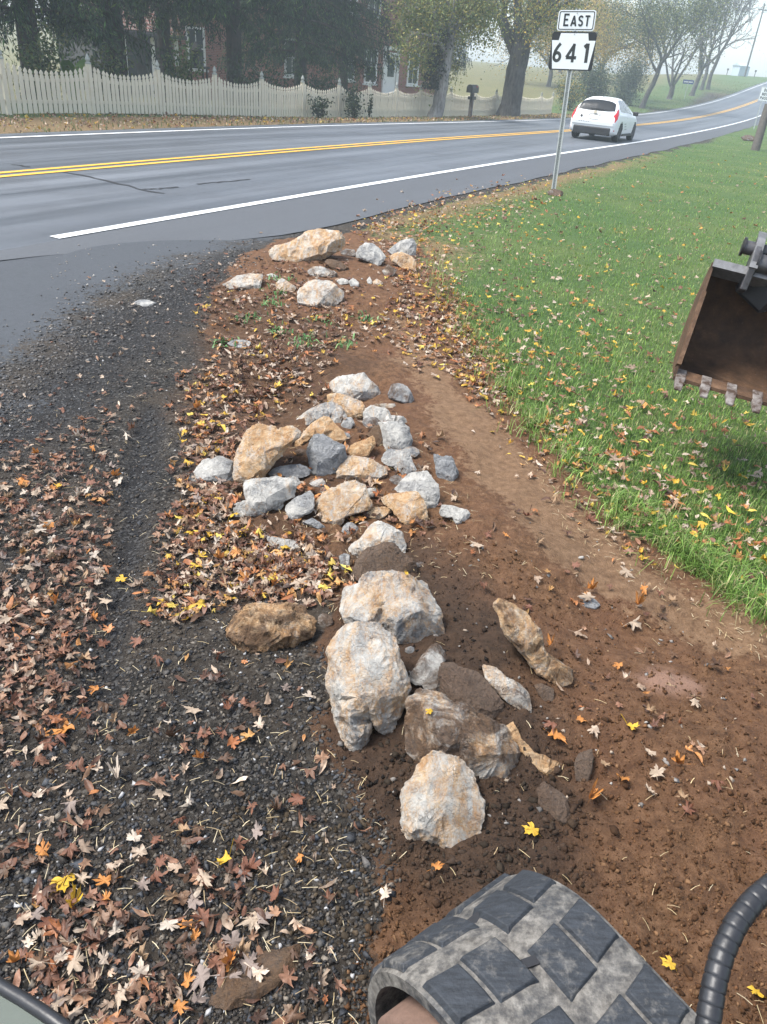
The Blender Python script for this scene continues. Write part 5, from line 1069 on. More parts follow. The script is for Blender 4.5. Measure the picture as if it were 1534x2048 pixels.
R('C', 'lone dark grey rock on bare soil right of the middle pile', [(1170,690),(1230,710),(1300,705),(1330,780),(1355,850),(1340,885),(1260,900),(1200,870),(1180,770)], [(1250,760,.25),(1290,840,.3)], .8, .0, .05, group=GB)
R('C', 'grey rock alone in the soil right of the topmost one', [(800,190),(825,120),(880,115),(950,150),(1000,240),(940,270),(860,245),(810,225)], [(890,190,.25),(850,150,.1)], .7, .0, .3, group=GB)
R('C', 'thin pale stone above the cracked white rock', [(660,290),(740,270),(840,265),(845,295),(780,305),(700,305)], [(760,285,.2)], .1, .35, .3, group=GB)
R('C', 'long white rock at the lower right tip of the middle pile', [(1215,1150),(1230,1090),(1310,1100),(1420,1130),(1450,1165),(1410,1215),(1340,1240),(1310,1190),(1230,1180)], [(1320,1140,.25),(1370,1190,.3)], .35, .2, .05, group=GB)
R('C', 'small grey rock wedged above the orange leaves in the middle pile', [(415,440),(445,385),(490,380),(520,440),(480,480),(430,470)], [(465,430,.25)], .6, .15, .1, group=GB)
# near rocks
R('D', 'white peaked rock behind the brown boulder', [(320,310),(360,260),(440,220),(540,90),(630,20),(680,40),(800,90),(900,150),(930,260),(930,370),(830,340),(690,300),(600,330),(480,370),(420,430),(350,410)], [(650,120,.3),(560,200,.2),(800,200,.2),(400,310,.25),(660,240,.2)], .15, .35, .05, group=GC)
R('D', 'soil covered brown boulder between the white peaked rock and the cracked block', [(345,640),(380,560),(480,350),(600,300),(700,260),(800,270),(870,360),(1040,460),(1050,600),(1060,680),(900,680),(700,680),(520,680),(430,720),(370,700)], [(560,430,.2),(700,350,.15),(780,480,.2),(560,560,.25),(950,520,.2)], .1, .3, .8, group=GC)
R('D', 'large cracked grey and white block in the middle of the near rocks', [(215,780),(270,730),(430,710),(480,620),(600,590),(780,580),(900,600),(1070,680),(1150,700),(1220,850),(1300,1000),(1325,1150),(1325,1300),(1240,1310),(1050,1340),(880,1350),(790,1250),(690,1160),(480,1150),(300,1140),(240,1000)], [(600,720,.12),(860,720,.12),(720,900,.20),(480,880,.22),(680,960,.14),(760,1060,.22),(1080,900,.22),(1150,1100,.34),(380,1020,.3),(950,1000,.28),(950,1200,.36),(1000,800,.14),(560,1000,.3)], .46, .35, .1, group=GC)
R('D', 'thin grey stone left of the brown boulder', [(210,400),(270,370),(325,390),(310,590),(260,600),(230,500)], [(270,480,.2)], .5, .1, .25, group=GC)
R('E', 'rough tan boulder lying on the gravel left of the near rocks', [(105,270),(150,200),(200,140),(300,110),(420,115),(520,105),(640,120),(680,170),(690,290),(650,350),(560,400),(440,440),(330,435),(190,430),(130,370)], [(260,190,.2),(450,190,.25),(600,220,.25),(300,330,.3),(480,320,.3),(200,300,.25)], .0, .55, .36, rough=1.8, group=GC)
R('E', 'tall pale rock with streaked face and a notch in its foot', [(840,350),(890,280),(990,250),(1100,250),(1190,260),(1280,360),(1300,500),(1360,640),(1380,700),(1340,820),(1270,960),(1250,1030),(1170,990),(1110,920),(1090,1050),(1040,1130),(940,1150),(890,980),(850,800),(820,560)], [(960,400,.15),(1120,400,.2),(890,560,.22),(930,720,.42),(1080,760,.46),(1200,730,.44),(1310,660,.3),(1100,580,.34),(960,1000,.3),(1150,880,.25),(1230,870,.25),(870,700,.2),(930,900,.34)], .36, .37, .08, tilt=.35, group=GC)
R('F', 'long muddy rock slanting through the soil at the right', [(775,110),(830,110),(910,150),(990,190),(1060,260),(1140,340),(1160,470),(1220,560),(1310,610),(1400,660),(1420,690),(1300,760),(1230,730),(1120,660),(1030,540),(950,440),(880,380),(840,240)], [(900,220,.3),(1000,320,.3),(1060,430,.35),(1150,570,.35),(1280,680,.3)], .1, .5, .26, thick=.6, tilt=.2, sink=-.02, group=GC)
R('F', 'narrow cream rock slanting beside the dark boulder', [(700,560),(760,560),(830,610),(890,670),(1000,720),(1050,780),(1075,900),(1060,970),(960,890),(860,820),(770,720),(720,640)], [(850,700,.25),(980,810,.25),(780,630,.2)], .15, .35, .2, thick=.4, group=GC)
R('F', 'dark muddy boulder above the big speckled rock', [(390,560),(470,560),(560,610),(690,650),(790,770),(860,860),(860,960),(850,1030),(750,1000),(600,940),(480,880),(410,820),(380,660)], [(560,700,.25),(700,820,.25),(480,680,.2)], .5, .1, .85, group=GC)
R('F', 'grey slanted rock wedged right of the tall pale one', [(140,700),(200,590),(290,470),(350,410),(420,460),(440,520),(390,570),(380,700),(370,790),(280,790),(250,720)], [(300,560,.2),(330,650,.3)], .45, .1, .3, group=GC)
R('F', 'small brown rock right of the narrow cream one', [(1110,730),(1160,720),(1250,760),(1250,850),(1200,860),(1140,800)], [(1180,780,.25)], .2, .2, .6, group=GC)
R('G', 'big speckled rock, muddy on its near side, above the lowest one', [(150,260),(160,150),(210,80),(300,90),(400,120),(470,180),(560,180),(640,250),(760,310),(850,350),(920,430),(945,520),(940,640),(890,720),(800,760),(700,770),(600,720),(480,640),(300,600),(180,560),(140,420)], [(260,170,.2),(420,240,.22),(300,320,.32),(560,330,.22),(520,400,.32),(720,380,.22),(840,450,.25),(660,500,.32),(400,450,.36),(850,600,.3),(700,650,.36),(220,450,.3)], .36, .36, .36, group=GC)
R('G', 'nearest cream and grey rock, lowest of them all', [(90,860),(130,760),(170,740),(210,640),(320,540),(410,570),(500,590),(570,640),(610,740),(640,850),(680,900),(675,1000),(640,1090),(660,1150),(620,1200),(560,1225),(440,1210),(330,1205),(130,1165),(100,1080),(110,960)], [(240,700,.2),(400,680,.2),(300,850,.26),(500,850,.26),(200,900,.26),(220,1010,.32),(430,1050,.34),(590,1030,.28),(400,1140,.36),(150,1100,.28)], .28, .38, .12, group=GC)
R('G', 'orange faced sliver of rock in the soil right of the big speckled one', [(840,340),(900,310),(960,440),(1050,530),(1180,580),(1300,660),(1220,690),(1100,680),(1040,650),(1000,570),(930,470)], [(1100,620,.2),(950,450,.15)], .2, .6, .2, thick=.3, group=GC)
R('G', 'dark clod of packed earth right of the orange sliver', [(1350,620),(1380,540),(1470,510),(1480,640),(1440,740),(1360,730)], [(1420,620,.3)], .0, .1, 1.0, name='earth_clod', cat='clod', group=GC)
R('G', 'dark grey brown rock in black soil near the excavator track', [(1080,800),(1130,750),(1200,800),(1290,880),(1340,1040),(1240,1040),(1150,1000),(1090,920)], [(1170,850,.25),(1230,950,.25)], .5, .2, .55, group=GC)
R('H', 'small dark slate chip lying on the tan path', [(405,880),(480,885),(530,930),(500,955),(430,945)], [(470,915,.1)], 1.0, .0, .1, thick=.25, name='slate_chip')
R('P', 'flat pinkish stone bedded in the dirt left of the excavator track', [(408,2010),(450,1948),(530,1914),(610,1896),(610,1944),(548,1984),(465,2026)], [(520,1955,.05)], .0, .45, .56, thick=.2, tilt=1.0, name='flat_stone', rough=.6, sink=-0.022)
R('P', 'flat grey stone on the dark tyre tracks near the far pile', [(266,608),(278,600),(312,606),(300,613),(280,613)], [(290,606,.1)], .6, .0, .0, thick=.25, tilt=1.5, name='flat_stone')
R('P', 'flat grey stone in the dirt left of the leaf strewn mound', [(456,687),(470,680),(503,684),(495,694),(470,694)], [(480,687,.1)], .5, .15, .1, thick=.25, tilt=1.5, name='flat_stone')
R('P', 'stone lying at the foot of the mailbox post', [(905,224),(915,219),(930,222),(932,231),(908,231)], [(918,225,.2)], .4, .0, .4, thick=.5)
R('P', 'dark block standing beside the mailbox post', [(917,213),(937,212),(938,230),(918,230)], [(927,220,.2)], 1.0, .0, .6, thick=.5, name='stone_block')
R('P', 'pale broken stone around the foot of the route sign post', [(1095,384),(1103,379),(1118,380),(1128,384),(1124,391),(1108,392),(1097,390)], [(1112,385,.2)], .5, .0, .5, thick=.3)
R('P', 'row of pale rubble on the lawn edge near the leaning post', [(1482,275),(1490,271),(1505,272),(1513,280),(1500,283),(1488,281)], [(1497,276,.2)], .9, .0, .45, thick=.4)

_fr = random.Random(5)
FILL = [(632, 868, 'under the dark end of the orange slab'), (690, 872, 'above the orange wedge'), (742, 846, 'above the muddy rock of the middle pile'), (604, 905, 'left of the upright grey rock'), (668, 930, 'between the upright grey rock and the orange wedge'), (585, 965, 'under the flat grey rock'), (648, 985, 'above the ridged orange rock'), (742, 985, 'between the wedge shaped rock and the square one'),
        (792, 960, 'below the red spotted grey rock'), (700, 1058, 'above the white peaked rock'), (552, 1010, 'on the right flank of the wide white rock'), (820, 905, 'right of the white cube shaped rock'), (455, 985, 'above the jutting foot of the wide white rock'), (610, 1045, 'left of the ridged orange rock'), (760, 1062, 'below the thin tan wedge'), (700, 1120, 'left of the soil covered boulder'),
        (840, 1130, 'right of the soil covered boulder'), (690, 1210, 'at the left end of the cracked block'), (650, 1240, 'between the rough tan boulder and the cracked block'), (820, 1300, 'below the right end of the cracked block')]
for i, (x, y, wh) in enumerate(FILL):
    w = _fr.uniform(9, 19); h = w * _fr.uniform(0.55, 0.8); pts = [(x + w * math.cos(a) * _fr.uniform(0.8, 1.15), y + h * math.sin(a) * _fr.uniform(0.8, 1.15)) for a in np.linspace(0, 6.28, 8)[:-1]]
    R('P', 'small broken stone ' + wh, pts, [(x + _fr.uniform(-2, 2), y, .3)], _fr.choice((.2, .5, .7)), _fr.choice((.1, .3, .5)), _fr.choice((.1, .35, .5)), group='chink stones between the rocks', name='small_stone', cat='stone')

# ------------------------------------------------------------------ scattered ground cover
def sample_poly(poly, n, rng):
    a = np.array(poly, float); lo, hi = a.min(0), a.max(0); out = np.zeros((0, 2))
    while len(out) < n:
        p = lo + (hi - lo) * rng.random((n * 2, 2)); out = np.concatenate([out, p[sdf_poly(p[:, 0], p[:, 1], poly) > 0]])
    return out[:n]
def ground_pts(px):
    P = ground_at(px[:, 0], px[:, 1], 14); return P
def clear_of_rocks(P): return P
# --- stones and clods
def pebble_mesh(name, P, size, cols, mat, rng, flat=(0.35, 0.8), sink=0.25, rich=False):
    if rich:
        bm = bmesh.new(); bmesh.ops.create_icosphere(bm, subdivisions=1, radius=1.0); T = np.array([v.co[:] for v in bm.verts]); Ft = np.array([[v.index for v in f.verts] for f in bm.faces]); bm.free()
    else:
        T = np.array([(1, 0, 0), (0, 1, 0), (-1, 0, 0), (0, -1, 0), (0, 0, 1), (0, 0, -1.0)]); Ft = np.array([(0, 1, 4), (1, 2, 4), (2, 3, 4), (3, 0, 4), (1, 0, 5), (2, 1, 5), (3, 2, 5), (0, 3, 5)])
    n = len(P); k = len(T); jit = 1 + 0.45 * (rng.random((n, k, 1)) - 0.5) ; V = T[None] * jit + 0.26 * rng.normal(size=(n, k, 3)) * (0.75 if rich else 1.0)
    sc = size[:, None] * np.stack([rng.uniform(0.75, 1.3, n), rng.uniform(0.6, 1.0, n), rng.uniform(*flat, n)], -1); V = V * sc[:, None]
    a = rng.uniform(0, 6.283, n); c, s = np.cos(a)[:, None], np.sin(a)[:, None]; x = V[..., 0] * c - V[..., 1] * s; y = V[..., 0] * s + V[..., 1] * c
    tl = rng.normal(0, 0.25, (n, 1)); z = V[..., 2] + x * tl
    V = np.stack([x, y, z + (sc[:, 2] * (1 - 2 * sink))[:, None] * 0.5], -1) + P[:, None]
    return mesh_np(name, V.reshape(-1, 3), (Ft[None] + (np.arange(n) * k)[:, None, None]).reshape(-1, 3), mat, False, np.repeat(cols, k, 0))
def mat_tint(name, rough=0.85, spec=0.3, nscale=120, amt=0.5):
    t = NT(name); c = t.attr('tint'); n = t.noise(nscale, 4, 0.7)
    return t.done(t.mix(t.ramp(n, [(0.3, 0.0), (0.75, amt)]), c, t.mix(1.0, c, (0.45, 0.42, 0.40), 'MULTIPLY')), rough, t.bump(n, 0.6, 0.004), spec)
M_peb = mat_tint('gravel_stone', 0.7, 0.4); M_clod = mat_tint('soil_clod', 0.95, 0.1, 160)
rg = np.random.default_rng(11)
GRAVEL_PX = [(-350, 900), (-60, 830), (120, 700), (260, 590), (420, 560), (420, 640), (400, 760), (385, 900), (430, 1060), (560, 1180), (650, 1300), (660, 1480), (780, 1640), (800, 1760), (730, 1900), (740, 2200), (-500, 2300)]
px = sample_poly(GRAVEL_PX, 30000, rg); P = ground_pts(px)
sz = (0.0035 + 0.0055 * rg.random(len(P)) ** 2) * (1 + 0.05 * np.hypot(P[:, 0], P[:, 1])); big = rg.random(len(P)) < 0.02; sz[big] *= 1.9
pal = [(0.016, 0.016, 0.017), (0.027, 0.027, 0.028), (0.042, 0.043, 0.046), (0.034, 0.028, 0.023), (0.06, 0.048, 0.036), (0.08, 0.064, 0.047), (0.026, 0.028, 0.032), (0.15, 0.13, 0.105), (0.034, 0.03, 0.027)]
cc = pick(pal, len(P), rg, 0.3); wht = rg.random(len(P)) < 0.015; cc[wht] = (0.42, 0.42, 0.42)
tag(link('gravel', pebble_mesh('gravel', P, sz, cc.clip(0, 1), M_peb, rg)), 'loose dark crushed gravel on the left side of the yard', 'gravel', kind='stuff')
# the bigger pebbles close to the camera
px = sample_poly([(-200, 1300), (640, 1300), (760, 1700), (700, 2150), (-300, 2200)], 420, rg); P = ground_pts(px)
tag(link('gravel', pebble_mesh('gravel', P, rg.uniform(0.008, 0.017, len(P)), pick([(0.04, 0.046, 0.056), (0.06, 0.066, 0.075), (0.08, 0.076, 0.07), (0.03, 0.03, 0.03), (0.13, 0.12, 0.11)], len(P), rg, 0.25).clip(0, 1), M_peb, rg, (0.25, 0.5))), 'larger blue grey pebbles among the gravel in the foreground', 'gravel', kind='stuff')
SOIL_PX = [(640, 1180), (700, 1080), (850, 1000), (1000, 1080), (1150, 1180), (1350, 1230), (1560, 1300), (2200, 1500), (2300, 2300), (700, 2300), (690, 1950), (800, 1740), (660, 1480)]
px = sample_poly(SOIL_PX, 30000, rg); P = ground_pts(px); dk = _bil(W_dark, P[:, 0], P[:, 1]); tn = _bil(W_tan, P[:, 0], P[:, 1])
keep = rg.random(len(P)) > 0.85 * tn; P, dk = P[keep], dk[keep]
sz = 0.0022 + 0.008 * rg.random(len(P)) ** 6
cc = pick([(0.10, 0.050, 0.025), (0.125, 0.066, 0.033), (0.07, 0.036, 0.018), (0.165, 0.094, 0.05)], len(P), rg, 0.2); cd = pick([(0.03, 0.021, 0.016), (0.05, 0.033, 0.024), (0.075, 0.05, 0.034), (0.02, 0.017, 0.015)], len(P), rg, 0.2)
cc = cc * (1 - dk[:, None]) + cd * dk[:, None]
tag(link('soil_crumbs', pebble_mesh('soil_crumbs', P, sz, cc.clip(0, 1), M_clod, rg, (0.6, 1.0), 0.3)), 'loose brown soil crumbs on the dug ground', 'soil', kind='stuff')
px = sample_poly([(640, 1500), (1180, 1380), (1560, 1560), (1700, 2100), (600, 2150)], 320, rg); px = np.concatenate([px, sample_poly([(760, 1480), (1150, 1500), (1200, 1800), (780, 1760)], 320, rg), sample_poly([(430, 1560), (760, 1600), (740, 1900), (450, 1860)], 420, rg)]); P = ground_pts(px); dk = _bil(W_dark, P[:, 0], P[:, 1])[:, None]
cc = pick([(0.085, 0.043, 0.022), (0.065, 0.035, 0.019)], len(P), rg, 0.2) * (1 - dk) + pick([(0.05, 0.035, 0.026), (0.035, 0.027, 0.02)], len(P), rg, 0.2) * dk
gr = (1 - _bil(W_soil, P[:, 0], P[:, 1]))[:, None]; cc = cc * (1 - gr) + pick([(0.055, 0.042, 0.028), (0.08, 0.062, 0.042), (0.04, 0.032, 0.023)], len(P), rg, 0.2) * gr
tag(link('soil_lumps', pebble_mesh('soil_lumps', P, 0.005 + 0.012 * rg.random(len(P)) ** 4 * (1 - 0.45 * gr[:, 0]), cc, M_clod, rg, (0.6, 0.95), 0.3, True)), 'bigger lumps of dug soil around the rocks and track', 'soil', kind='stuff')
# small pale stones in the soil and round the far pile
px = np.concatenate([sample_poly([(430, 500), (820, 480), (860, 600), (700, 700), (450, 650)], 260, rg), sample_poly([(640, 1100), (1100, 1000), (1500, 1300), (1500, 1600), (800, 1700)], 160, rg), sample_poly([(120, 480), (540, 470), (420, 600), (60, 700)], 220, rg)]); P = ground_pts(px)
tag(link('stone_chips', pebble_mesh('stone_chips', P, 0.005 + 0.012 * rg.random(len(P)) ** 3, pick([(0.34, 0.32, 0.29), (0.24, 0.22, 0.20), (0.36, 0.29, 0.22), (0.16, 0.15, 0.14)], len(P), rg, 0.2).clip(0, 0.8), M_peb, rg, (0.4, 0.8))), 'pale stone chips strewn in the soil', 'stone chips', kind='stuff')

# loose grit where the asphalt apron breaks up
px = sample_poly([(-200, 820), (0, 760), (80, 660), (200, 585), (330, 530), (520, 470), (540, 490), (420, 560), (260, 640), (120, 740), (0, 850), (-200, 960)], 3800, rg); px = px + rg.normal(size=px.shape) * np.array([40, 16]); P = ground_pts(px); so_ = road_so(P[:, 0], P[:, 1])[1]; P = P[so_ > RW / 2 + 0.4]
tag(link('gravel', pebble_mesh('gravel', P, 0.006 + 0.012 * rg.random(len(P)) ** 3, pick([(0.03, 0.029, 0.028), (0.06, 0.055, 0.05), (0.09, 0.08, 0.07), (0.16, 0.15, 0.14)], len(P), rg, 0.25), M_peb, rg)), 'loose grit scattered over the broken edge of the asphalt apron', 'gravel', kind='stuff')
# --- leaves
HALF = [(0, 1.0), (0.07, 0.80), (0.20, 0.74), (0.15, 0.56), (0.13, 0.44), (0.34, 0.56), (0.50, 0.70), (0.58, 0.60), (0.78, 0.58), (0.62, 0.40), (0.60, 0.28), (0.36, 0.16), (0.52, 0.02), (0.64, -0.14), (0.44, -0.14), (0.26, -0.16), (0.10, -0.20)]
LEAF = np.array(HALF + [(-x, y) for x, y in HALF[::-1][:-1]]) - np.array([0, 0.22])
OVAL = np.array([(0, 1.0), (0.24, 0.66), (0.34, 0.25), (0.30, -0.15), (0.12, -0.45), (-0.12, -0.45), (-0.30, -0.15), (-0.36, 0.25), (-0.22, 0.66)]) - np.array([0, 0.2])
LOWP = np.array([(0, 0.8), (0.16, 0.3), (0.55, 0.5), (0.42, 0.08), (0.5, -0.3), (0.1, -0.35), (-0.1, -0.35), (-0.52, -0.32), (-0.40, 0.06), (-0.58, 0.46), (-0.15, 0.32)])
def leaf_template(shape, stem=True):
    T = np.concatenate([[[0, 0]], shape]); n = len(shape); F = [(0, 1 + i, 1 + (i + 1) % n) for i in range(n)]
    if stem:
        m = len(T); T = np.concatenate([T, [(-0.018, -0.35), (0.018, -0.35), (0.10, -1.0), (0.07, -1.02)]]); F += [(m, m + 1, m + 2), (m, m + 2, m + 3)]
    return T, np.array(F)
def leaf_verts(T, size, rng, curl=1.0):
    n = len(size); x = T[None, :, 0] * np.ones((n, 1)); y = T[None, :, 1] * np.ones((n, 1))
    a = rng.normal(0.0, 0.55, (n, 1)) * curl; b = rng.normal(0.1, 0.45, (n, 1)) * curl; c = rng.normal(0, 0.35, (n, 1)) * curl; d = np.abs(rng.normal(0, 0.35, (n, 1))) * curl
    r2 = x * x + y * y; wav = 0.07 * np.sin(7 * x + 5 * y + rng.uniform(0, 6.28, (n, 1)))
    z = a * x * x + b * y * y + c * x * y + d * np.abs(x) * rng.choice([-1, 1, 1], (n, 1)) + wav * (r2 > 0.02)
    q = rng.uniform(0.5, 1.0, (n, 1)); x = x * q + y * rng.normal(0, 0.14, (n, 1)); x = x * (1 + 0.10 * rng.normal(size=x.shape)); y = y * (1 + 0.08 * rng.normal(size=y.shape)); z = z * (1.6 - 0.6 * q)
    x = x * (1 - 0.25 * np.minimum(1, np.abs(a) + d)); y = y * (1 - 0.2 * np.minimum(1, np.abs(b)))
    return np.stack([x, y, z], -1) * size[:, None, None]
def place_leaves(name, P, size, cols, rng, shape, curl=1.0, tilt=0.3, mat=None, lift=0.012, stem=True):
    T, Ft = leaf_template(shape, stem); n = len(P); k = len(T); V = leaf_verts(T, size, rng, curl)
    N = unit(np.stack([rng.normal(0, tilt, n), rng.normal(0, tilt, n), np.ones(n)], -1)); a = rng.uniform(0, 6.283, n)
    U = np.stack([np.cos(a), np.sin(a), np.zeros(n)], -1); U = unit(U - N * (U * N).sum(1, keepdims=True)); W = np.cross(N, U)
    V = V[..., 0:1] * W[:, None] + V[..., 1:2] * U[:, None] + V[..., 2:3] * N[:, None]
    zmin = V[..., 2].min(1); V = V + P[:, None]; V[..., 2] += (lift - 0.5 * zmin - 0.004)[:, None] * 1.0
    C = np.repeat(cols, k, 0).reshape(n, k, 3); C = C * (1 + 0.18 * rng.normal(size=(n, k, 1))); C[:, 0] *= 0.85
    return mesh_np(name, V.reshape(-1, 3), (Ft[None] + (np.arange(n) * k)[:, None, None]).reshape(-1, 3), mat, True, C.reshape(-1, 3).clip(0.004, 0.85))
def mat_fallen():
    t = NT('fallen_leaf'); c = t.attr('tint'); n = t.noise(55, 5, 0.7); n2 = t.noise(160, 3)
    c2 = t.mix(t.ramp(n, [(0.42, 0.0), (0.62, 0.55)]), c, t.mix(1.0, c, (0.42, 0.33, 0.28), 'MULTIPLY')); c2 = t.mix(t.ramp(n2, [(0.62, 0.0), (0.72, 0.5)]), c2, (0.06, 0.03, 0.015))
    t.done(c2, 0.5, t.bump(n2, 0.3, 0.003), 0.35); tr = t.n('ShaderNodeBsdfTranslucent'); t.l(c2, tr.inputs[0]); mx = t.n('ShaderNodeMixShader'); mx.inputs[0].default_value = 0.15
    t.l(t.b.outputs[0], mx.inputs[1]); t.l(tr.outputs[0], mx.inputs[2]); t.l(mx.outputs[0], t.out.inputs[0]); return t.m
M_fall = mat_fallen()
RUSS = [(0.20, 0.095, 0.058), (0.26, 0.135, 0.083), (0.155, 0.075, 0.048), (0.31, 0.18, 0.11), (0.115, 0.062, 0.042)]
PALE = [(0.46, 0.36, 0.27), (0.52, 0.43, 0.34), (0.39, 0.29, 0.21), (0.33, 0.24, 0.17)]
ORNG = [(0.46, 0.21, 0.065), (0.40, 0.17, 0.065), (0.50, 0.28, 0.10), (0.34, 0.13, 0.05)]
GOLD = [(0.60, 0.40, 0.05), (0.55, 0.34, 0.04), (0.66, 0.50, 0.10)]
BRWN = [(0.10, 0.055, 0.032), (0.14, 0.08, 0.045), (0.075, 0.04, 0.026)]
def mixpal(w):
    out = []
    for p, k in w: out += p * k
    return out
P_GRAV = mixpal([(RUSS, 6), (PALE, 3), (BRWN, 4), (ORNG, 2)]); P_PILE = mixpal([(RUSS, 4), (PALE, 4), (BRWN, 4), (ORNG, 3), (GOLD, 1)]); P_LAWN = mixpal([(ORNG, 3), (PALE, 4), (RUSS, 2), (GOLD, 2)]); P_VERGE = mixpal([(PALE, 4), (ORNG, 1), (RUSS, 2), (GOLD, 2)])
LIT = [  # polygon in the photograph, how many, palette, size range, tilt
    ([(-250, 900), (0, 870), (130, 850), (265, 800), (245, 1000), (225, 1250), (185, 1420), (0, 1500), (-300, 1500)], 1500, P_GRAV, (0.022, 0.05), 0.3),
    ([(-100, 960), (130, 870), (250, 830), (235, 1000), (215, 1250), (150, 1420), (-50, 1450)], 1000, mixpal([(RUSS, 6), (PALE, 1)]), (0.018, 0.04), 0.35),
    ([(340, 1010), (400, 1040), (480, 1100), (600, 1130), (660, 1200), (560, 1215), (440, 1210), (330, 1260), (290, 1200)], 900, P_PILE, (0.022, 0.05), 0.45),
    ([(365, 745), (470, 700), (610, 715), (650, 790), (500, 850), (470, 930), (400, 960), (360, 960), (380, 850)], 1300, P_PILE, (0.025, 0.055), 0.5),
    ([(380, 950), (480, 990), (470, 1060), (560, 1080), (640, 1080), (690, 1180), (560, 1180), (430, 1120), (370, 1010)], 900, P_PILE, (0.025, 0.055), 0.5),
    ([(470, 960), (600, 850), (760, 830), (860, 900), (880, 1060), (700, 1090), (520, 1070)], 420, mixpal([(ORNG, 3), (PALE, 2), (BRWN, 3), (RUSS, 2)]), (0.03, 0.055), 0.5),
    ([(420, 590), (560, 590), (700, 600), (760, 660), (640, 720), (470, 730), (410, 690)], 900, P_PILE, (0.025, 0.055), 0.4),
    ([(390, 560), (470, 500), (560, 490), (700, 540), (720, 600), (560, 600), (420, 640)], 500, mixpal([(RUSS, 5), (BRWN, 3), (PALE, 2)]), (0.025, 0.05), 0.4),
    ([(780, 600), (900, 610), (980, 740), (1010, 830), (960, 800), (900, 740), (820, 720), (760, 680)], 900, P_LAWN, (0.03, 0.055), 0.4),
    ([(700, 450), (830, 470), (900, 560), (960, 680), (1020, 760), (900, 700), (800, 600), (760, 520)], 800, P_LAWN, (0.03, 0.055), 0.4),
    ([(700, 455), (830, 405), (1000, 372), (1130, 372), (1050, 440), (900, 470), (800, 500)], 1100, P_LAWN, (0.03, 0.055), 0.4),
    ([(820, 470), (860, 500), (850, 560), (790, 560)], 160, ORNG, (0.03, 0.055), 0.5),
    ([(0, 1420), (250, 1280), (560, 1260), (660, 1480), (740, 1720), (690, 2100), (-300, 2150), (-200, 1500)], 430, mixpal([(RUSS, 5), (PALE, 4), (BRWN, 4), (ORNG, 1)]), (0.018, 0.05), 0.35),
    ([(0, 1420), (200, 1350), (250, 1700), (300, 2100), (-200, 2150)], 260, mixpal([(RUSS, 6), (PALE, 3), (BRWN, 3), (ORNG, 1)]), (0.018, 0.05), 0.4),
    ([(100, 1800), (400, 1700), (560, 1850), (500, 2000), (120, 2000)], 160, mixpal([(RUSS, 5), (PALE, 3), (BRWN, 3)]), (0.018, 0.045), 0.4),
    ([(850, 1000), (1100, 900), (1380, 1180), (1600, 1330), (1600, 1600), (1180, 1500), (1000, 1200)], 150, mixpal([(RUSS, 3), (PALE, 3), (BRWN, 3), (ORNG, 2)]), (0.02, 0.045), 0.3),
    ([(860, 640), (1000, 780), (1180, 960), (1330, 1120), (1300, 1160), (1130, 1010), (960, 830)], 260, P_LAWN, (0.02, 0.045), 0.35),
    ([(150, 560), (430, 500), (420, 700), (370, 850), (150, 860), (0, 900)], 220, mixpal([(RUSS, 3), (PALE, 3), (BRWN, 2)]), (0.02, 0.045), 0.3),
]
def leaf_density_lawn(n, rng):
    px = sample_poly([(720, 452), (840, 410), (1000, 365), (1240, 315), (1534, 262), (1900, 215), (2100, 300), (2100, 1500), (1534, 1220), (1180, 985), (1000, 790), (880, 580), (800, 490)], n * 3, rng)
    w = np.exp(-np.maximum(0, px[:, 0] - 800 - (px[:, 1] - 450) * 0.55) / 330) * 0.94 + 0.06; return px[rng.random(len(px)) < w][:n]
VS, FS, CS = [], [], []; parts = []
for poly, n, pal, (s0, s1), tl in LIT: q = sample_poly(poly, int(n * 0.6), rg); parts.append((q + rg.normal(size=q.shape) * np.array([22, 12]), pal, s0, s1, tl))
lp = leaf_density_lawn(3000, rg); parts.append((lp, P_LAWN, 0.030, 0.055, 0.5))
lk = 0
for hi in (True, False):
    PP, SS, CC, TL = [], [], [], []
    for px, pal, s0, s1, tl in parts:
        P = ground_pts(px); dist = np.hypot(P[:, 0], P[:, 1]); m = ((dist < 6.5) == hi) & (sdf_poly(P[:, 0], P[:, 1], RUT) < rg.normal(-0.02, 0.06, len(P)))
        if not m.any(): continue
        P = P[m]; n = len(P); s = rg.uniform(s0, s1, n) * (0.85 if hi else 0.95) * (1.0 + 0.035 * np.maximum(0, dist[m] - 5)); lawn = _bil(W_lawn, P[:, 0], P[:, 1]); P[:, 2] += lawn * rg.uniform(0.0, 0.045, n) + rg.random(n) * 0.012
        PP.append(P); SS.append(s); CC.append(pick(pal, n, rg, 0.16)); TL.append(np.full(n, tl))
    P = np.concatenate(PP); half = rg.random(len(P)) < 0.6
    for q, shp in ((half, LEAF if hi else LOWP), (~half, OVAL if hi else LOWP)):
        if q.any():
            me = place_leaves('leaf_litter', P[q], np.concatenate(SS)[q], np.concatenate(CC)[q], rg, shp, 0.85, 0.24, M_fall, stem=hi, lift=0.009)
            lab = {(True, True): 'lobed fallen leaves covering the near gravel and rocks', (True, False): 'small oval fallen leaves among the near gravel and rocks', (False, True): 'fallen leaves strewn over the far soil and lawn', (False, False): 'fallen leaf scraps over the far soil and lawn'}[(hi, shp is not OVAL and q is half)]
            tag(link('leaf_litter', me), lab, 'leaf litter', kind='stuff')
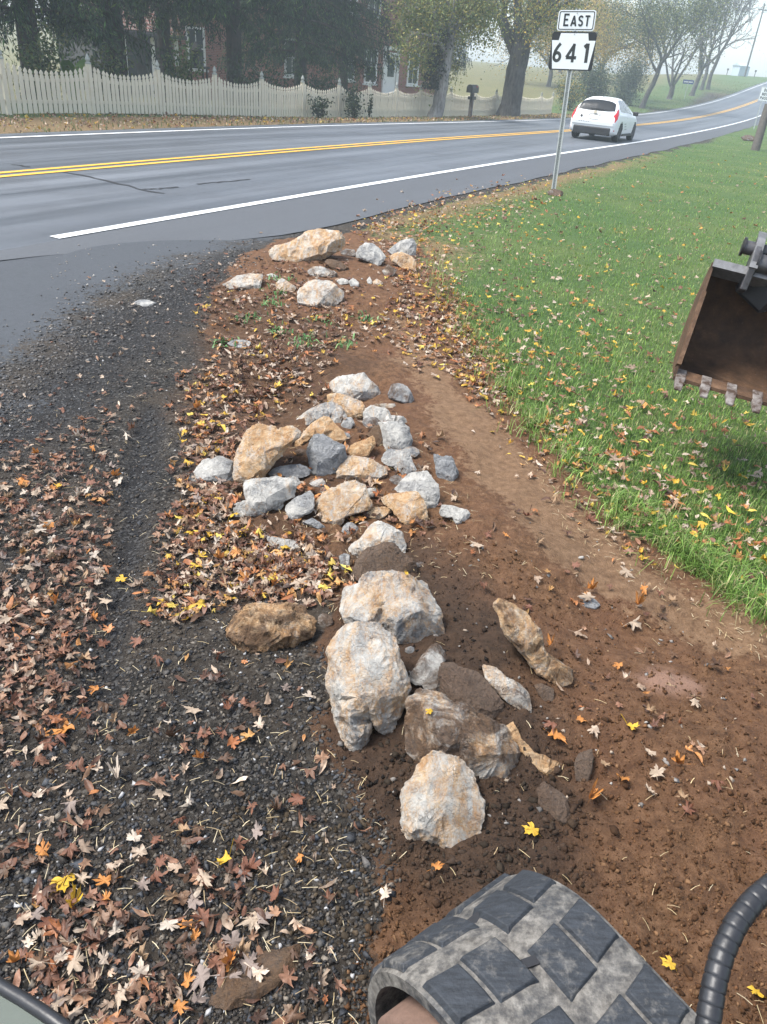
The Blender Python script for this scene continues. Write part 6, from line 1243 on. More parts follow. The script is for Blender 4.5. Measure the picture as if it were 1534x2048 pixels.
# verge under the fence, full of leaves
n = 5200; S = rg.uniform(-16, 48, n); O = -RW / 2 - 0.6 - 3.4 * rg.random(n) ** 0.8; P = road_pt(S, O); P[:, 2] = gz(P[:, 0], P[:, 1]) + 0.02 * rg.random(n)
tag(link('leaf_litter', place_leaves('leaf_litter', P, rg.uniform(0.05, 0.09, n), pick(P_VERGE, n, rg, 0.2), rg, LOWP, 1.2, 0.5, M_fall, 0.01, False)), 'tan fallen leaves along the verge under the picket fence', 'leaf litter', kind='stuff')
# straw and grass stalks
def straws(name, label, px, rng, L=(0.006, 0.022), w=0.0007, pal=((0.50, 0.40, 0.22), (0.42, 0.32, 0.18), (0.58, 0.50, 0.33))):
    P = ground_pts(px); n = len(P); a = rng.uniform(0, 6.283, n); l = rng.uniform(*L, n)[:, None]; d = np.stack([np.cos(a), np.sin(a), rng.normal(0, 0.12, n)], -1); s = np.stack([-np.sin(a), np.cos(a), 0 * a], -1) * (w * (1 + 0.1 * np.hypot(P[:, 0], P[:, 1])))[:, None]
    P = P + np.array([0, 0, 0.010]); b = s * 0; b[:, 2] = 0.002
    V = np.stack([P - d * l - s, P - d * l + s, P + b + s, P + d * l * 0.9 + s * 3, P + d * l * 0.9 + s, P + b - s], 1).reshape(-1, 3); k = np.arange(n)[:, None] * 6
    F = np.concatenate([k + np.array([[0, 1, 2, 5]]), k + np.array([[5, 2, 3, 4]])]); tag(link(name, mesh_np(name, V, F, M_fall, False, np.repeat(pick(pal, n, rng, 0.2), 6, 0).clip(0, 0.9))), label, 'straw', kind='stuff')
straws('straw', 'pale straw bits scattered over gravel and soil', np.concatenate([sample_poly(GRAVEL_PX, 1000, rg), sample_poly(SOIL_PX, 260, rg), sample_poly([(360, 740), (620, 710), (900, 900), (1000, 1150), (700, 1250), (400, 1150)], 700, rg), sample_poly([(960, 800), (1100, 900), (1534, 1240), (1534, 1330), (1150, 1100)], 300, rg)]), rg)

# --- lawn
def mat_grass():
    t = NT('grass'); c = t.attr('tint'); t.done(c, 0.5, None, 0.35); tr = t.n('ShaderNodeBsdfTranslucent'); t.l(c, tr.inputs[0]); mx = t.n('ShaderNodeMixShader'); mx.inputs[0].default_value = 0.3
    t.l(t.b.outputs[0], mx.inputs[1]); t.l(tr.outputs[0], mx.inputs[2]); t.l(mx.outputs[0], t.out.inputs[0]); return t.m
M_grass = mat_grass()
def blades(name, label, P, h, w, rng, pal, lean=0.6):
    n = len(P); a = rng.uniform(0, 6.283, n); d = np.stack([np.cos(a), np.sin(a), 0 * a], -1); s = np.stack([-np.sin(a), np.cos(a), 0 * a], -1) * w[:, None]; le = np.abs(rng.normal(0, lean, n))[:, None] * h[:, None]; up = np.array([0, 0, 1.0]); hh = h[:, None]
    mid = P + d * le * 0.35 + up * hh * 0.6; tip = P + d * le + up * hh * np.clip(1 - 0.35 * le / hh, 0.3, 1)
    V = np.stack([P - s, P + s, mid + s * 0.8, mid - s * 0.8, tip], 1).reshape(-1, 3); k = np.arange(n)[:, None] * 5
    F = np.concatenate([k + np.array([[0, 1, 2]]), k + np.array([[0, 2, 3]]), k + np.array([[3, 2, 4]])]); c = pick(pal, n, rng, 0.22); C = np.repeat(c, 5, 0).reshape(n, 5, 3)
    return tag(link(name, mesh_np(name, V, F, M_grass, True, C.reshape(-1, 3).clip(0.004, 0.8))), label, 'grass', kind='stuff')
GPAL = mixpal([([(0.15, 0.27, 0.05), (0.20, 0.33, 0.07), (0.12, 0.22, 0.042), (0.25, 0.37, 0.09), (0.09, 0.17, 0.036)], 4), ([(0.30, 0.33, 0.12), (0.42, 0.37, 0.19)], 2)])
px = sample_poly([(700, 456), (840, 405), (1000, 362), (1240, 312), (1534, 258), (1800, 225), (2100, 300), (2200, 1560), (1534, 1232), (1350, 1135), (1180, 990), (1080, 880), (1000, 790), (900, 600), (830, 490)], 150000, rg)
P = ground_pts(px); dl = sdf_poly(P[:, 0], P[:, 1], LAWN); dist = np.hypot(P[:, 0], P[:, 1])
patch = fbm(P[:, 0] * 1.1, P[:, 1] * 1.1, 4, 61); bare = sstep(patch, 0.12, 0.5) * 0.55 + 0.55 * np.exp(-np.maximum(dl, 0) / 0.5) * (dist > 6) + 0.4 * sstep(10.5 - np.abs(P[:, 1] - 11), 0, 10) * np.exp(-np.maximum(dl, 0) / 1.6)
keep = (dl > -0.06 + 0.26 * fbm(P[:, 0] * 3, P[:, 1] * 3, 3, 9)) & (rg.random(len(P)) > bare); P, dist = P[keep], dist[keep]
n = len(P); tall = 1 + 0.5 * fbm(P[:, 0] * 2.5, P[:, 1] * 2.5, 3, 71)
blades('lawn_grass', 'green lawn grass right of the rocks', P, rg.uniform(0.018, 0.048, n) * tall, 0.0018 * (1 + 0.10 * np.maximum(0, dist - 4)), rg, GPAL)
px = sample_poly([(830, 490), (900, 600), (1000, 790), (1080, 880), (1180, 990), (1350, 1135), (1534, 1232), (1700, 1320), (1700, 1280), (1534, 1190), (1350, 1090), (1190, 950), (1090, 840), (1010, 750), (910, 570), (850, 480)], 6500, rg); px = px + rg.normal(size=px.shape) * np.array([26, 14]); P = ground_pts(px)
clus = fbm(P[:, 0] * 6, P[:, 1] * 6, 2, 15) > -0.1; P = P[clus]; n = len(P)
blades('edge_grass', 'longer grass tufts fringing the lawn edge', P, rg.uniform(0.05, 0.12, n), np.full(n, 0.0021), rg, GPAL, 0.9)
# weeds sprouting between the leaves
cw = [(545, 610), (560, 665), (600, 690), (650, 640), (735, 640), (625, 680), (690, 690), (560, 585), (450, 690), (500, 640), (560, 560)]; W = []
for x, y in cw: W.append(np.stack([rg.normal(x, 14, 26), rg.normal(y, 6, 26)], -1))
P = ground_pts(np.concatenate(W)); n = len(P); blades('weeds', 'green weeds sprouting among the leaves by the far pile', P, rg.uniform(0.02, 0.06, n), np.full(n, 0.007), rg, [(0.10, 0.24, 0.08), (0.14, 0.28, 0.10), (0.20, 0.30, 0.12)], 0.9)
# far verge grass
n = 16000; S = rg.uniform(-16, 130, n); O = -RW / 2 - 0.5 - 9.0 * rg.random(n) ** 1.3; P = road_pt(S, O); P[:, 2] = gz(P[:, 0], P[:, 1])
blades('verge_grass', 'short grass along the far verge', P, rg.uniform(0.05, 0.13, n), np.full(n, 0.012), rg, [(0.10, 0.16, 0.05), (0.16, 0.18, 0.07), (0.24, 0.21, 0.10)], 0.6)

# --- single leaves big enough to pick out
def leaf_mesh(nm, colr, seed, shape=LEAF, curl=0.8, spots=0.0):
    rng = np.random.default_rng(seed); T, Ft = leaf_template(shape); V = leaf_verts(T, np.array([1.0]), rng, curl)[0]; V[:, 2] -= V[:, 2].min() * 0.5
    C = np.array(colr)[None] * (1 + 0.15 * rng.normal(size=(len(V), 1))); return mesh_np(nm, V, Ft, M_fall, True, C.clip(0.004, 0.85))
LCOL = {'pale': (0.44, 0.35, 0.26), 'white': (0.54, 0.47, 0.39), 'tan': (0.36, 0.24, 0.14), 'orange': (0.52, 0.22, 0.055), 'golden': (0.66, 0.42, 0.04), 'russet': (0.20, 0.085, 0.05), 'brown': (0.11, 0.062, 0.038), 'grey': (0.28, 0.225, 0.195)}
LM = {(c, k): leaf_mesh('fallen_leaf', v, 100 + 7 * k + sum(map(ord, c)), LEAF if k < 4 else OVAL, (0.5, 0.7, 1.1, 1.5, 0.9)[k]) for c, v in LCOL.items() for k in range(5)}
def single_leaf(px, py, c, size, label, group=None, yaw=None, k=None, lift=0.012, tilt=0.2):
    P = ground_at(np.array([float(px)]), np.array([float(py)]))[0]; k = random.randrange(4) if k is None else k
    o = link('fallen_leaf', LM[(c, k)], None, (P[0], P[1], P[2] + lift), (random.gauss(0, tilt), random.gauss(0, tilt), random.uniform(0, 6.28) if yaw is None else yaw), (size,) * 3)
    tag(o, label, 'leaf', group); return o
NAMED = [(132, 1775, 'golden', 0.062, 'largest golden spotted maple leaf in the lower left corner', 1), (150, 1815, 'golden', 0.050, 'folded golden leaf overlapping the largest golden one', 3), (450, 1728, 'golden', 0.046, 'ragged yellow leaf on gravel left of the nearest rock', 2), (500, 1742, 'russet', 0.042, 'purple brown leaf right of the ragged yellow one', 1),
    (338, 1858, 'white', 0.045, 'white maple leaf with stem pointing down, lower left', 0), (232, 1870, 'white', 0.038, 'white curled leaf left of the stemmed white one', 2), (285, 1870, 'brown', 0.044, 'dark amber leaf between two white leaves, lower left', 3), (1062, 1668, 'golden', 0.042, 'yellow leaf on black soil right of the nearest rock', 1), (1262, 1460, 'golden', 0.040, 'bright yellow leaf on the brown soil', 2),
    (1110, 1480, 'orange', 0.052, 'orange and yellow leaf beside the big speckled rock', 2), (1100, 1462, 'russet', 0.045, 'dark orange curled leaf behind the orange and yellow one', 3), (1180, 1600, 'orange', 0.052, 'crumpled orange leaf near the excavator track', 3), (872, 1740, 'orange', 0.030, 'small orange leaf above the excavator track', 2), (1335, 1935, 'golden', 0.034, 'yellow leaf right of the excavator track', 1),
    (1510, 1990, 'golden', 0.036, 'yellow leaf in the lower right corner', 0), (1275, 1215, 'orange', 0.050, 'curled orange brown leaf on the tan path edge', 3), (1265, 1255, 'pale', 0.055, 'greenish cream leaf on the tan path', 1), (620, 1400, 'white', 0.040, 'silver white leaf left of the tall pale rock', 0), (570, 1382, 'grey', 0.032, 'small grey leaf left of the silver white one', 1),
    (130, 1465, 'orange', 0.065, 'large amber leaf at the left above the lettering', 1), (235, 1560, 'white', 0.050, 'white leaf standing on edge on the gravel', 3), (1385, 1090, 'orange', 0.050, 'rust brown leaf lying on the lawn edge', 2), (880, 878, 'tan', 0.050, 'tan maple leaf on bare soil right of the middle pile', 1), (1130, 870, 'tan', 0.06, 'tan leaf on the lawn edge above the path', 1),
    (45, 968, 'orange', 0.065, 'orange maple leaf near the left edge', 1), (118, 978, 'golden', 0.045, 'yellow orange leaf right of the orange maple leaf', 2), (240, 968, 'white', 0.055, 'white leaf on the dark rut', 0), (255, 878, 'white', 0.050, 'pale leaf at the top of the dark rut', 1), (80, 1070, 'white', 0.06, 'broad white leaf on the left leaf band', 0), (245, 1165, 'golden', 0.042, 'golden leaf at the foot of the dark rut', 1),
    (812, 1150, 'golden', 0.020, 'small yellow leaf lying on top of the cracked block', 2), (858, 1428, 'golden', 0.024, 'small yellow leaf lying on the big speckled rock', 1), (560, 1300, 'tan', 0.028, 'tan leaf resting on the rough tan boulder', 1), (1450, 640, 'tan', 0.05, 'tan leaf on the lawn left of the bucket', 2)]
ON_ROCK = {30: 0.16, 31: 0.14, 32: 0.10}
for i, (x, y, c, s, lab, k) in enumerate(NAMED):
    if i in ON_ROCK:
        d0 = float(depth_of(ground_at(np.array([float(x)]), np.array([float(y)]))[0])); hit = None
        dg = bpy.context.evaluated_depsgraph_get(); dg.update(); dv = Vector(ray(float(x), float(y))).normalized()
        ok, loc, nrm, fi, ob, mw = scene.ray_cast(dg, Vector(CAM), dv)
        o = link('fallen_leaf', LM[(c, k)], None, loc + nrm * 0.008, nrm.to_track_quat('Z', 'Y').to_euler(), (s,) * 3); tag(o, lab, 'leaf')
    else: single_leaf(x, y, c, s, lab, k=k)
ZONES = [('on the dark gravel at the lower left', [(0, 1300), (420, 1280), (600, 1560), (640, 2020), (60, 2030), (0, 1950)], 92, ['pale', 'white', 'russet', 'russet', 'russet', 'brown', 'grey', 'tan', 'orange'], (0.026, 0.044)),
         ('on the leaf band at the left', [(0, 900), (230, 850), (220, 1250), (60, 1300), (0, 1300)], 66, ['pale', 'white', 'russet', 'russet', 'orange', 'tan', 'grey'], (0.030, 0.048)),
         ('heaped left of the rock piles', [(370, 760), (600, 730), (470, 860), (480, 1040), (640, 1100), (640, 1180), (400, 1180), (350, 1000)], 66, ['pale', 'tan', 'russet', 'orange', 'golden', 'white', 'grey', 'brown'], (0.034, 0.052)),
         ('scattered on the bare brown soil', [(900, 1000), (1080, 950), (1400, 1240), (1500, 1700), (1200, 1560), (1000, 1200)], 34, ['pale', 'russet', 'orange', 'tan'], (0.026, 0.044)),
         ('lying on the green lawn', [(1040, 470), (1500, 330), (1534, 1150), (1200, 960), (1020, 780)], 34, ['tan', 'orange', 'golden', 'pale', 'russet'], (0.04, 0.06))]
MARKS = [(540, 1255, 'rough tan boulder'), (735, 1380, 'tall notched rock'), (785, 1215, 'cracked grey block'), (885, 1600, 'nearest cream rock'), (930, 1450, 'big speckled rock'), (530, 905, 'biggest orange rock'), (430, 950, 'grey rock at the pile end'), (530, 995, 'wide white rock'), (575, 1095, 'streaked slab'), (275, 1000, 'dark wheel rut'),
         (1065, 1290, 'long muddy rock'), (1020, 1380, 'narrow cream rock'), (1180, 1203, 'dark slate chip'), (510, 1960, 'flat pinkish stone'), (135, 1790, 'largest golden leaf'), (450, 1728, 'ragged yellow leaf'), (1000, 1850, 'excavator track'), (1440, 650, 'excavator bucket'), (1107, 385, 'route sign post'), (880, 878, 'tan leaf on bare soil'), (20, 2030, 'cab window corner'),
         (1262, 1460, 'bright yellow leaf'), (620, 1400, 'silver white leaf'), (45, 968, 'orange leaf at the left edge'), (1385, 1090, 'rust brown leaf'), (1130, 870, 'tan leaf on the lawn edge'), (700, 785, 'topmost pale rock'), (130, 1465, 'large amber leaf')]
ORD = ['nearest', 'second nearest', 'third nearest', 'fourth nearest', 'fifth nearest', 'sixth nearest', 'seventh nearest', 'eighth nearest', 'ninth nearest', 'tenth nearest', 'eleventh nearest', 'twelfth nearest', 'thirteenth nearest']
todo = {}
for zl, poly, n, cs, (s0, s1) in ZONES:
    rz_ = np.random.default_rng(len(zl) * 31)
    for (x, y) in sample_poly(poly, n, rz_):
        c = cs[rz_.integers(0, len(cs))]; k = int(rz_.integers(0, 4)); mk = min(MARKS, key=lambda m: math.hypot(m[0] - x, m[1] - y)); dx, dy = x - mk[0], y - mk[1]
        side = ('right of' if dx > 0 else 'left of') if abs(dx) > abs(dy) else ('below' if dy > 0 else 'above')
        todo.setdefault((c, ('flat', 'flat', 'curled', 'crumpled')[k], side, mk[2]), []).append((math.hypot(dx, dy), x, y, k, rz_.uniform(s0, s1), zl))
for (c, sh_, side, mn), lst in todo.items():
    for i, (dd, x, y, k, sz_, zl) in enumerate(sorted(lst)):
        lab = f'large {c} {sh_} leaf {side} the {mn}' if len(lst) == 1 else f'{ORD[min(i, 12)]} large {c} {sh_} leaf {side} the {mn}'
        single_leaf(x, y, c, sz_, lab, f'single fallen leaves {zl}', k=k, lift=0.045 if 'lawn' in zl else 0.016, tilt=0.3)

# ------------------------------------------------------------------ the mini excavator: bucket, linkage, track, hose, cab edge
M_steel = simple('worn_steel', (0.10, 0.10, 0.105), 0.5, 0.5, 12, 0.5, 0.3, 90); M_steel_b = simple('bright_steel', (0.20, 0.20, 0.20), 0.45, 0.4, 25, 0.6, 0.2)
def mat_mud():
    t = NT('muddy_bucket'); n = t.noise(7, 6, 0.7); n2 = t.noise(60, 4, 0.7); c = t.ramp(n, [(0.3, (0.030, 0.018, 0.011)), (0.55, (0.085, 0.047, 0.026)), (0.72, (0.17, 0.10, 0.058))]); c = t.mix(t.ramp(n2, [(0.68, 0.0), (0.76, 0.7)]), c, (0.30, 0.26, 0.22))
    return t.done(c, 0.75, t.bump(n2, 0.6, 0.006), 0.3)
def mat_tooth():
    t = NT('tooth_steel'); n = t.noise(16, 5, 0.7); return t.done(t.mix(t.ramp(n, [(0.40, 0.0), (0.60, 1.0)]), (0.22, 0.20, 0.185), (0.055, 0.034, 0.024)), 0.55, t.bump(n, 0.4, 0.004), 0.4)
M_tooth = mat_tooth(); M_mud = mat_mud(); M_black_p = simple('black_steel', (0.016, 0.016, 0.018), 0.5, 0.4, 15)
exc = empty('mini_excavator', (0.35, 0.6, 0.0)); tag(exc, 'mini excavator seen from its seat: muddy rubber track, raised bucket and hose', 'excavator')
eo = np.array(exc.location)
B0 = at_depth(1352.0, 752.0, 3.75); Bx = at_depth(1534.0, 785.0, 3.66) - B0; Bx = Bx / np.linalg.norm(Bx); tl_ = at_depth(1432.0, 522.0, 3.80) - B0; BH = float(np.linalg.norm(tl_)); Bz = tl_ / BH; Bx = unit(Bx - Bz * (Bx @ Bz)); By = np.cross(Bz, Bx)
if By[1] < 0: By = -By
BWD = 0.66
def bp(u, back, up): return tuple(B0 + Bx * u + By * back + Bz * up - eo)
prof = [(0.0, 0.0), (0.11, 0.055), (0.24, 0.13), (0.36, 0.23), (0.43, 0.35), (0.42, 0.47), (0.34, 0.57), (0.18, BH - 0.008), (0.02, BH)]
th = 0.014
inner = [(b - (0.012 if i else 0.0), z) for i, (b, z) in enumerate(prof)]
mb = MB(); n = len(prof)
outer = []
for i, (b, z) in enumerate(prof):
    a = np.array(prof[min(i + 1, n - 1)]) - np.array(prof[max(i - 1, 0)]); nn = np.array([a[1], -a[0]]) / np.linalg.norm(a); outer.append((b + nn[0] * th, z + nn[1] * th))
vs = [bp(u, b, z) for u in (0.0, BWD) for b, z in prof] + [bp(u, b, z) for u in (0.0, BWD) for b, z in outer]
f = []
for i in range(n - 1): f += [(i, i + 1, n + i + 1, n + i), (2 * n + i + 1, 2 * n + i, 3 * n + i, 3 * n + i + 1)]
f += [(0, n, 3 * n, 2 * n), (n - 1, 3 * n - 1, 4 * n - 1, 2 * n - 1)]
bucket = MB().add(vs, f).build('bucket', M_mud, exc, 50)
for u0, u1 in ((-0.014, -0.0005), (BWD + 0.0005, BWD + 0.014)):
    pl_ = [(b, z) for b, z in prof] + [(-0.03, BH * 0.62), (-0.02, 0.06)]
    MB().prism(pl_, lambda b, z, u: bp(u, b, z), u0, u1).build('side_plate', M_mud, bucket)
    MB().prism([(-0.035, 0.05), (0.015, 0.05), (0.0, BH * 0.72), (-0.042, BH * 0.70)], lambda b, z, u: bp(u, b, z), u0 - 0.004, u1 + 0.004).build('side_cutter', M_mud, bucket)
MB().prism([(0.0, BH + 0.012), (0.10, BH + 0.008), (0.10, BH - 0.03), (0.0, BH - 0.03)], lambda b, z, u: bp(u, b, z), -0.008, BWD + 0.008).build('top_bar', M_steel_b, bucket)
MB().prism([(-0.022, -0.012), (0.06, 0.062), (0.06, 0.046), (-0.012, -0.026)], lambda b, z, u: bp(u, b, z), -0.012, BWD + 0.012).build('cutting_edge', M_mud, bucket)
for k in range(6):
    uc = 0.022 + k * 0.1225
    if uc > BWD: break
    mb = MB(); w0, w1 = 0.024, 0.017
    A = [bp(uc + s * w0, b, z) for s in (-1, 1) for b, z in ((0.045, 0.060), (0.065, 0.040))]; C = [bp(uc + s * w0, b, z) for s in (-1, 1) for b, z in ((-0.025, -0.012), (-0.005, -0.034))]; E_ = [bp(uc + s * w1, b, z) for s in (-1, 1) for b, z in ((-0.082, -0.088), (-0.074, -0.097))]
    mb.add(A + C + E_, [(0, 2, 6, 4), (1, 5, 7, 3), (0, 4, 5, 1), (2, 3, 7, 6), (4, 6, 10, 8), (5, 9, 11, 7), (4, 8, 9, 5), (6, 7, 11, 10), (8, 10, 11, 9), (0, 1, 3, 2)]); mb.build('tooth', M_tooth, bucket, bevel=0.003)
# ears, pins and link plates above the bucket
for u in (0.17, 0.40):
    pl_ = [(0.02, BH - 0.10), (-0.05, BH - 0.02), (-0.06, BH + 0.05), (-0.02, BH + 0.15), (0.03, BH + 0.20), (0.08, BH + 0.17), (0.12, BH + 0.05), (0.16, BH - 0.05)]
    MB().prism(pl_, lambda b, z, w: bp(w, b, z), u - 0.016, u + 0.016).build('bucket_ear', M_steel, exc, bevel=0.004)
    MB().prism([(-0.062, BH - 0.02), (-0.05, BH - 0.02), (-0.012, BH + 0.15), (0.03, BH + 0.212), (0.02, BH + 0.218), (-0.028, BH + 0.155)], lambda b, z, w: bp(w, b, z), u - 0.019, u + 0.019).build('ear_rim', M_steel_b, exc)
for b, z, r, u0, u1 in ((0.04, BH + 0.13, 0.034, 0.11, 0.50), (-0.01, BH + 0.035, 0.045, 0.19, 0.62), (0.03, BH + 0.36, 0.038, 0.27, 0.60)):
    MB().tube([bp(u0, b, z), bp(u1, b, z)], r, 18).build('pin', M_steel, exc, 40); MB().tube([bp(u0 - 0.012, b, z), bp(u0, b, z)], r * 1.35, 18).build('pin_collar', M_black_p, exc, 40)
for u in (0.235, 0.36):
    pl_ = [(0.00, BH + 0.05), (0.07, BH + 0.05), (0.12, BH + 0.25), (0.10, BH + 0.42), (0.04, BH + 0.45), (-0.02, BH + 0.40), (-0.015, BH + 0.25)]
    MB().prism(pl_, lambda b, z, w: bp(w, b, z), u - 0.013, u + 0.013).build('link_plate', M_black_p, exc, bevel=0.004)
    MB().prism([(-0.028, BH + 0.24), (-0.016, BH + 0.24), (-0.022, BH + 0.40), (0.035, BH + 0.455), (0.03, BH + 0.465), (-0.035, BH + 0.41)], lambda b, z, w: bp(w, b, z), u - 0.016, u + 0.016).build('plate_rim', M_steel_b, exc)
arm = MB(); arm.box((0, 0, 0.75), (0.20, 0.24, 1.9)); q0 = np.array(bp(0.33, 0.10, BH + 0.10)); dirn = Vector((0.35, -0.30, 0.85)).normalized(); Mx = dirn.to_track_quat('Z', 'X').to_matrix()
ao = arm.build('arm', M_black_p, exc, bevel=0.02); ao.location = tuple(q0); ao.rotation_euler = Mx.to_euler()
# rubber track
M_rub = NT('track_rubber')
def mat_rubber(name, dirt):
    t = NT(name); n = t.noise(9, 6, 0.7); n2 = t.noise(45, 5, 0.7); n3 = t.noise(26, 5, 0.75, t.mapping(t.coord(), (1, 5, 1), (0, 0, 0.6)))
    c = t.ramp(n3, [(0.3, (0.012, 0.014, 0.017)), (0.7, (0.038, 0.044, 0.053))]); d = t.ramp(n2, [(0.3, (0.06, 0.052, 0.043)), (0.7, (0.24, 0.225, 0.20))])
    c = t.mix(t.ramp(t.math('ADD', t.math('MULTIPLY', n, 0.6), t.math('MULTIPLY', n2, 0.4)), [(dirt - 0.1, 0.0), (dirt + 0.1, 0.92)]), c, d)
    return t.done(c, 0.7, t.bump(n2, 0.7, 0.006), 0.35)
M_rub = mat_rubber('track_rubber', 0.45); M_lug = mat_rubber('lug_rubber', 0.63); M_pink = simple('dusty_drum', (0.17, 0.105, 0.078), 0.85, 0.45, 14, bump=0.6)
TF = np.array([-0.625, 0.78, 0.0]); TF /= np.linalg.norm(TF); TW = np.array([TF[1], -TF[0], 0.0]); ZT = 0.55; TWD = 0.36
Rp = on_plane(1250.0, 1895.0, ZT); Bp = on_plane(1085.0, 1745.0, ZT)      # right edge of the upper run and its far end
t_end = float((Bp - Rp) @ TF)
TO = Rp - TW * (TWD - 0.012)                                                        # left edge
t_end -= 0.045; RT = 0.235; TLEN = 1.7
def tp(s, w, h=0.0):
    """s metres back along the belt from where it starts to curl, w across from the left edge, h out of the belt"""
    r = RT + h; o = TO + TF * (t_end - 0.09) + np.array([0, 0, -RT])
    if s >= 0: p = o - TF * s + np.array([0, 0, r])
    else:
        a = -s / RT
        if a <= math.pi: p = o + TF * r * math.sin(a) + np.array([0, 0, r * math.cos(a)])
        else: p = o - TF * (a - math.pi) * RT + np.array([0, 0, -r])
    return p + TW * w - eo
mb = MB(); S_t = list(np.linspace(TLEN, 0, 18)) + list(-np.linspace(0.02, math.pi * RT, 30)) + list(-math.pi * RT - np.linspace(0.1, TLEN, 14)); n = len(S_t); V = []
for s in S_t: V += [tp(s, 0, -0.026), tp(s, 0, 0.0), tp(s, 0.02, 0.007), tp(s, TWD * 0.42, 0.008), tp(s, TWD * 0.5, 0.002), tp(s, TWD * 0.58, 0.008), tp(s, TWD - 0.02, 0.007), tp(s, TWD, 0.0), tp(s, TWD, -0.026)]
f = []
for i in range(n - 1):
    for k in range(9): f.append((i * 9 + k, i * 9 + (k + 1) % 9, (i + 1) * 9 + (k + 1) % 9, (i + 1) * 9 + k))
track = MB().add(V, f).build('track', M_rub, exc, 50)
def lug(s, w0, w1, ln, skew=0.0, hgt=0.015):
    mb = MB(); ns = 4; vs = []; tpx = 0.007
    for i in range(ns + 1):
        u = i / ns
        for w, h, ins in ((w0, 0.004, 0), (w0 + tpx, hgt, 1), (w1 - tpx, hgt, 1), (w1, 0.004, 0)):
            ss = s + (u - 0.5) * (ln - (0.012 if ins else 0)) + skew * (w - w0); vs.append(tp(ss, w, h))
    f = [(i * 4 + k, i * 4 + k + 1, (i + 1) * 4 + k + 1, (i + 1) * 4 + k) for i in range(ns) for k in range(3)] + [(0, 1, 2, 3), (ns * 4 + 3, ns * 4 + 2, ns * 4 + 1, ns * 4)]
    mb.add(vs, f).build('tread_block', M_lug, track, 25, bevel=0.0016)
pit = 0.15
for k in range(-9, 9):
    s = 0.085 + k * pit
    lug(s, 0.008, 0.085, 0.094, 0.16); lug(s + 0.010, 0.0875, 0.172, 0.106, 0.12)
    lug(s + pit / 2, 0.192, 0.274, 0.106, -0.12); lug(s + pit / 2 - 0.010, 0.2765, 0.353, 0.094, -0.16)
    mb = MB(); mb.box(tp(s + 0.04, 0.182, -0.001), (0.030, 0.016, 0.020), math.atan2(TW[1], TW[0]) + random.uniform(-0.4, 0.4)); mb.build('sprocket_hole', M_black_p, track)
dc = TO + TF * (t_end - 0.09) + np.array([0, 0, -RT]) - eo
def drum(r0, w0, w1, off, mat, nm):
    mb = MB(); c = dc - TF * off; mb.tube([tuple(c + TW * w0), tuple(c + TW * (w0 + 0.006)), tuple(c + TW * (w1 - 0.006)), tuple(c + TW * w1)], [r0 - 0.012, r0, r0, r0 - 0.012], 40); return mb.build(nm, mat, track, 30)
dc = dc + np.array([0, 0, 0.0]); drum(0.172, -0.030, 0.31, 0.0, M_pink, 'idler_wheel'); drum(0.140, -0.038, -0.0305, 0.0, M_black_p, 'idler_hub')
for off in (0.45, 0.75, 1.05): 
    c = dc - TF * off + np.array([0, 0, -0.12]); MB().tube([tuple(c + TW * 0.06), tuple(c + TW * 0.3)], 0.085, 24).build('track_roller', M_pink, track, 30)
MB().box(tuple(dc - TF * 0.95 + TW * 0.18 + np.array([0, 0, 0.02])), (1.3, 0.16, 0.2), math.atan2(TF[1], TF[0])).build('track_frame', M_black_p, track, bevel=0.02)
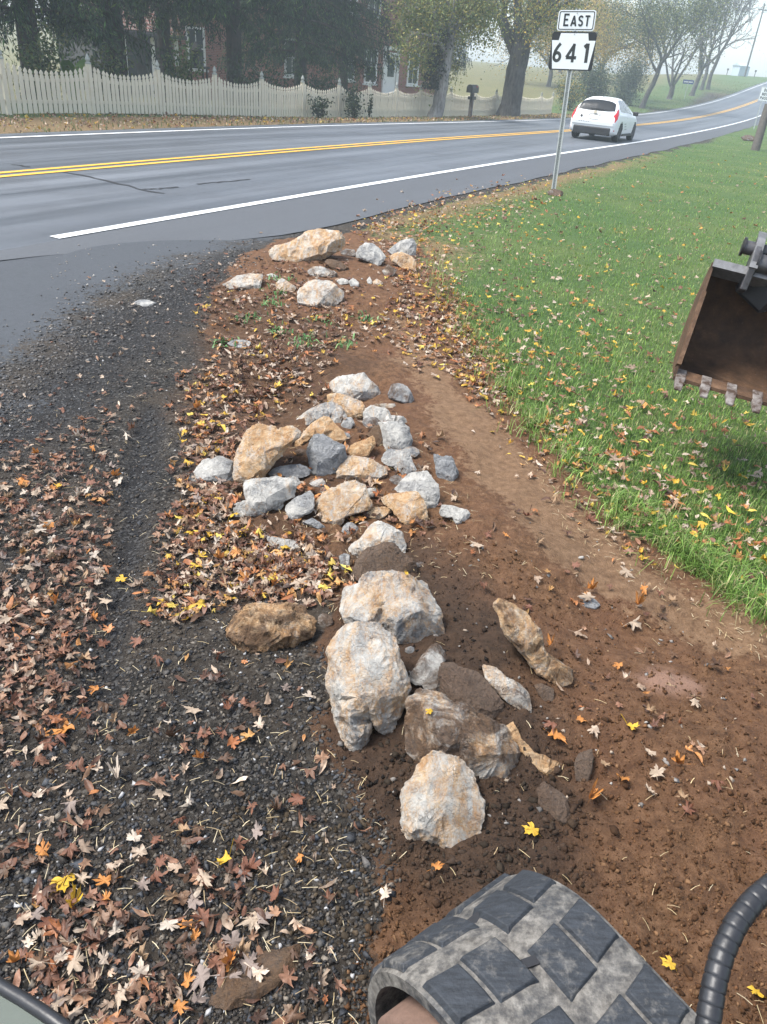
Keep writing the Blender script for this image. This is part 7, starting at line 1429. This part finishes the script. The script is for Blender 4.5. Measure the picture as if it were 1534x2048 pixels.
# spiral wrapped hose
hp = [at_depth(x, y, d) - eo for x, y, d in ((1395, 2220, 1.05), (1408, 2120, 1.07), (1417, 2040, 1.09), (1428, 1970, 1.11), (1445, 1905, 1.13), (1470, 1850, 1.15), (1505, 1802, 1.17), (1550, 1765, 1.19), (1620, 1730, 1.21))]
HP = np.array(hp); tt = np.linspace(0, len(HP) - 1, 160); HPd = np.stack([np.interp(tt, np.arange(len(HP)), HP[:, i]) for i in range(3)], -1)
for _ in range(25): HPd[1:-1] = 0.5 * HPd[1:-1] + 0.25 * (HPd[:-2] + HPd[2:])
rad = [0.0168 + 0.0007 * (1 if (k % 8) > 0 else -1.2) - 0.0004 * (k % 8) / 8 for k in range(160)]
M_hose = simple('hose_wrap', (0.016, 0.017, 0.02), 0.42, 0.4, 30, 0, 0.2); MB().tube(HPd, rad, 14).build('hydraulic_hose', M_hose, exc, 35)
# lower corner of the cab window
cp_ = [at_depth(x, y, d) - eo for x, y, d in ((-60, 1925, 0.62), (0, 1972, 0.60), (45, 1998, 0.59), (85, 2024, 0.58), (125, 2052, 0.57), (190, 2110, 0.56))]
MB().tube(cp_, 0.0052, 10).build('window_seal', M_hose, exc, 50)
gl = MB(); low = [np.array(p) + (at_depth(40.0, 2300.0, 0.5) - at_depth(40.0, 2000.0, 0.58)) for p in cp_]; k = len(cp_)
gl.add([tuple(p) for p in cp_] + [tuple(p) for p in low], [(i, i + 1, k + i + 1, k + i) for i in range(k - 1)])
t = NT('cab_glass'); t.b.inputs['Transmission Weight'].default_value = 0.75; M_cab = t.done((0.30, 0.36, 0.30), 0.12, None, 0.3); gl.build('cab_window', M_cab, exc)

# ------------------------------------------------------------------ fog
def fog():
    m = bpy.data.materials.new('haze'); m.use_nodes = True; t = m.node_tree; t.nodes.clear()
    o = t.nodes.new('ShaderNodeOutputMaterial'); v = t.nodes.new('ShaderNodeVolumePrincipled')
    v.inputs['Color'].default_value = (0.80, 0.92, 1.0, 1); v.inputs['Density'].default_value = HAZE_DENSITY; v.inputs['Anisotropy'].default_value = 0.2; v.inputs['Density Attribute'].default_value = ''
    t.links.new(v.outputs[0], o.inputs['Volume'])
    zl = float(GZ.min()) - 1.0
    ob = MB().box((0, 170, (zl + 22) / 2), (850, 510, 22 - zl)).build('haze', m)
    tag(ob, 'pale morning fog hanging over the road and trees', 'fog', kind='stuff')
fog()
